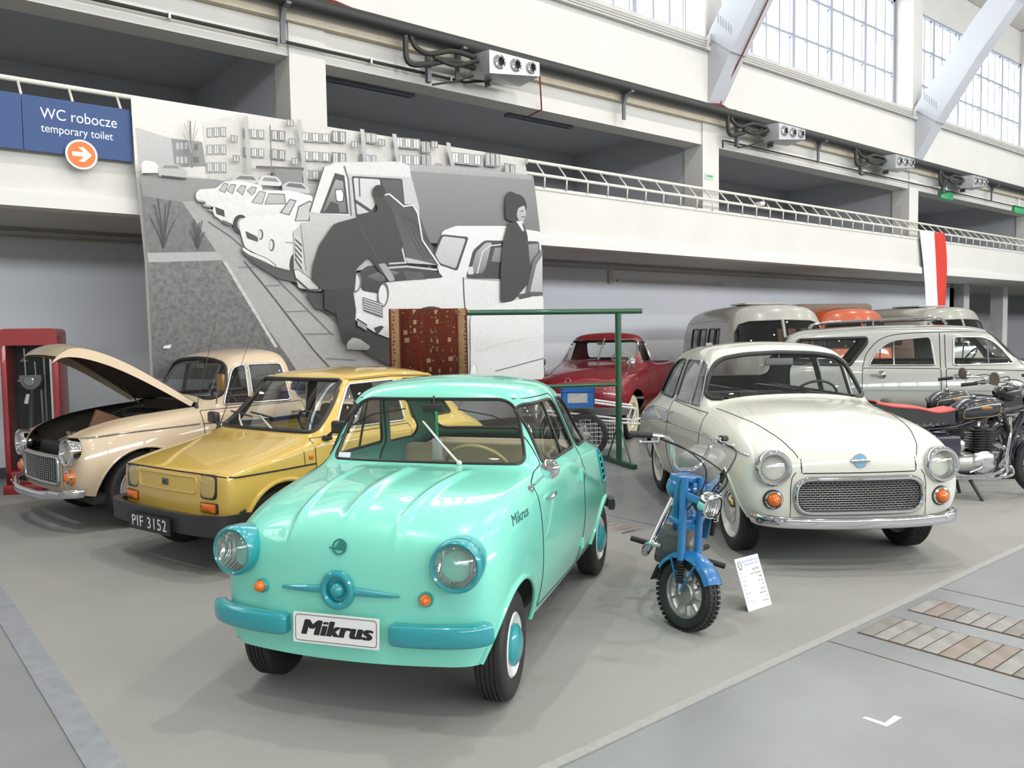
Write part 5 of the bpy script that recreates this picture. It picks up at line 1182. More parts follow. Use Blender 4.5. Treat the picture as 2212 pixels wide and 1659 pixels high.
def make_red_pickup():
    RD = paint('red_paint', (.20, .008, .014)); root = thing('pickup_truck', 'deep red vintage pickup by the back wall behind the green rack', 'pickup truck', (8.93, 9.04, .002), -2.695)
    lo = [(.70, .38), (.82, .52), (.83, .74)]
    st = [(.74, [(.60, .46), (.70, .54), (.72, .68), (.63, .86), (.42, .86), (.29, .88), (.15, .895), (0, .90)]),
          (.55, [(.66, .42), (.78, .52), (.80, .70), (.71, .93), (.49, .945), (.33, .985), (.17, 1.0), (0, 1.01)]),
          (.2, [(.70, .40), (.82, .52), (.83, .72), (.745, .985), (.55, 1.01), (.38, 1.06), (.19, 1.08), (0, 1.085)]),
          (-.25, lo+[(.765, 1.03), (.61, 1.06), (.43, 1.10), (.22, 1.12), (0, 1.125)]),
          (-.50, lo+[(.772, 1.045), (.67, 1.09), (.56, 1.12), (.28, 1.138), (0, 1.142)]),
          (-.60, lo+[(.775, 1.05), (.70, 1.09), (.635, 1.17, -.04), (.3, 1.22), (0, 1.225)]),
          (-.82, lo+[(.775, 1.05), (.70, 1.09), (.58, 1.455), (.42, 1.505), (0, 1.525)]),
          (-.93, lo+[(.775, 1.05), (.70, 1.09), (.59, 1.515), (.44, 1.57), (0, 1.60)]),
          (-1.08, lo+[(.775, 1.05), (.70, 1.09), (.595, 1.525), (.445, 1.585), (0, 1.618)]),
          (-1.22, lo+[(.775, 1.05), (.70, 1.09), (.58, 1.48), (.43, 1.54), (0, 1.57)]),
          (-1.28, lo+[(.80, 1.05), (.72, 1.065), (.56, 1.065), (.42, 1.065), (0, 1.065)]),
          (-2.2, lo+[(.82, 1.08), (.74, 1.085), (.56, 1.085), (.42, 1.085), (0, 1.085)]),
          (-2.45, [(.68, .44), (.79, .55), (.80, .78), (.78, 1.06), (.72, 1.075), (.55, 1.08), (.4, 1.08), (0, 1.08)])]
    B = cage(st, 3, bowF=.12, bowR=.02, level=3, crease=[('col', 3, .8, 10, 12)]); bv = B.bvh(); sh = B
    sh = win_end(sh, bv, rp([(-.60, 1.155), (.60, 1.155), (.56, 1.48), (-.56, 1.48)], .09, 6), 1, root, GLASS, CHROME, -1.2, .011, far=-.50)
    sh = win_end(sh, bv, rp([(-.46, 1.17), (.46, 1.17), (.44, 1.44), (-.44, 1.44)], .05, 5), -1, root, GLASS, SEAL, -1.1, .011, 'rear_window')
    for s in (1, -1):
        sh = win_side(sh, bv, rp([(-.68, 1.13), (-.80, 1.40), (-.90, 1.45), (-1.13, 1.44), (-1.15, 1.13)], [.03, .05, .05, .04, .03], 4), s, root, GLASS, CHROME, .010, 'door_window')
        sh, _ = cut(sh, arch_poly(.05, .42, .33, n=20), (0, 2), lambda c, n, s=s: c[1]*s > .35); sh, _ = cut(sh, arch_poly(-1.95, .38, .30, n=20), (0, 2), lambda c, n, s=s: c[1]*s > .35)
        well(root, .05, s*.72, s, .43, .26); well(root, -1.95, s*.72, s, .40, .26)
        headlamp(root, (.66, s*.575, .765), (1, s*.05, 0), .118, CHROME, depth=.06)
        MB().lathe([(.03, .0), (.001, .002)], (.69, s*.577, .765), (1, 0, 0), 12).build('bulb', mat('yellow_bulb', (.8, .55, .05), rough=.3), root)
        strip('wing_crease', bv, [(.45, .93), (.0, .985), (-.6, 1.0), (-1.2, 1.02)], 'y', s, .010, RD, root)
        strip('door_gap', bv, [(-.60, 1.05), (-.63, .48), (-1.18, .48), (-1.22, 1.08)], 'y', s, .004, GAP, root)
        p = Vector((.62, s*.30, .70)); MB().tube([(.80, s*.18, .635), (.74, s*.42, .632)], [.012, .020], 8).build('grille_whisker', CHROME, root)
    m = MB(); b = Vector((.05, .66, .98)); m.tube([b, b+Vector((.02, .02, .08)), b+Vector((0, .05, .16))], .010, 8); mo = m.build('wing_mirror', CHROME, root); MB().lathe([(.075, -.01), (.07, .012), (.03, .03), (.001, .034)], b+Vector((-.02, .05, .19)), (1, .1, .35), 20).build('mirror_disc', CHROME, mo)
    m = MB(); b = Vector((.05, -.66, .98)); m.tube([b, b+Vector((.0, -.05, .12))], .010, 8); mo = m.build('wing_mirror', CHROME, root); MB().lathe([(.06, -.01), (.055, .012), (.02, .03), (.001, .034)], b+Vector((0, -.06, .17)), (1, -.1, .2), 20).build('mirror_disc', CHROME, mo)
    sh.build('body', RD, root); sh.part(lambda c: -1.27 < c[0] < -.5).build('cabin_lining', mat('red_lining', (.10, .02, .02), rough=.7), root, -.014, True)
    MB().box((-2.36, -.68, 1.0), (-1.33, .68, 1.093)).build('load_bed', mat('bed_dark', (.035, .01, .01), rough=.8), root, smooth=False)
    fx = lambda y, z: proj(bv, (y, z), 'x', 1)[0]
    g = MB().tube([fx(p[0], p[1])+Vector((.01, 0, 0)) for p in dense(rp([(-.34, .50), (.34, .50), (.30, .70), (-.30, .70)], .06, 4), .04)], .014, 8, closed=True).build('grille_frame', CHROME, root)
    for z in np.linspace(.53, .68, 6): MB().tube([fx(y, z)+Vector((.012, 0, 0)) for y in np.linspace(-.30, .30, 9)], .008, 6).build('grille_bar', CHROME, g)
    MB().tube([fx(y, .845)+Vector((.006, 0, 0)) for y in np.linspace(-.24, .24, 9)], .010, 6).build('bonnet_trim', CHROME, root)
    p = fx(0, .905); MB().tube([p+Vector((.012, .04*math.cos(a), .04*math.sin(a))) for a in np.linspace(0, 6.283, 21)[:-1]], .006, 6, closed=True).build('bonnet_badge', CHROME, root)
    for s in (1, -1): L = [proj(bv, q, 'z', 1)[0] for q in dense([(.68, s*.22), (.5, s*.40), (0, s*.52), (-.45, s*.62)], .05, False)]; MB().tube(L, .005, 6).build('bonnet_gap', GAP, root)
    MB().tube([(-.46, .02, 1.16), (-.80, .02, 1.50)], .012, 8).build('screen_divider', CHROME, root)
    MB().sweep([Vector(p) for p in spline([(.45, .84, .47), (.74, .74, .47), (.87, .4, .47), (.89, 0, .47), (.87, -.4, .47), (.74, -.74, .47), (.45, -.84, .47)], 4)], [(.025, -.06), (.035, 0), (.025, .06), (-.02, .05), (-.02, -.05)]).build('bumper', mat('bumper_grey', (.10, .10, .10), rough=.4), root)
    MB().box((-2.4, -.62, .28), (.5, .62, .40), .03).build('floor_pan', DARK, root); seat(root, (-.95, 0, .55), 1.2, .45, .5, BLACKV, 'bench_seat'); MB().box((-.74, -.62, .98), (-.56, .62, 1.13), .03).build('dashboard', RD, root)
    steering_wheel(root, (-.84, .33, 1.12), math.radians(35), .20, mat('ivory_rim', (.6, .52, .32), rough=.4))
    MB().box((-.86, -.12, 1.40), (-.84, .02, 1.45), .01).build('rear_view_mirror', mat('mirror_olive', (.25, .23, .14), rough=.5), root)
    simple_wheels(root, .05, -1.95, .66, .345, .16, .20, mat('cream_wheel', (.75, .68, .48), rough=.4), CHROME, white=mat('cream_band', (.72, .66, .47), rough=.5), capR=.12)
make_red_pickup()
def make_van(loc, rz, PT, label, k=1.0, tarp=None, name='van', detail=True, PT2=None):
    root = thing(name, label, 'van', loc, rz); 
    st = [(.62, [(.66, .42), (.76, .62, .08), (.79, 1.12, .07), (.70, 1.72, -.18), (.55, 1.85, -.22), (.38, 1.90, -.23), (.2, 1.92, -.23), (0, 1.925, -.23)]),
          (.36, [(.70, .38), (.82, .62), (.85, 1.12), (.78, 1.775), (.62, 1.94), (.42, 1.99), (.2, 2.01), (0, 2.015)]),
          (-.2, [(.72, .36), (.845, .6), (.865, 1.12), (.80, 1.80), (.64, 1.965), (.43, 2.015), (.22, 2.035), (0, 2.04)]),
          (-1.5, [(.72, .36), (.845, .6), (.865, 1.12), (.80, 1.80), (.64, 1.965), (.43, 2.015), (.22, 2.035), (0, 2.04)]),
          (-2.4, [(.72, .38), (.84, .6), (.855, 1.12), (.79, 1.76), (.63, 1.92), (.43, 1.97), (.22, 1.99), (0, 1.995)]),
          (-2.75, [(.64, .44), (.75, .62), (.77, 1.1), (.70, 1.62), (.55, 1.75), (.4, 1.79), (.2, 1.81), (0, 1.81)])]
    st = [(x*k, [(p[0]*k, p[1]*k)+tuple(q*k for q in p[2:]) for p in P]) for x, P in st]
    B = cage(st, 3, bowF=.24*k, bowR=.10*k, rowF=[.7, .9, 1, 1], level=3); bv = B.bvh(); sh = B
    for s in (1, -1):
        pl = [(s*.028*k, 1.22*k), (s*.74*k, 1.22*k), (s*.71*k, 1.56*k), (s*.64*k, 1.69*k), (s*.50*k, 1.735*k), (s*.028*k, 1.75*k)]
        sh = win_end(sh, bv, pl, 1, root, GLASS, SEAL, .0, .012)
        W = ((-.02, -.22), (-.27, -.62), (-.78, -1.20), (-1.30, -1.72))
        if not tarp:
            for i, (a, b) in enumerate(W): sh = win_side(sh, bv, rp([(a*k, 1.25*k), (a*k, 1.63*k), (b*k, 1.63*k), (b*k, 1.25*k)], .04, 4), s, root, GLASS, SEAL, .014, 'side_window')
        for xc in (0, -2.0): sh, _ = cut(sh, arch_poly(xc*k, .40*k, .30*k, n=18), (0, 2), lambda c, n, s=s: c[1]*s > .35); well(root, xc*k, s*.74*k, s, .41*k, .26)
        headlamp(root, (.74*k, s*.50*k, .84*k), (1, s*.25, 0), .115*k, CHROME, depth=.05)
        strip('belt_line', bv, [(.2*k, 1.17*k), (-2.4*k, 1.17*k)], 'y', s, .008, PT, root)
        strip('gutter', bv, [(.3*k, 1.74*k), (-.3*k, 1.775*k), (-2.4*k, 1.73*k)], 'y', s, .010, PT, root)
        if detail and s < 0:
            m = MB(); b = Vector((.05*k, -.86*k, 1.18*k)); m.tube([b, b+Vector((.0, -.14, .06))], .009, 8); mo = m.build('wing_mirror', BLACKP, root); MB().box((b.x-.02, b.y-.20, b.z+.02), (b.x+.02, b.y-.08, b.z+.22), .015).build('mirror_shell', mat('mirror_grey', (.5, .5, .47), rough=.5), mo)
    sh.build('body', PT, root); sh.build('cabin_lining', mat('van_lining', (.06, .06, .06), rough=.8), root, -.02, True)
    L = [proj(bv, (0, z*k), 'x', 1)[0]+Vector((.01, 0, 0)) for z in np.linspace(1.20, 1.76, 8)]; MB().tube(L, .022, 8).build('screen_pillar', PT, root)
    if tarp: MB().box((-2.65*k, -.86*k, 1.84*k), (-.1*k, .86*k, 2.12*k), .10).build('canvas_tilt', tarp, root)
    if not tarp: MB().box((-.9*k, -.35*k, 2.03*k), (-.1*k, .35*k, 2.06*k), .012).build('roof_vent', PT, root)
    MB().box((-2.6*k, -.68*k, .28), (.5*k, .68*k, .40), .03).build('floor_pan', DARK, root)
    for y in (-.4, .4): seat(root, (-.25*k, y*k, .75*k), .5*k, .45*k, .55*k, BLACKV, 'front_seat')
    simple_wheels(root, 0, -2.0*k, .70*k, .34, .17, .21, mat('grey_wheel'), CHROME)
GV = paint('van_grey_paint', (.38, .375, .345))
make_van((12.1, 7.95, .002), -2.22, GV, 'grey rounded van with split windscreen standing behind the white saloon', 1.0)
make_van((16.0, 8.8, .002), -2.05, paint('orange_paint', (.50, .09, .025)), 'orange van with a brown canvas top behind the grey estate car', 1.0, tarp=mat('brown_canvas', (.17, .13, .105), rough=.9, noise=[(20, .1, 3)]), name='canvas_van', detail=False)
make_van((18.0, 7.75, .002), -2.0, paint('van_grey_green', (.36, .36, .32)), 'grey van beneath the hanging flag at the right', 1.0, name='van', detail=False)
# ------------------------------------------------------------------ blue moped
def spoke_wheel(parent, loc, R, w, rim_mat, spokes=10, rot=(0, 0, 0), knob=True, cast=True, rimk=.68):
    prof = [(R*rimk, -w*.30), (R*.75, -w*.46), (R*.88, -w*.5), (R*.96, -w*.36), (R, -w*.15), (R, w*.15), (R*.96, w*.36), (R*.88, w*.5), (R*.75, w*.46), (R*rimk, w*.30)]
    t = MB().lathe(prof, (0, 0, 0), (0, 1, 0), 44).build('wheel', RUBBER, parent, loc, rot)
    if knob:
        m = MB()
        for k in range(44):
            a = 2*math.pi*k/44; u = Vector((math.cos(a), 0, math.sin(a))); v = Vector((-math.sin(a), 0, math.cos(a)))
            for y in (-.36, 0, .36): m.obox(u*(R*.985 if y else R)+Vector((0, y*w, 0)), u, v, (0, 1, 0), (.006, R*.045, w*.10))
        o = m.build('tread_blocks', RUBBER, t, smooth=False); o['kind'] = 'stuff'
    rm = MB(); rm.lathe([(R*rimk+.004, -w*.32), (R*rimk-.006, -w*.30), (R*rimk-.014, -w*.12), (R*rimk-.014, w*.12), (R*rimk-.006, w*.30), (R*rimk+.004, w*.32)], (0, 0, 0), (0, 1, 0), 40); rm.build('rim', rim_mat, t)
    if cast:
        for k in range(spokes):
            a = 2*math.pi*k/spokes; u = Vector((math.cos(a), 0, math.sin(a))); v = Vector((-math.sin(a), 0, math.cos(a)))
            MB().obox(u*R*.49, u, v, (0, 1, 0), (R*.19, R*.035, w*.14), .003).build('spoke', rim_mat, t)
    else:
        m = MB()
        for k in range(36):
            a = 2*math.pi*k/36; b = a+(.5 if k % 2 else -.5); m.tube([(R*.12*math.cos(b), (w*.25 if k % 4 < 2 else -w*.25), R*.12*math.sin(b)), ((R*rimk)*math.cos(a), 0, (R*rimk)*math.sin(a))], .0016, 4)
        o = m.build('wire_spokes', STEEL, t); o['kind'] = 'stuff'
    m = MB(); h = w*.42; hr = R*.34 if cast else R*.2
    m.lathe([(.001, -h*1.1), (R*.06, -h*1.1), (R*.06, -h), (hr*.85, -h*.9), (hr, -h*.5), (hr, h*.5), (hr*.85, h*.9), (R*.06, h), (R*.06, h*1.1), (.001, h*1.1)], (0, 0, 0), (0, 1, 0), 28); m.build('hub', rim_mat, t)
    return t
def make_moped():
    BL = paint('moped_blue', (.006, .14, .38)); h = Vector((-.20, 0, 0)); th = math.radians(56); ca, sa = math.cos(th), math.sin(th); rz = math.radians(207)
    cl = Vector((ca*.2-.2, sa*.2, 0)); C = Vector((3.449, 2.796, .006)); Rz = Matrix.Rotation(rz, 3, 'Z')
    root = thing('moped', 'small bright blue moped with high chrome handlebar beside the white saloon', 'moped', C-Rz @ cl, rz)
    root.rotation_euler = (math.radians(-12), 0, rz); root.location.z += .034
    T = lambda p: Matrix.Rotation(th, 3, 'Z') @ (Vector(p)-h)+h
    def B(m, name, material, parent=None, **k):
        m.V = [tuple(T(v)) for v in m.V]; return m.build(name, material, parent or root, **k)
    spoke_wheel(root, T((0, 0, .197)), .197, .085, ALU, 10, (0, 0, th), rimk=.66)
    fk = lambda z, y: (-.0-(z-.197)*.22, y, z)
    for s in (1, -1):
        f = B(MB().tube([fk(.80, s*.062), fk(.37, s*.062)], .021, 14), 'fork_leg', BL)
        m = MB()
        for k in range(8): z = .365-.0145*k; m.tube([fk(z, s*.062), fk(z-.008, s*.062)], .024 if k % 2 else .019, 12)
        B(m, 'fork_gaiter', RUBBER, f); B(MB().tube([fk(.25, s*.062), (0, s*.062, .197)], .014, 10), 'fork_slider', STEEL, f)
    B(MB().box((-.22, -.09, .765), (-.14, .09, .80), .008), 'top_yoke', BL); B(MB().box((-.17, -.085, .545), (-.09, .085, .575), .008), 'lower_yoke', BL)
    # mudguard and stays
    m = MB(); P = []; n = 22
    for k in range(n+1):
        a = math.radians(35+125*k/n); P.append((.218*math.cos(a), .197+.218*math.sin(a)))
    prof = [(-.062, -.028), (-.05, -.004), (-.025, .008), (0, .011), (.025, .008), (.05, -.004), (.062, -.028)]; V = []
    for k, (x, z) in enumerate(P):
        a = math.radians(35+125*k/n)
        for (y, o) in prof: V.append((x+o*math.cos(a), y, z+o*math.sin(a)))
    q = len(prof); F = [(k*q+i, k*q+i+1, (k+1)*q+i+1, (k+1)*q+i) for k in range(n) for i in range(q-1)]; b = len(V)
    m.add(V+[(x*.985, y*.985, .197+(z-.197)*.985) for x, y, z in V], F+[tuple(i+b for i in f[::-1]) for f in F]); mg = B(m, 'mudguard', BL)
    B(MB().add([(-.205, -.05, .275), (-.205, .05, .275), (-.235, .045, .175), (-.235, -.045, .175), (-.212, -.05, .275), (-.212, .05, .275), (-.245, .045, .17), (-.245, -.045, .17)], [(0, 1, 2, 3), (7, 6, 5, 4), (0, 3, 7, 4), (1, 5, 6, 2), (3, 2, 6, 7)]), 'mud_flap', RUBBER, mg)
    for s in (1, -1):
        for a in (70, 125):
            B(MB().tube([(0, s*.066, .20), (.2*math.cos(math.radians(a)), s*.062, .197+.205*math.sin(math.radians(a)))], .006, 8), 'mudguard_stay', BL, mg)
    # headlamp
    hb = B(MB().lathe([(.001, -.10), (.04, -.09), (.062, -.05), (.066, 0)], (.015, 0, .70), (1, 0, -.05), 24), 'headlamp', BLACKP)
    B(MB().lathe([(.066, -.02), (.070, .0), (.069, .03), (.060, .036)], (.015, 0, .70), (1, 0, -.05), 28), 'headlamp_rim', CHROME, hb)
    B(MB().lathe([(.06, .03), (.045, .0), (.001, -.02)], (.015, 0, .70), (1, 0, -.05), 24), 'reflector', REFLECT, hb); B(MB().lathe([(.06, .03), (.045, .042), (.001, .048)], (.015, 0, .70), (1, 0, -.05), 24), 'lens', LENS, hb)
    for s in (1, -1): B(MB().obox((-.06, s*.062, .715), (1, 0, 0), (0, 1, 0), (0, 0, 1), (.06, .006, .02), .004), 'headlamp_bracket', BL, hb)
    # handlebar
    bar = spline([(-.20, 0, .825), (-.20, .05, .825), (-.195, .095, .85), (-.19, .13, .92), (-.19, .15, .975), (-.20, .19, 1.0), (-.235, .26, 1.0), (-.275, .34, .99)], 5)
    bar = [(p[0], -p[1], p[2]) for p in bar[::-1]]+[tuple(p) for p in bar[1:]]
    hbz = B(MB().tube(bar, .0115, 10), 'handlebar', CHROME)
    for s in (1, -1):
        B(MB().tube([(-.235, s*.26, 1.0), (-.29, s*.365, .988)], .0175, 12), 'grip', RUBBER, hbz)
        B(MB().tube([(-.215, s*.23, .99), (-.195, s*.25, .975), (-.215, s*.35, .965)], [.009, .007, .006], 8), 'brake_lever', STEEL, hbz)
        B(MB().sphere((-.215, s*.352, .965), .011, 10, 6), 'lever_ball', STEEL, hbz)
        B(MB().tube(spline([(-.21, s*.22, .99), (-.05, s*.19, .98), (.02, s*.09, .90), (-.02, s*.04, .76), (-.10, s*.05, .60)], 6), .0042, 6), 'cable', RUBBER, hbz)
    B(MB().tube(spline([(-.21, -.23, .99), (-.02, -.10, .95), (.05, .05, .86), (0, .07, .75), (-.08, .08, .62)], 6), .0042, 6), 'cable', RUBBER, hbz)
    # frame, engine, saddle
    fr = MB().tube([(-.20, 0, .78), (-.24, 0, .56)], .034, 12).build('frame', BL, root)
    MB().tube(spline([(-.23, 0, .66), (-.42, 0, .58), (-.62, 0, .50), (-.78, 0, .52), (-.98, 0, .60)], 5), .032, 12).build('spine', BL, fr)
    MB().tube([(-.24, 0, .56), (-.36, 0, .36)], .02, 10).build('downtube', BL, fr)
    # tank ahead of the saddle, blue tool case
    m = MB(); m.sphere((-.34, 0, .695), .14, 20, 12, (.95, .78, .62)); m.build('fuel_tank', BL, root)
    m = MB().box((-.95, -.115, .70), (-.50, .115, .86), .055); m.build('saddle', mat('grey_saddle', (.20, .20, .19), rough=.35, coat=.3), root)
    MB().box((-.93, -.10, .60), (-.55, .10, .71), .02).build('saddle_base', BL, root)
    DKA = mat('engine_dark_alloy', (.15, .15, .145), rough=.45, metal=.7)
    e = MB().box((-.62, -.10, .22), (-.34, .11, .40), .03).build('engine', DKA, root)
    m = MB()
    for k in range(7): m.box((-.36+.018*k, -.075, .30), (-.352+.018*k, .075, .46), .002)
    m.tube([(-.37, 0, .385), (-.22, 0, .385)], .045, 16); m.build('cylinder_fins', DKA, e)
    MB().lathe([(.085, 0), (.08, .03), (.04, .04), (.001, .04)], (-.50, .10, .31), (0, 1, 0), 24).build('engine_cover', ALU, e)
    MB().tube(spline([(-.24, -.05, .36), (-.26, -.13, .34), (-.38, -.16, .24), (-.60, -.17, .26), (-.8, -.17, .36), (-1.02, -.17, .46)], 5), [.013]*6+[.016]*5+[.023]*15, 12).build('exhaust', CHROME, root)
    for s in (1, -1):
        p = MB().tube([(-.52, s*.06, .265), (-.52, s*.27, .265)], .009, 8).build('footrest', STEEL, root); MB().tube([(-.52, s*.185, .265), (-.52, s*.285, .265)], .0165, 10).build('footrest_rubber', RUBBER, p)
        t = np.linspace(0, 1, 90); a = Vector((-.97, s*.12, .30)); b = Vector((-.84, s*.12, .66)); d = b-a
        sp = MB().tube([a+d*(.28+.6*q)+Vector((.024*math.cos(q*2*math.pi*11), .024*math.sin(q*2*math.pi*11), 0)) for q in t], .0042, 6).build('shock_spring', CHROME, root)
        MB().tube([a, a+d*.4], .016, 10).build('damper', BLACKP, sp); MB().tube([a+d*.4, b], .008, 8).build('damper_rod', STEEL, sp)
    MB().tube([(-.62, .10, .28), (-1.03, .10, .197)], .018, 8).build('swing_arm', BLACKP, root); MB().tube([(-.62, -.10, .28), (-1.03, -.10, .197)], .018, 8).build('swing_arm', BLACKP, root)
    spoke_wheel(root, (-1.03, 0, .197), .197, .085, ALU, 10, rimk=.66)
    m = MB(); P = [(-1.03+.222*math.cos(math.radians(a)), .197+.222*math.sin(math.radians(a))) for a in range(0, 185, 8)]; V = [(x, y, z) for x, z in P for y in (-.06, 0, .06)]; V = [(x, y, z+(.012 if y == 0 else 0)) for x, y, z in V]
    m.add(V, [(k*3+i, k*3+i+1, k*3+i+4, k*3+i+3) for k in range(len(P)-1) for i in range(2)]); m.build('rear_mudguard', BL, root)
    MB().tube(spline([(-.45, .12, .28), (-.40, .16, .24), (-.32, .17, .18), (-.30, .15, .10)], 5), .006, 6).build('kick_lead', RUBBER, root)
make_moped()
# ------------------------------------------------------------------ motorcycles
def loft_tank(name, secs, material, parent):
    """secs: (x, half width, z bottom, z top)"""
    V = []; n = 20
    for (x, w, zb, zt) in secs:
        for k in range(n):
            a = 2*math.pi*k/n; c, s = math.cos(a), math.sin(a)
            V.append((x, w*math.copysign(abs(c)**.7, c), (zb+zt)/2+(zt-zb)/2*math.copysign(abs(s)**.75, s)))
    m = len(secs); F = [(i*n+k, i*n+(k+1) % n, (i+1)*n+(k+1) % n, (i+1)*n+k) for i in range(m-1) for k in range(n)]+[tuple(range(n-1, -1, -1)), tuple((m-1)*n+k for k in range(n))]
    return MB().add(V, F).build(name, material, parent, angle=60)
def make_motorcycle(label, loc, rz, PT, trim, seatmat, piping=None, solo=False):
    root = thing('motorcycle', label, 'motorcycle', loc, rz, group='motorcycles at the right')
    R = .30; xf, xr = .66, -.62
    spoke_wheel(root, (xf, 0, R), R, .09, STEEL, knob=False, cast=False, rimk=.78); spoke_wheel(root, (xr, 0, R), R, .09, STEEL, knob=False, cast=False, rimk=.78)
    for xc, a0, a1 in ((xf, 40, 185), (xr, -10, 165)):
        P = [(xc+(R+.03)*math.cos(math.radians(a)), R+(R+.03)*math.sin(math.radians(a))) for a in np.linspace(a0, a1, 20)]; V = []
        for x, z in P: V += [(x, -.07, z-.03), (x, -.05, z), (x, 0, z+.012), (x, .05, z), (x, .07, z-.03)]
        MB().add(V, [(k*5+i, k*5+i+1, k*5+i+6, k*5+i+5) for k in range(19) for i in range(4)]).build('mudguard', PT, root)
    for s in (1, -1):
        MB().tube([(xf, s*.075, R), (xf-.17, s*.075, .80)], .022, 10).build('fork_leg', PT, root)
        MB().tube([(xr, s*.09, R), (-.15, s*.09, .34)], .016, 8).build('swing_arm', PT, root); MB().tube([(xr+.02, s*.11, R+.03), (xr+.12, s*.11, .66)], .03, 12).build('shock_absorber', PT, root)
    f = MB().tube(spline([(.46, 0, .84), (.2, 0, .78), (-.2, 0, .66), (-.5, 0, .64)], 5), .02, 10).build('frame', PT, root)
    for s in (1, -1): MB().tube(spline([(.45, s*.02, .78), (.32, s*.05, .50), (.24, s*.09, .24), (.0, s*.10, .20), (-.25, s*.10, .24)], 5), .018, 10).build('cradle_tube', PT, f)
    tk = loft_tank('fuel_tank', [(-.23, .05, .74, .80), (-.20, .10, .73, .86), (-.10, .125, .72, .92), (.05, .135, .73, .945), (.16, .12, .76, .935), (.23, .08, .80, .90), (.25, .03, .83, .87)], PT, root)
    for s in (1, -1):
        L = [(x, s*(.128 if abs(x) < .1 else .115), z) for x, z in rp([(-.17, .745), (.17, .775), (.19, .87), (.05, .90), (-.15, .84)], .05, 5)]
        MB().tube(L, .003, 6, closed=True).build('tank_lining', trim, tk)
        MB().sphere((.04, s*.133, .845), .05, 14, 8, (1.1, .12, .35)).build('tank_badge', mat('badge_bronze', (.35, .16, .05), rough=.4, metal=.5), tk)
        MB().lathe([(.03, .0), (.028, .012), (.001, .015)], (-.02, 0, .945), (0, 0, 1), 16).build('filler_cap', CHROME, tk) if s > 0 else None
    # saddle
    if not solo:
        Pt = [(-.24, .70), (-.24, .83), (-.40, .805), (-.58, .845), (-.80, .865), (-.97, .90), (-1.0, .84), (-.97, .74), (-.7, .70)]
        def sec(w): return [(x, w, z) for x, z in Pt]
        m = MB(); m.prism([(x, 0, z) for x, z in Pt], (0, -.12, 0), (0, .12, 0)); so = m.build('saddle', seatmat, root, angle=40)
        if piping:
            for s in (1, -1): MB().tube([(x, s*.118, z+.006) for x, z in spline([(-.245, .83), (-.40, .807), (-.58, .845), (-.80, .867), (-.96, .90)], 5)], .013, 8, flat=(1, 1)).build('saddle_piping', piping, so)
            MB().sweep([Vector((x, 0, z+.012)) for x, z in spline([(-.25, .83), (-.40, .807), (-.58, .845), (-.80, .867), (-.96, .90)], 5)], [(-.115, 0), (-.08, .012), (.08, .012), (.115, 0)]).build('saddle_top', piping, so)
        for s in (1, -1):
            for k in range(5): MB().sphere((-.35-.06*k, s*.122, .705), .007, 8, 6).build('saddle_stud', CHROME, so)
    else:
        MB().box((-.66, -.14, .72), (-.26, .14, .86), .05).build('saddle', seatmat, root); m = MB(); m.tube([(-.72, -.1, .80), (-1.05, -.1, .83), (-1.1, 0, .90), (-1.05, .1, .83), (-.72, .1, .80)], .012, 8); m.build('luggage_carrier', CHROME, root)
    # engine
    e = MB().box((-.16, -.10, .24), (.16, .10, .42), .05).build('engine', ALU, root)
    for s in (1, -1):
        c = MB().lathe([(.115, 0), (.112, .03), (.09, .045), (.04, .05), (.035, .058), (.001, .06)], (.03, s*.09, .335), (0, s, 0), 32).build('engine_cover', mat('polished_alloy', (.70, .70, .69), rough=.22, metal=1.0), e)
        if s < 0: MB().tube([(-.01, -.16, .31), (-.06, -.17, .285), (-.13, -.17, .26)], [.010, .009, .012], 8).build('kick_lever', STEEL, e)
        loft_tank('gearbox_cover', [(-.26, .02, .28, .36), (-.22, .04, .25, .39), (-.1, .05, .24, .40), (-.02, .05, .25, .41), (.02, .04, .27, .40)], ALU, e).location = (0, s*.075, 0)
    m = MB()
    for k in range(9): m.box((-.04, -.085, .44+.024*k), (.16, .085, .448+.024*k), .003)
    m.tube([(.06, 0, .40), (.06, 0, .66)], .055, 16); m.build('cylinder_fins', mat('dark_alloy', (.05, .05, .05), rough=.5, metal=.5), e)
    MB().tube(spline([(.14, -.06, .50), (.22, -.12, .46), (.20, -.15, .30), (.0, -.15, .22), (-.4, -.15, .22), (-.9, -.15, .25)], 5), .02, 10).build('exhaust', CHROME, root)
    MB().tube(spline([(.26, -.12, .76), (.24, -.16, .60), (.20, -.17, .36), (.21, -.17, .26), (.14, -.17, .205), (0, -.17, .20), (-.28, -.17, .21)], 5), .014, 10).build('crash_bar', CHROME, root)
    MB().tube(spline([(.14, -.16, .33), (.24, -.18, .31), (.26, -.18, .24), (.18, -.18, .21)], 4), .012, 8).build('crash_bar', CHROME, root)
    for s in (1, -1): MB().box((-.42, s*.10-.03, .40), (-.18, s*.10+.03, .60), .03).build('tool_box', PT, root)
    MB().tube([(-.12, -.12, .22), (-.02, -.20, .0)], .016, 8).build('stand_leg', BLACKP, root); MB().tube([(-.12, .12, .22), (-.02, .20, .0)], .016, 8).build('stand_leg', BLACKP, root)
    # front end
    hb = MB().tube(spline([(.10, -.36, 1.03), (.24, -.30, 1.05), (.40, -.12, 1.06), (.44, 0, 1.0), (.40, .12, 1.06), (.24, .30, 1.05), (.10, .36, 1.03)], 6), .011, 8).build('handlebar', CHROME, root)
    for s in (1, -1): MB().tube([(.20, s*.32, 1.045), (.07, s*.375, 1.025)], .018, 10).build('grip', RUBBER, hb); MB().tube([(.26, s*.28, 1.04), (.24, s*.34, 1.03), (.10, s*.42, 1.02)], .006, 6).build('lever', STEEL, hb)
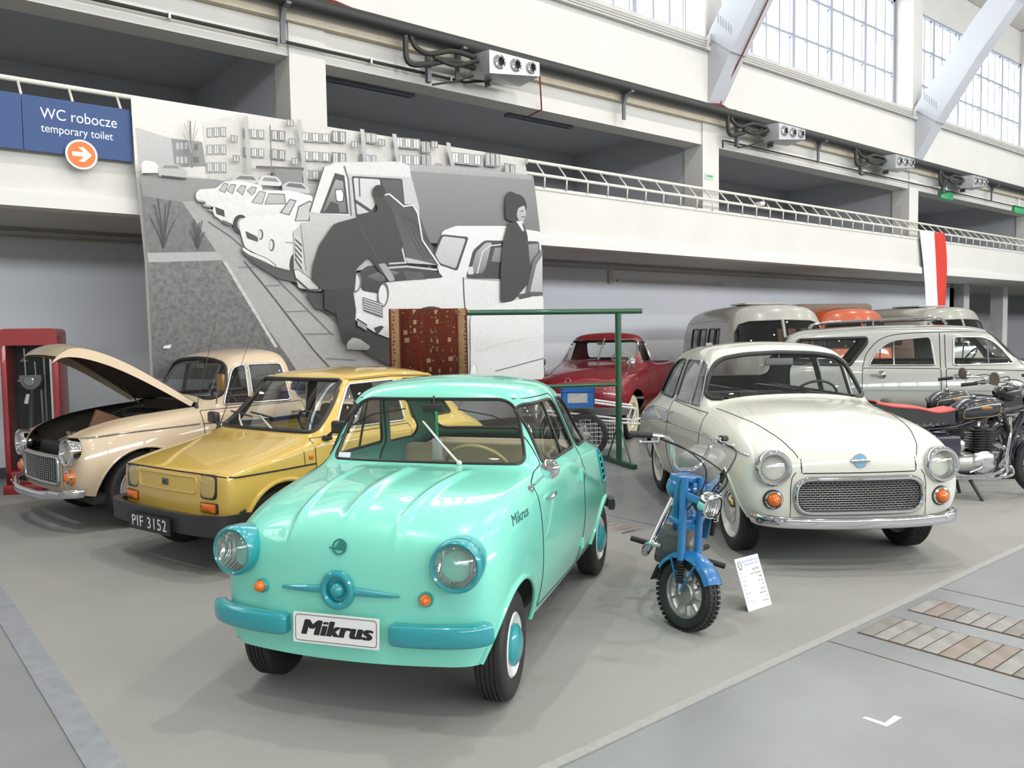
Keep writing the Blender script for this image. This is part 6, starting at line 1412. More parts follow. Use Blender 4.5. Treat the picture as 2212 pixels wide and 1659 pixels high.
    m = MB(); m.tube([(.16, -.34, 1.05), (.0, -.38, 1.06), (-.04, -.40, 1.10)], .005, 6); mo = m.build('mirror_stalk', STEEL, hb); MB().lathe([(.06, -.004), (.058, .006), (.001, .01)], (-.05, -.40, 1.13), (-1, -.2, 0), 20).build('mirror', mat('mirror_back_brown', (.14, .12, .09), rough=.3, metal=.3), mo)
    for s in (1, -1): MB().tube(spline([(.28, s*.26, 1.04), (.5, s*.2, 1.08), (.55, s*.08, .98), (.45, s*.06, .80)], 5), .005, 6).build('cable', RUBBER, hb)
    headlamp(root, (.62, 0, .90), (1, 0, -.03), .095, PT, depth=.07); MB().lathe([(.02, -.16), (.07, -.12), (.095, -.04), (.098, 0)], (.62, 0, .90), (1, 0, -.03), 24).build('headlamp_shell', PT, root)
    return root
NAVY = paint('navy_paint', (.003, .004, .018)); GOLD = mat('gold_lining', (.42, .30, .08), rough=.4)
make_motorcycle('dark navy motorcycle with black saddle edged in red, nearest the white saloon', (8.18, 3.16, .0075), math.radians(-40), NAVY, GOLD, BLACKV, piping=mat('red_piping', (.58, .10, .09), rough=.5))
make_motorcycle('black motorcycle with a short grey saddle behind the navy one', (8.95, 3.72, .0075), math.radians(-42), paint('black_cycle_paint', (.012, .012, .014)), GOLD, mat('grey_vinyl', (.13, .125, .105), rough=.5), solo=True)
make_motorcycle('dark motorcycle at the right edge behind the other two', (10.2, 3.3, .0075), math.radians(-38), paint('dark_cycle_paint', (.01, .012, .03)), GOLD, BLACKV)
# ------------------------------------------------------------------ carpet-beating rack with rug
GREEN = mat('rack_green', (.005, .075, .03), rough=.4, coat=.4, noise=[(30, .1, 3)])
T0 = Vector((7.29, 6.84, 0)); dv = Vector((-.894, .446, 0)).normalized(); side = Vector((-dv.y, dv.x, 0))
rk = thing('carpet_beating_rack', 'green steel tube rack with a long top bar', 'rack', T0, 0)
MB().cyl(-dv*.30+Vector((0, 0, 1.855)), dv*2.62+Vector((0, 0, 1.855)), .033, 14).build('top_bar', GREEN, rk)
MB().cyl(Vector((0, 0, .975)), dv*2.34+Vector((0, 0, .975)), .023, 12).build('lower_bar', GREEN, rk)
for L in (0, 2.34):
    b = dv*L; MB().cyl(b+Vector((0, 0, .03)), b+Vector((0, 0, 1.83)), .038, 14).build('post', GREEN, rk)
    ft = Vector((.37, .93, 0)) if L == 0 else side
    MB().obox(b+Vector((0, 0, .028)), ft, Vector((-ft.y, ft.x, 0)), (0, 0, 1), (.42, .035, .028), .004).build('foot', GREEN, rk)
    for s in (1, -1): MB().cyl(b+ft*s*.33+Vector((0, 0, .05)), b+Vector((0, 0, .52)), .010, 8).build('brace', GREEN, rk)
def rug_mat(name, base, spots):
    m = mat(name, base, rough=.95, spec=.05); nt = m.node_tree; b = nt.nodes['Principled BSDF']; tc = nt.nodes.new('ShaderNodeTexCoord')
    prev = None
    for i, (sc, lo, hi, col, metric) in enumerate(spots):
        v = nt.nodes.new('ShaderNodeTexVoronoi'); v.inputs['Scale'].default_value = sc; v.inputs['Randomness'].default_value = .35; v.distance = metric
        mr = nt.nodes.new('ShaderNodeMapRange'); mr.interpolation_type = 'SMOOTHSTEP'; mr.inputs['From Min'].default_value = lo; mr.inputs['From Max'].default_value = hi; mr.inputs['To Min'].default_value = 1; mr.inputs['To Max'].default_value = 0
        nt.links.new(tc.outputs['Object'], v.inputs['Vector']); nt.links.new(v.outputs['Distance'], mr.inputs['Value'])
        mx = nt.nodes.new('ShaderNodeMix'); mx.data_type = 'RGBA'; nt.links.new(mr.outputs['Result'], mx.inputs['Factor'])
        if prev is None: mx.inputs['A'].default_value = (*base, 1)
        else: nt.links.new(prev, mx.inputs['A'])
        mx.inputs['B'].default_value = (*col, 1); prev = mx.outputs['Result']
    nt.links.new(prev, b.inputs['Base Color']); return m
FIELD = rug_mat('rug_field', (.135, .020, .013), [(9, .48, .52, (.09, .022, .014), 'CHEBYCHEV'), (18, .30, .36, (.055, .035, .022), 'EUCLIDEAN'), (18, .14, .20, (.27, .17, .09), 'EUCLIDEAN'), (9, .20, .24, (.30, .20, .11), 'CHEBYCHEV'), (9, .13, .16, (.14, .02, .013), 'MANHATTAN'), (34, .16, .24, (.22, .13, .07), 'MANHATTAN')])
BORD = rug_mat('rug_border', (.27, .18, .095), [(22, .34, .40, (.13, .025, .016), 'MANHATTAN'), (22, .16, .22, (.06, .045, .028), 'CHEBYCHEV'), (44, .2, .28, (.15, .04, .025), 'EUCLIDEAN')])
STRIPE = mat('rug_stripe', (.12, .018, .012), rough=.95)
rg = thing('rug', 'red patterned oriental rug draped over the green bar', 'rug', T0+dv*1.86+Vector((0, 0, 1.855)), 0)
def rug_band(name, a, b, material, lift=0.0):
    prof = [(-.052, -.86), (-.048, -.5), (-.042, -.1), (-.038, 0), (-.026, .032), (0, .043), (.026, .032), (.038, 0), (.042, -.2), (.046, -.8)]
    m = MB(); V = []
    for (o, z) in prof:
        for L in np.linspace(a, b, 5):
            k = (1+lift/.04) ; V.append(dv*L-side*o*-1*k+Vector((0, 0, z+(lift if z > 0 else 0))))
    n = 5; F = [(i*n+j, i*n+j+1, (i+1)*n+j+1, (i+1)*n+j) for i in range(len(prof)-1) for j in range(n-1)]; q = len(V)
    V2 = V+[Vector((v.x, v.y, v.z))*1.0-side*0 for v in V]
    m.add(V, F); o = m.build(name, material, rg)
    md = o.modifiers.new('t', 'SOLIDIFY'); md.thickness = .008; md.offset = 1; return o
rug_band('rug_field', .10, .76, FIELD); rug_band('rug_border', .0, .10, BORD); rug_band('rug_border', .76, .86, BORD)
for a, b in ((-.012, .004), (.094, .108), (.752, .766), (.856, .872)): rug_band('rug_stripe', a, b, STRIPE, .003)
# ------------------------------------------------------------------ red cabinet
cb = thing('display_cabinet', 'tall red cabinet with dark glazed front holding an old pump mechanism', 'cabinet', (1.565, 9.86, .006), math.radians(-22.6))
RC = mat('cabinet_red', (.26, .010, .011), rough=.35, coat=.5); w2, dp = .27, .42
m = MB(); m.box((-.30, -.02, 0), (.30, dp+.02, .10), .008); m.build('plinth', RC, cb)
out = rp([(-w2, .10), (w2, .10), (w2, 1.735), (-w2, 1.735)], [0, 0, .07, .07], 6); inn = [(-w2+.055, .24), (w2-.065, .24), (w2-.065, 1.56), (-w2+.055, 1.56)]
MB().box((-w2, 0, .10), (-w2+.055, dp, 1.66), .006).build('side_panel', RC, cb); MB().box((w2-.065, 0, .10), (w2, dp, 1.66), .006).build('side_panel', RC, cb)
MB().box((-w2, 0, .10), (w2, dp, .24), .006).build('bottom_panel', RC, cb)
MB().prism([(x, 0, z) for x, z in rp([(-w2, 1.56), (w2, 1.56), (w2, 1.735), (-w2, 1.735)], [0, 0, .06, .06], 6)], (0, -.004, 0), (0, dp, 0)).build('top_panel', RC, cb, angle=30)
MB().box((-w2+.05, dp-.03, .2), (w2-.05, dp, 1.6)).build('back_panel', mat('cabinet_black', (.008, .008, .009), rough=.6), cb, smooth=False)
MB().box((w2-.085, .01, .24), (w2-.065, .03, 1.56)).build('glass_edge', STEEL, cb, smooth=False)
MB().box((-w2+.055, .012, .24), (w2-.085, .016, 1.56)).build('glass_pane', glass_mat('cabinet_glass', (.9, .92, .92), .3), cb, smooth=False)
pu = thing('pump_mechanism', 'grey pump mechanism with round dial inside the red cabinet', 'pump', (1.60, 9.99, .25), math.radians(-22.6))
m = MB(); m.prism([(x, 0, z) for x, z in [(-.10, 1.0), (.10, 1.0), (.105, .95), (.08, .89), (.03, .85), (-.03, .85), (-.08, .89), (-.105, .95)]], (0, -.06, 0), (0, .05, 0)); hd = m.build('dial_housing', mat('pump_grey', (.16, .16, .15), rough=.5), pu)
MB().lathe([(.045, 0), (.045, .02), (.036, .022), (.034, .012), (.001, .012)], (-.005, -.06, .935), (0, -1, 0), 28).build('dial', CHROME, hd)
MB().tube([(0, 0, .01), (-.03, 0, .40), (.0, 0, .86)], [.09, .05, .03], 14).build('pump_column', mat('pump_black', (.015, .015, .016), rough=.4), pu)
m = MB(); m.tube([(-.05, -.02, 1.0), (-.055, -.02, 1.28)], .008, 8); m.tube([(-.085, -.02, 1.15), (-.025, -.02, 1.15)], .007, 8); m.build('valve_rod', STEEL, pu); MB().tube([(.045, -.02, 1.0), (.04, -.02, 1.14)], .007, 8).build('valve_rod', STEEL, pu)
MB().tube([(-.03, -.05, .80), (-.05, -.06, .70)], [.018, .022], 10).build('white_handle', WHITEP, pu); MB().tube([(.09, 0, .02), (.085, 0, .84)], .010, 8).build('pipe', STEEL, pu); MB().tube([(.125, .02, .02), (.12, .02, 1.25)], .012, 8).build('pipe', STEEL, pu); MB().tube([(-.13, 0, .94), (-.10, 0, .94)], .012, 8).build('knob', STEEL, pu)
# ------------------------------------------------------------------ white tube handcart with wire basket and blue crate
CW = mat('cart_white', (.78, .78, .76), rough=.4); ct = thing('handcart', 'white tube handcart with spoked wheels and wire basket before the red pickup', 'cart', (7.75, 7.55, .002), math.radians(-42))
for s in (1, -1): spoke_wheel(ct, (-.25, s*.33, .29), .29, .05, STEEL, knob=False, cast=False, rimk=.86)
MB().tube([(-.25, -.36, .29), (-.25, .36, .29)], .012, 8).build('axle', STEEL, ct)
for s in (1, -1):
    MB().tube([(-.75, s*.24, .80), (.40, s*.24, .62)], .014, 8).build('frame_tube', CW, ct); MB().tube([(-.75, s*.24, .56), (.42, s*.24, .42), (.80, s*.24, .52)], .014, 8).build('frame_tube', CW, ct); MB().tube([(.40, s*.24, .62), (.34, s*.24, .42)], .012, 8).build('frame_tube', CW, ct)
    MB().tube([(.22, s*.20, .42), (.18, s*.20, .02)], .012, 8).build('leg', CW, ct)
MB().tube([(.80, -.24, .52), (.84, 0, .50), (.80, .24, .52)], .014, 8).build('handle', CW, ct)
m = MB()
for k in range(13): x = -.55+.065*k; m.box((x-.003, -.20, .10), (x+.003, -.195, .44)); m.box((x-.003, .195, .10), (x+.003, .20, .44))
for k in range(7): z = .10+.055*k; m.box((-.55, -.203, z-.003), (.24, -.197, z+.003)); m.box((-.55, .197, z-.003), (.24, .203, z+.003))
for k in range(7): y = -.20+.066*k; m.box((-.55, y-.003, .097), (.24, y+.003, .103)); m.box((.237, y-.003, .10), (.243, y+.003, .44))
o = m.build('wire_basket', CW, ct, smooth=False); o['kind'] = 'stuff'
cr = thing('blue_crate', 'blue plastic crate with a grey label on the handcart', 'crate', (7.35, 7.62, .66), math.radians(-42))
m = MB(); m.box((-.20, -.20, 0), (.20, .20, .012)); 
for a in (((-.21, -.21, 0), (.21, -.195, .26)), ((-.21, .195, 0), (.21, .21, .26)), ((-.21, -.21, 0), (-.195, .21, .26)), ((.195, -.21, 0), (.21, .21, .26))): m.box(*a)
BC = mat('crate_blue', (.012, .13, .42), rough=.4); m.build('crate_shell', BC, cr, smooth=False)
for z in (.20, .245): m = MB(); m.box((-.22, -.22, z), (.22, -.208, z+.012)); m.build('crate_rib', BC, cr, smooth=False)
MB().box((-.13, -.214, .06), (.12, -.209, .18)).build('label_plate', mat('label_grey', (.45, .45, .43), rough=.6, noise=[(60, .4, 3)]), cr, smooth=False)
# ------------------------------------------------------------------ information card
b0 = Vector((3.918, 2.69, .0075)); b1 = Vector((4.132, 2.677, .0075)); r = (b1-b0).normalized(); up = Vector((.06*math.sin(math.radians(20)), math.sin(math.radians(20)), math.cos(math.radians(20)))).normalized(); nn = r.cross(up)
cd = thing('information_card', 'white information card leaning beside the blue moped', 'card', (b0+b1)/2, 0); ctr = up*.1485
MB().prism([r*-.105, r*.105, r*.105+up*.297, r*-.105+up*.297], nn*-.004, nn*0).build('card_board', mat('card_white', (.86, .87, .88), rough=.4), cd, smooth=False)
INK = mat('card_ink', (.03, .03, .035), rough=.6); BINK = mat('card_blue_ink', (.05, .16, .40), rough=.6); GINK = mat('card_grey_ink', (.25, .25, .27), rough=.6)
def cl(txt, sz, x, y, ink, al='RIGHT'): text_on('print', txt, sz, ink, cd, r*x+up*y+nn*.0006, r, up, depth=.0002, align=al, sx=1.05)
cl('AUTOMOBILKLUB', .0175, .098, .272, BINK); cl('WIELKOPOLSKI', .0175, .090, .252, BINK)
lg = MB().tube([r*(-.075+.016*math.cos(a))+up*(.258+.020*math.sin(a))+nn*.001 for a in np.linspace(0, 6.283, 25)[:-1]], .0016, 4, closed=True).build('club_emblem', INK, cd); MB().tube([r*(-.075+.009*math.cos(a))+up*(.258+.011*math.sin(a))+nn*.001 for a in np.linspace(0, 6.283, 17)[:-1]], .001, 4, closed=True).build('emblem_ring', INK, lg); MB().prism([r*-.088+up*.232, r*-.062+up*.232, r*-.062+up*.236, r*-.088+up*.236], nn*.0003, nn*.001).build('emblem_bar', INK, lg, smooth=False)
for k, (t, s) in enumerate((('ROMET', .020), ('MOTORYNKA', .014), ('1985', .018), ('50 cm3', .014), ('1,1 / 1 KM', .014), ('50 km/h', .013), ('dwusuwowy', .012), ('3,5', .013), ('POLSKA', .013))): cl(t, s, .092, .218-.0228*k, INK)
for k, t in enumerate(('Marka', 'Typ / model', 'Rok produkcji', 'Pojemnosc', 'Moc', 'Predkosc maks.', 'Silnik', 'Paliwo / 100 km', 'Kraj')): cl(t, .0085, -.095, .213-.0228*k, GINK, 'LEFT')
# ------------------------------------------------------------------ teal machine far right
tm = thing('machine', 'teal bench machine far back at the right edge', 'machine', (24.6, 7.5, .002), math.radians(-40)); TL = mat('machine_teal', (.03, .16, .22), rough=.4)
MB().box((-.5, -.3, .9), (.6, .3, 1.42), .05).build('bed', TL, tm); MB().box((-.5, -.3, 0), (.8, .3, .9), .02).build('base', TL, tm)
MB().box((.0, -.16, 1.42), (.24, .16, 1.75), .05).build('column', TL, tm); MB().cyl((-.42, 0, 1.55), (.1, 0, 1.55), .085, 18).build('motor', TL, tm); MB().cyl((.2, 0, 1.55), (.55, 0, 1.55), .075, 18).build('spindle', TL, tm); MB().lathe([(.09, 0), (.09, .04), (.001, .04)], (-.42, 0, 1.55), (-1, 0, 0), 18).build('motor_cap', BLACKP, tm)
# ------------------------------------------------------------------ the big black and white photo print hanging from the railing
MY = 9.07
mu = thing('photo_mural', 'large black and white photo print of parked cars and men hanging from the balcony railing', 'banner', (5.2, MY, 4.10))
def mp(zx, zy, layer=0):   # point of the print (read in the photograph's own frame) -> place on the banner cloth
    p = on_y(280+zx/2.4578, 200+zy/2.4578, MY); return (p[0]-5.2, -.004-.00035*layer, p[2]-4.10)
def gray(v): v = v/255.0; l = ((v+.055)/1.055)**2.4 if v > .04 else v/12.92; return l*.84+.012
INKM = bpy.data.materials.new('mural_print'); INKM.use_nodes = True
_nt = INKM.node_tree; _b = _nt.nodes['Principled BSDF']; _b.inputs['Roughness'].default_value = .55
_at = _nt.nodes.new('ShaderNodeAttribute'); _at.attribute_name = 'tone'; _tc = _nt.nodes.new('ShaderNodeTexCoord'); _n = _nt.nodes.new('ShaderNodeTexNoise'); _n.inputs['Scale'].default_value = 26; _n.inputs['Detail'].default_value = 3
_m1 = _nt.nodes.new('ShaderNodeMath'); _m1.operation = 'SUBTRACT'; _m1.inputs[1].default_value = .5; _m2 = _nt.nodes.new('ShaderNodeMath'); _m2.operation = 'MULTIPLY'; _m3 = _nt.nodes.new('ShaderNodeMath'); _m3.operation = 'ADD'; _m3.inputs[1].default_value = 1.0
_mx = _nt.nodes.new('ShaderNodeMix'); _mx.data_type = 'RGBA'; _mx.blend_type = 'MULTIPLY'; _mx.inputs['Factor'].default_value = 1
_nt.links.new(_tc.outputs['Object'], _n.inputs['Vector']); _nt.links.new(_n.outputs['Fac'], _m1.inputs[0]); _nt.links.new(_m1.outputs[0], _m2.inputs[0]); _nt.links.new(_at.outputs['Alpha'], _m2.inputs[1]); _nt.links.new(_m2.outputs[0], _m3.inputs[0])
_nt.links.new(_at.outputs['Color'], _mx.inputs['A']); _nt.links.new(_m3.outputs[0], _mx.inputs['B']); _nt.links.new(_mx.outputs['Result'], _b.inputs['Base Color'])
PV, PF, PC = [], [], []; LAY = [0]
def poly(pts, g, g2=None, n=0.22, warm=0.0):
    """filled outline; tone g at its top, g2 at its bottom"""
    LAY[0] += 1; b = len(PV); ys = [p[1] for p in pts]; y0, y1 = min(ys), max(ys)
    for p in pts:
        t = (p[1]-y0)/max(1, y1-y0); v = gray(g+((g2 if g2 is not None else g)-g)*t); PV.append(mp(p[0], p[1], LAY[0])); PC.append((v*(1+warm*.5), v, v*(1-warm), n))
    PF.append(tuple(range(b, b+len(pts))))
def ell(cx, cy, rx, ry, g, n=18, g2=None, a=0.0): poly([(cx+rx*math.cos(2*math.pi*k/n)*math.cos(a)-ry*math.sin(2*math.pi*k/n)*math.sin(a), cy+rx*math.cos(2*math.pi*k/n)*math.sin(a)+ry*math.sin(2*math.pi*k/n)*math.cos(a)) for k in range(n)], g, g2)
def stroke(pts, w, g):
    P = [np.array(p, float) for p in pts]; L, R_ = [], []
    for i in range(len(P)):
        d = P[min(i+1, len(P)-1)]-P[max(i-1, 0)]; d = d/max(1e-6, np.linalg.norm(d)); nn_ = np.array((-d[1], d[0]))*w/2; L.append(P[i]+nn_); R_.append(P[i]-nn_)
    for i in range(len(P)-1): poly([tuple(L[i]), tuple(L[i+1]), tuple(R_[i+1]), tuple(R_[i])], g)
def rnd(pts, r=12): return [tuple(q) for q in rp(pts, r, 4)]
TOP = lambda x: 22+x*.1585
# sky and far ground
poly([(5, TOP(5)), (2094, TOP(2094)), (2115, 600), (30, 420)], 240, 222, warm=.05)
poly([(30, 185), (220, 243), (240, 400), (45, 380)], 205, 190); poly([(220, 243), (385, 262), (405, 392), (238, 398)], 152, 140)
for k in range(3):
    for r_ in range(2): x, y = 246+22*k, 265+75*r_; poly([(x, y), (x+15, y+2), (x+16, y+36), (x+1, y+35)], 205)
poly([(330, 270), (360, 274), (362, 305), (332, 302)], 110); poly([(335, 340), (366, 343), (368, 372), (337, 370)], 110)
# apartment blocks
poly([(385, 160), (600, 108), (2094, TOP(2094)), (2115, 480), (1430, 460), (1000, 480), (420, 480)], 226, 208, warm=.05)
def block(x0, x1, rows, nw, gb=158, gw=232, h=50):
    for (ya, yb) in rows:
        poly([(x0, ya), (x1, yb), (x1, yb+h), (x0, ya+h)], gb, gb+8)
        for k in range(nw):
            t = (k+.5)/nw; x = x0+(x1-x0)*t; y = ya+(yb-ya)*t; w = min(26, (x1-x0)/nw*.55)
            poly([(x-w/2-3, y+1), (x+w/2+3, y+3), (x+w/2+4, y+h-2), (x-w/2-2, y+h-4)], 120); poly([(x-w/2, y+4), (x-1.5, y+4), (x-1, y+h-7), (x-w/2+1, y+h-8)], gw); poly([(x+1.5, y+4), (x+w/2, y+5), (x+w/2+1, y+h-5), (x+2, y+h-7)], gw)
block(405, 512, [(188, 182), (278, 276), (372, 372)], 3, 176, 225, 55); block(600, 712, [(192, 200), (292, 300)], 3, 172); block(745, 822, [(200, 206), (300, 308)], 2, 140, 215, 55)
block(900, 1060, [(212, 222), (312, 322), (412, 420)], 3, 168); block(1065, 1140, [(205, 212), (318, 326)], 2, 128, 218, 62); block(1212, 1300, [(212, 222), (330, 338)], 3, 165, 225, 55)
block(1400, 1530, [(240, 252), (330, 340)], 3, 165, 232, 55); block(1535, 1585, [(262, 266), (330, 336)], 2, 135, 210, 62); block(1685, 1860, [(318, 336)], 3, 170, 232, 60); block(1872, 1950, [(322, 330)], 3, 130, 215, 72); block(1972, 2030, [(378, 388)], 2, 120, 210, 58); block(2080, 2096, [(352, 356)], 1, 130, 210, 30)
for x, y in ((540, 232), (552, 338), (836, 148), (846, 248), (862, 352), (1176, 262), (1320, 252), (1600, 262), (1620, 380)): poly([(x-18, y), (x+18, y+4), (x+19, y+40), (x-17, y+36)], 128); poly([(x-13, y+5), (x-2, y+6), (x-1, y+33), (x-12, y+32)], 205); poly([(x+3, y+6), (x+13, y+7), (x+14, y+35), (x+4, y+34)], 205)
for x0, y0, x1, y1 in ((590, 130, 612, 470), (872, 150, 915, 560), (1205, 200, 1222, 380), (1375, 225, 1400, 400), (1660, 270, 1690, 420)): poly([(x0, y0), (x0+22, y0+3), (x1+22, y1+3), (x1, y1)], 196, 180)
poly([(655, 395), (910, 405), (905, 422), (655, 410)], 95); poly([(755, 410), (900, 418), (900, 540), (760, 490)], 138); stroke([(728, 180), (738, 440)], 6, 120); ell(738, 440, 9, 9, 50)
# bare trees
stroke([(316, 408), (310, 300), (306, 160)], 9, 125)
for a in ((275, 170), (290, 150), (335, 160), (345, 200), (270, 230), (350, 260)): stroke([(312, 330), ((312+a[0])/2, (300+a[1])/2), a], 3.5, 165)
# lawns, roads
poly([(40, 440), (440, 468), (700, 520), (560, 600), (265, 588), (58, 560)], 150, 142, .25); poly([(55, 555), (268, 588), (445, 850), (78, 858)], 118, 108, .9)
poly([(78, 855), (470, 848), (490, 892), (85, 908)], 172, 178, .2); poly([(85, 905), (485, 893), (545, 1000), (720, 1250), (885, 1500), (900, 1520), (112, 1520)], 112, 88, 1.5)
poly([(265, 588), (345, 580), (500, 690), (700, 880), (960, 1130), (1420, 1520), (900, 1520), (770, 1330), (560, 1030), (445, 850)], 168, 160, .3)
for k in range(11): t = k/11; x, y = 480+t*270, 905+t*450; poly([(x, y), (x+16, y-6), (x+42, y+36), (x+26, y+40)], 205, 185)
stroke([(590, 900), (690, 1020), (800, 1160), (960, 1370), (1080, 1500)], 7, 70); stroke([(400, 690), (520, 770), (700, 930), (860, 1090), (1060, 1290)], 5, 95)
for a, b in (((690, 1028), (780, 1026)), ((800, 1165), (930, 1160)), ((900, 1282), (1060, 1280)), ((560, 930), (640, 930)), ((1020, 1410), (1180, 1420))): stroke([a, b], 4, 110)
for (x, y, s) in ((165, 830, 1), (345, 835, .6)):
    for a in ((-70, -160), (-30, -260), (10, -230), (35, -250), (60, -150), (-50, -230)): stroke([(x, y), (x+a[0]*.4*s, y+a[1]*.5*s), (x+a[0]*s, y+a[1]*s)], 4.5, 62)
poly([(165, 1345), (205, 1337), (196, 1358), (160, 1358)], 225)
# distant cars
poly(rnd([(45, 385), (60, 370), (110, 375), (138, 400), (132, 440), (50, 442)], 10), 236); stroke([(52, 440), (130, 440)], 8, 70); poly(rnd([(130, 410), (160, 388), (240, 390), (262, 410), (285, 425), (284, 462), (140, 455)], 10), 190); poly([(165, 396), (235, 398), (250, 412), (155, 412)], 140); stroke([(150, 452), (282, 466)], 10, 60)
# row of white cars
poly(rnd([(520, 470), (560, 442), (640, 446), (665, 470), (668, 490), (520, 492)], 10), 205); poly([(540, 468), (565, 450), (635, 454), (650, 474)], 120)
poly(rnd([(660, 480), (690, 448), (760, 455), (788, 490), (780, 505), (662, 498)], 10), 222); poly([(680, 476), (695, 458), (755, 463), (772, 484)], 140); poly(rnd([(785, 500), (820, 480), (900, 488), (935, 520), (930, 545), (790, 530)], 10), 200); poly([(805, 505), (825, 488), (890, 495), (915, 520)], 105)
poly(rnd([(330, 545), (350, 522), (440, 516), (478, 482), (560, 476), (680, 500), (690, 560), (470, 622), (400, 610), (335, 580)], 14), 240, 225)
for x in (452, 492, 545, 600): poly([(x, 528), (x+26, 488+(x-452)*.12), (x+54, 492+(x-452)*.13), (x+34, 542+(x-452)*.14)], 105); poly([(x+5, 526), (x+28, 492+(x-452)*.12), (x+49, 496+(x-452)*.13), (x+31, 537+(x-452)*.14)], 190)
for x, y in ((335, 575), (365, 600), (395, 625), (425, 655)): poly(rnd([(x, y), (x+45, y+8), (x+50, y+24), (x+4, y+16)], 5), 95); poly([(x+5, y+2), (x+40, y+9), (x+42, y+14), (x+6, y+8)], 205)
poly(rnd([(418, 620), (440, 596), (610, 572), (660, 528), (820, 528), (945, 555), (960, 610), (860, 660), (700, 690), (560, 720), (470, 690), (425, 655)], 16), 242, 222); poly([(622, 592), (664, 530), (702, 536), (682, 602)], 120); poly([(630, 590), (666, 535), (696, 540), (678, 597)], 196); poly([(692, 602), (714, 542), (800, 546), (806, 600)], 105); poly([(698, 598), (716, 547), (796, 551), (800, 595)], 186)
poly([(432, 614), (480, 632), (484, 668), (440, 652)], 55); stroke([(470, 690), (520, 712)], 16, 90); ell(566, 705, 40, 50, 35); ell(572, 706, 24, 34, 165); ell(572, 706, 12, 18, 90)
poly(rnd([(556, 690), (600, 664), (778, 652), (838, 572), (940, 566), (1010, 620), (980, 900), (858, 880), (846, 950), (755, 935), (690, 880), (590, 830), (566, 750)], 18), 240, 222); poly([(772, 646), (826, 572), (862, 580), (824, 660)], 110); poly([(782, 643), (828, 579), (854, 585), (820, 652)], 196); poly([(850, 690), (870, 610), (930, 580), (960, 600), (930, 690)], 110); poly([(858, 686), (876, 616), (930, 588), (950, 604), (922, 684)], 200)
poly(rnd([(590, 740), (655, 772), (660, 800), (600, 780)], 8), 70); ell(672, 760, 14, 28, 90); ell(668, 760, 9, 22, 215); ell(730, 815, 15, 32, 80); ell(726, 815, 10, 25, 220); poly(rnd([(570, 822), (620, 850), (700, 880), (755, 920), (752, 942), (690, 925), (600, 880), (572, 850)], 8), 75); poly(rnd([(575, 825), (620, 853), (700, 884), (750, 922), (748, 930), (700, 905), (610, 866), (576, 842)], 6), 225)
stroke([(800, 800), (870, 806)], 4, 130); ell(850, 920, 26, 60, 45); poly([(600, 890), (850, 955), (900, 1020), (760, 990)], 60, 75)
# van: canvas, cab
poly(rnd([(1430, 388), (1700, 400), (2112, 448), (2150, 760), (2150, 830), (1480, 800), (1440, 560)], 10), 146, 108, .12); poly([(1445, 392), (1700, 402), (2100, 446), (2104, 470), (1450, 425)], 178, 160)
poly(rnd([(842, 745), (870, 720), (930, 700), (930, 620), (1004, 405), (1060, 378), (1400, 376), (1450, 392), (1470, 470), (1510, 620), (1500, 800), (1330, 930), (1170, 950), (980, 1060), (870, 1040), (846, 950)], 16), 206, 186); poly(rnd([(1040, 382), (1400, 376), (1458, 396), (1464, 458), (1130, 440)], 14), 226)
poly(rnd([(1150, 452), (1418, 466), (1432, 610), (1300, 650), (1172, 672)], 12), 60); poly(rnd([(1160, 462), (1300, 470), (1306, 560), (1250, 640), (1180, 655)], 10), 218, 205); stroke([(1190, 462), (1194, 560)], 7, 70); poly([(1312, 474), (1410, 474), (1422, 600), (1330, 620)], 82, 70); stroke([(1165, 580), (1255, 640)], 16, 60)
poly([(928, 640), (1004, 405), (1102, 384), (1128, 470), (1140, 660), (988, 652)], 232); poly([(982, 648), (1062, 436), (1112, 450), (1136, 652)], 62); poly([(998, 640), (1066, 470), (1104, 480), (1122, 644)], 165, 105); poly([(1008, 642), (1040, 585), (1080, 600), (1086, 643)], 55); stroke([(1004, 405), (930, 640)], 6, 70); stroke([(1110, 400), (1132, 470), (1148, 660)], 10, 120); poly(rnd([(1060, 522), (1100, 518), (1112, 545), (1108, 592), (1068, 590)], 10), 70); poly(rnd([(1065, 527), (1097, 524), (1106, 547), (1102, 585), (1072, 584)], 9), 236)
poly([(842, 742), (886, 790), (902, 962), (862, 910)], 205); [poly([(850, 778+26*k), (886, 812+30*k), (888, 826+30*k), (852, 790+26*k)], 45) for k in range(5)]; poly(rnd([(844, 945), (862, 940), (975, 1020), (982, 1050), (972, 1060), (920, 1054), (852, 992)], 8), 70); poly(rnd([(847, 948), (862, 944), (972, 1022), (977, 1046), (924, 1046), (855, 985)], 8), 228, 195); poly([(900, 1060), (1060, 1080), (1080, 1180), (960, 1150)], 40, 60)
poly([(880, 700), (960, 690), (1000, 740), (950, 900), (910, 950)], 196, 176)
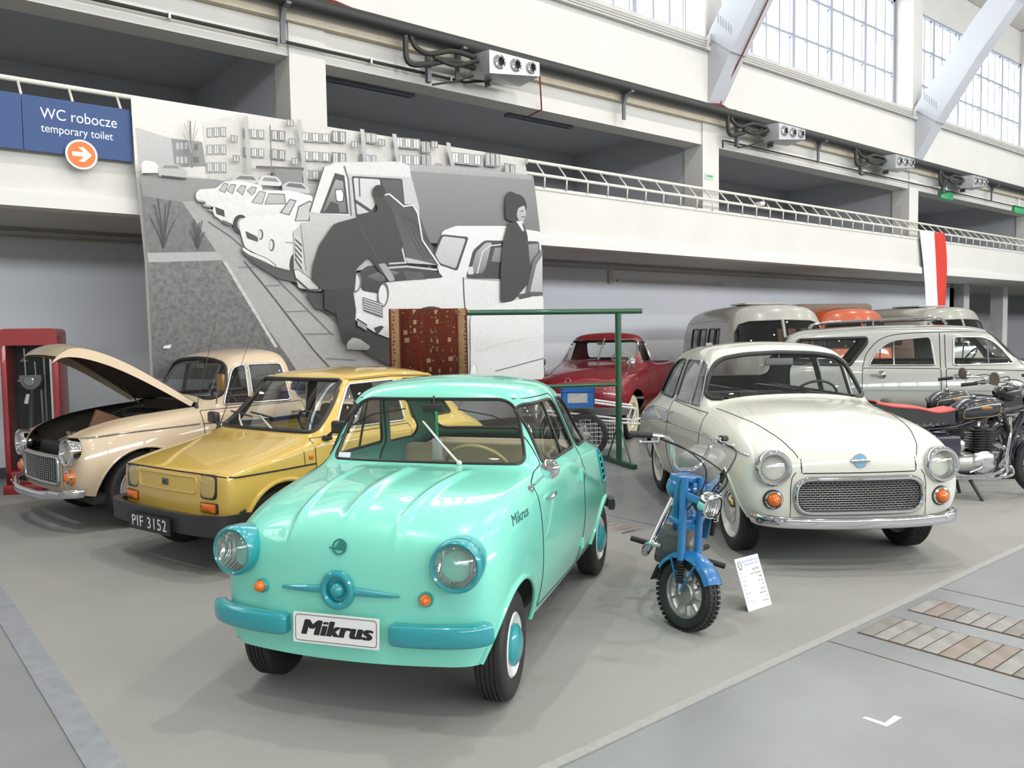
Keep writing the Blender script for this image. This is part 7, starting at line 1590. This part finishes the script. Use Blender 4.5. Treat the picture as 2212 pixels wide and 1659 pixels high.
# white saloon with raised bonnet
poly([(1150, 1170), (1700, 1290), (2155, 1300), (2155, 1480), (1330, 1440), (1200, 1370)], 38, 52)
poly(rnd([(1585, 880), (1630, 740), (1700, 714), (1960, 714), (2150, 745), (2158, 1520), (1780, 1520), (1420, 1300), (1200, 1215), (1150, 1165), (1148, 985), (1200, 960), (1620, 985)], 14), 236, 212)
poly(rnd([(1580, 868), (1624, 758), (1768, 772), (1708, 952), (1612, 920)], 14), 60); poly(rnd([(1590, 866), (1630, 768), (1752, 782), (1698, 938), (1616, 910)], 12), 205, 185); poly(rnd([(1752, 985), (1790, 842), (1850, 790), (2140, 795), (2148, 1000), (1770, 990)], 16), 55); poly(rnd([(1775, 965), (1806, 852), (1856, 802), (1890, 800), (1850, 960)], 10), 178, 120); poly([(1870, 960), (1905, 830), (2135, 806), (2140, 985)], 150, 90); poly([(1842, 955), (1880, 900), (1940, 905), (1935, 985), (1850, 985)], 45)
stroke([(1812, 965), (1840, 850), (1880, 818), (1940, 812)], 6, 225); poly(rnd([(1760, 930), (1790, 928), (1792, 968), (1764, 970)], 6), 215); stroke([(1738, 985), (1742, 1080), (1748, 1160)], 6, 70); stroke([(1745, 990), (1930, 1000), (2140, 1030)], 4, 150)
poly(rnd([(1165, 975), (1230, 925), (1420, 915), (1610, 960), (1632, 985), (1330, 1010), (1290, 1070), (1205, 1055)], 12), 52, 40); poly([(1230, 980), (1330, 940), (1400, 960), (1300, 1010)], 120, 70); poly([(1420, 950), (1520, 960), (1540, 995), (1440, 1000)], 75); stroke([(1340, 935), (1440, 928), (1600, 945)], 10, 195)
poly(rnd([(1272, 585), (1300, 552), (1340, 545), (1395, 600), (1470, 602), (1500, 650), (1612, 925), (1520, 905), (1440, 890), (1400, 780), (1340, 620)], 10), 66, 84)
for k in range(5): stroke([(1400+18*k, 640+10*k), (1470+26*k, 790+8*k), (1530+16*k, 890)], 4, 48)
stroke([(1275, 590), (1300, 556), (1345, 548), (1390, 585), (1420, 612), (1470, 606), (1496, 650), (1520, 790), (1612, 925)], 9, 228); poly([(1335, 822), (1415, 824), (1438, 912), (1342, 918)], 200); poly([(1345, 832), (1408, 834), (1426, 904), (1350, 908)], 40); poly(rnd([(1430, 880), (1520, 900), (1600, 920), (1440, 910)], 6), 190)
ell(1170, 1012, 28, 52, 110, a=.1); ell(1168, 1012, 20, 42, 210); ell(1312, 1078, 30, 66, 95, a=.1); ell(1310, 1078, 22, 54, 224)
poly([(1205, 1088), (1308, 1122), (1310, 1196), (1212, 1160)], 90); [poly([(1208, 1094+13*k), (1306, 1127+13*k), (1306, 1134+13*k), (1208, 1101+13*k)], 190) for k in range(5)]
poly(rnd([(1148, 1172), (1190, 1176), (1290, 1232), (1400, 1246), (1410, 1296), (1340, 1304), (1270, 1276), (1160, 1206)], 10), 232, 196); poly([(1262, 1250), (1300, 1238), (1316, 1246), (1278, 1290)], 38); poly([(1172, 1198), (1226, 1232), (1228, 1272), (1174, 1238)], 25)
for k in range(6): poly([(1178+8*k, 1210+5*k), (1182+8*k, 1213+5*k), (1182+8*k, 1240+5*k), (1178+8*k, 1237+5*k)], 215)
ell(1565, 1195, 90, 58, 40); ell(1575, 1215, 72, 60, 60)
# man bending over the engine
ell(1288, 538, 34, 38, 35); poly(rnd([(1262, 560), (1310, 570), (1352, 610), (1398, 760), (1420, 820), (1380, 880), (1330, 920), (1342, 962), (1300, 968), (1236, 878), (1176, 935), (1160, 960), (960, 1010), (934, 1000), (938, 930), (972, 820), (1050, 705), (1180, 668), (1285, 640)], 22), 52, 40)
poly(rnd([(934, 998), (1170, 950), (1160, 1060), (1080, 1075), (985, 1045)], 12), 44); poly(rnd([(1030, 1050), (1150, 1040), (1168, 1160), (1160, 1250), (1192, 1300), (1165, 1318), (1100, 1335), (1070, 1200)], 12), 32); poly([(1000, 1050), (1050, 1050), (1060, 1180), (1000, 1150)], 26)
poly(rnd([(1118, 1330), (1150, 1300), (1190, 1310), (1244, 1348), (1230, 1368), (1120, 1364)], 10), 182, 130); poly(rnd([(1284, 916), (1320, 910), (1368, 985), (1372, 1004), (1340, 1006)], 10), 160); stroke([(1180, 720), (1230, 800), (1290, 900)], 8, 66); stroke([(1070, 700), (1010, 790), (980, 880)], 6, 64)
# standing man
poly(rnd([(1968, 700), (2050, 690), (2072, 760), (2084, 900), (2090, 1000), (2030, 1070), (1995, 1112), (1930, 1116), (1930, 960), (1942, 800)], 18), 44, 36); ell(2010, 612, 58, 66, 34); poly(rnd([(1955, 560), (1975, 530), (2010, 545), (2060, 575), (2068, 640), (2010, 700), (1955, 680)], 18), 30); poly(rnd([(2022, 622), (2055, 606), (2066, 650), (2052, 690), (2030, 695), (2014, 660)], 10), 196, 170); stroke([(2034, 640), (2052, 634)], 5, 70); stroke([(2040, 668), (2056, 666)], 5, 60); poly([(2012, 690), (2050, 690), (2058, 740), (2045, 742)], 225); stroke([(2046, 700), (2058, 745)], 8, 90)
# nearest bonnet, right
poly(rnd([(1770, 1190), (1900, 1130), (2080, 1090), (2156, 1082), (2158, 1520), (1772, 1520)], 20), 232, 214); poly([(2062, 1078), (2100, 900), (2150, 830), (2152, 1080)], 120, 80); poly([(2085, 1060), (2118, 920), (2150, 870), (2150, 1062)], 205, 180); poly([(2020, 1075), (2085, 1065), (2095, 1085), (2040, 1098)], 70); stroke([(1900, 1478), (2000, 1452), (2155, 1410)], 6, 110); stroke([(1790, 1380), (1950, 1330), (2155, 1290)], 3, 200); ell(1790, 1490, 22, 60, 205); ell(1786, 1490, 14, 48, 236)
me = bpy.data.meshes.new('mural_print'); me.from_pydata(PV, [], PF)
at = me.color_attributes.new('tone', 'FLOAT_COLOR', 'POINT'); at.data.foreach_set('color', [c for q in PC for c in q]); me.materials.append(INKM)
bm = bmesh.new(); bm.from_mesh(me); bmesh.ops.triangulate(bm, faces=[f for f in bm.faces if len(f.verts) > 4])
for f in bm.faces:
    f.normal_update()
    if f.normal.y > 0: f.normal_flip()
bm.to_mesh(me); bm.free(); pr_ = obj('printed_picture', me, mu); pr_['kind'] = 'stuff'
# the cloth itself
pt = lambda x, y: mp(x, y, -2)
cl_ = [pt(8, TOP(8)), pt(2096, TOP(2096)), pt(2122, 500), pt(2148, 800), pt(2156, 1100), pt(2158, 1520), pt(112, 1520), pt(80, 900), pt(30, 400)]
MB().prism([(p[0], 0, p[2]) for p in cl_], (0, -.002, 0), (0, .004, 0)).build('cloth', mat('mural_cloth', (.66, .65, .63), rough=.6), mu, smooth=False)
bpy.data.scenes.remove(TS)
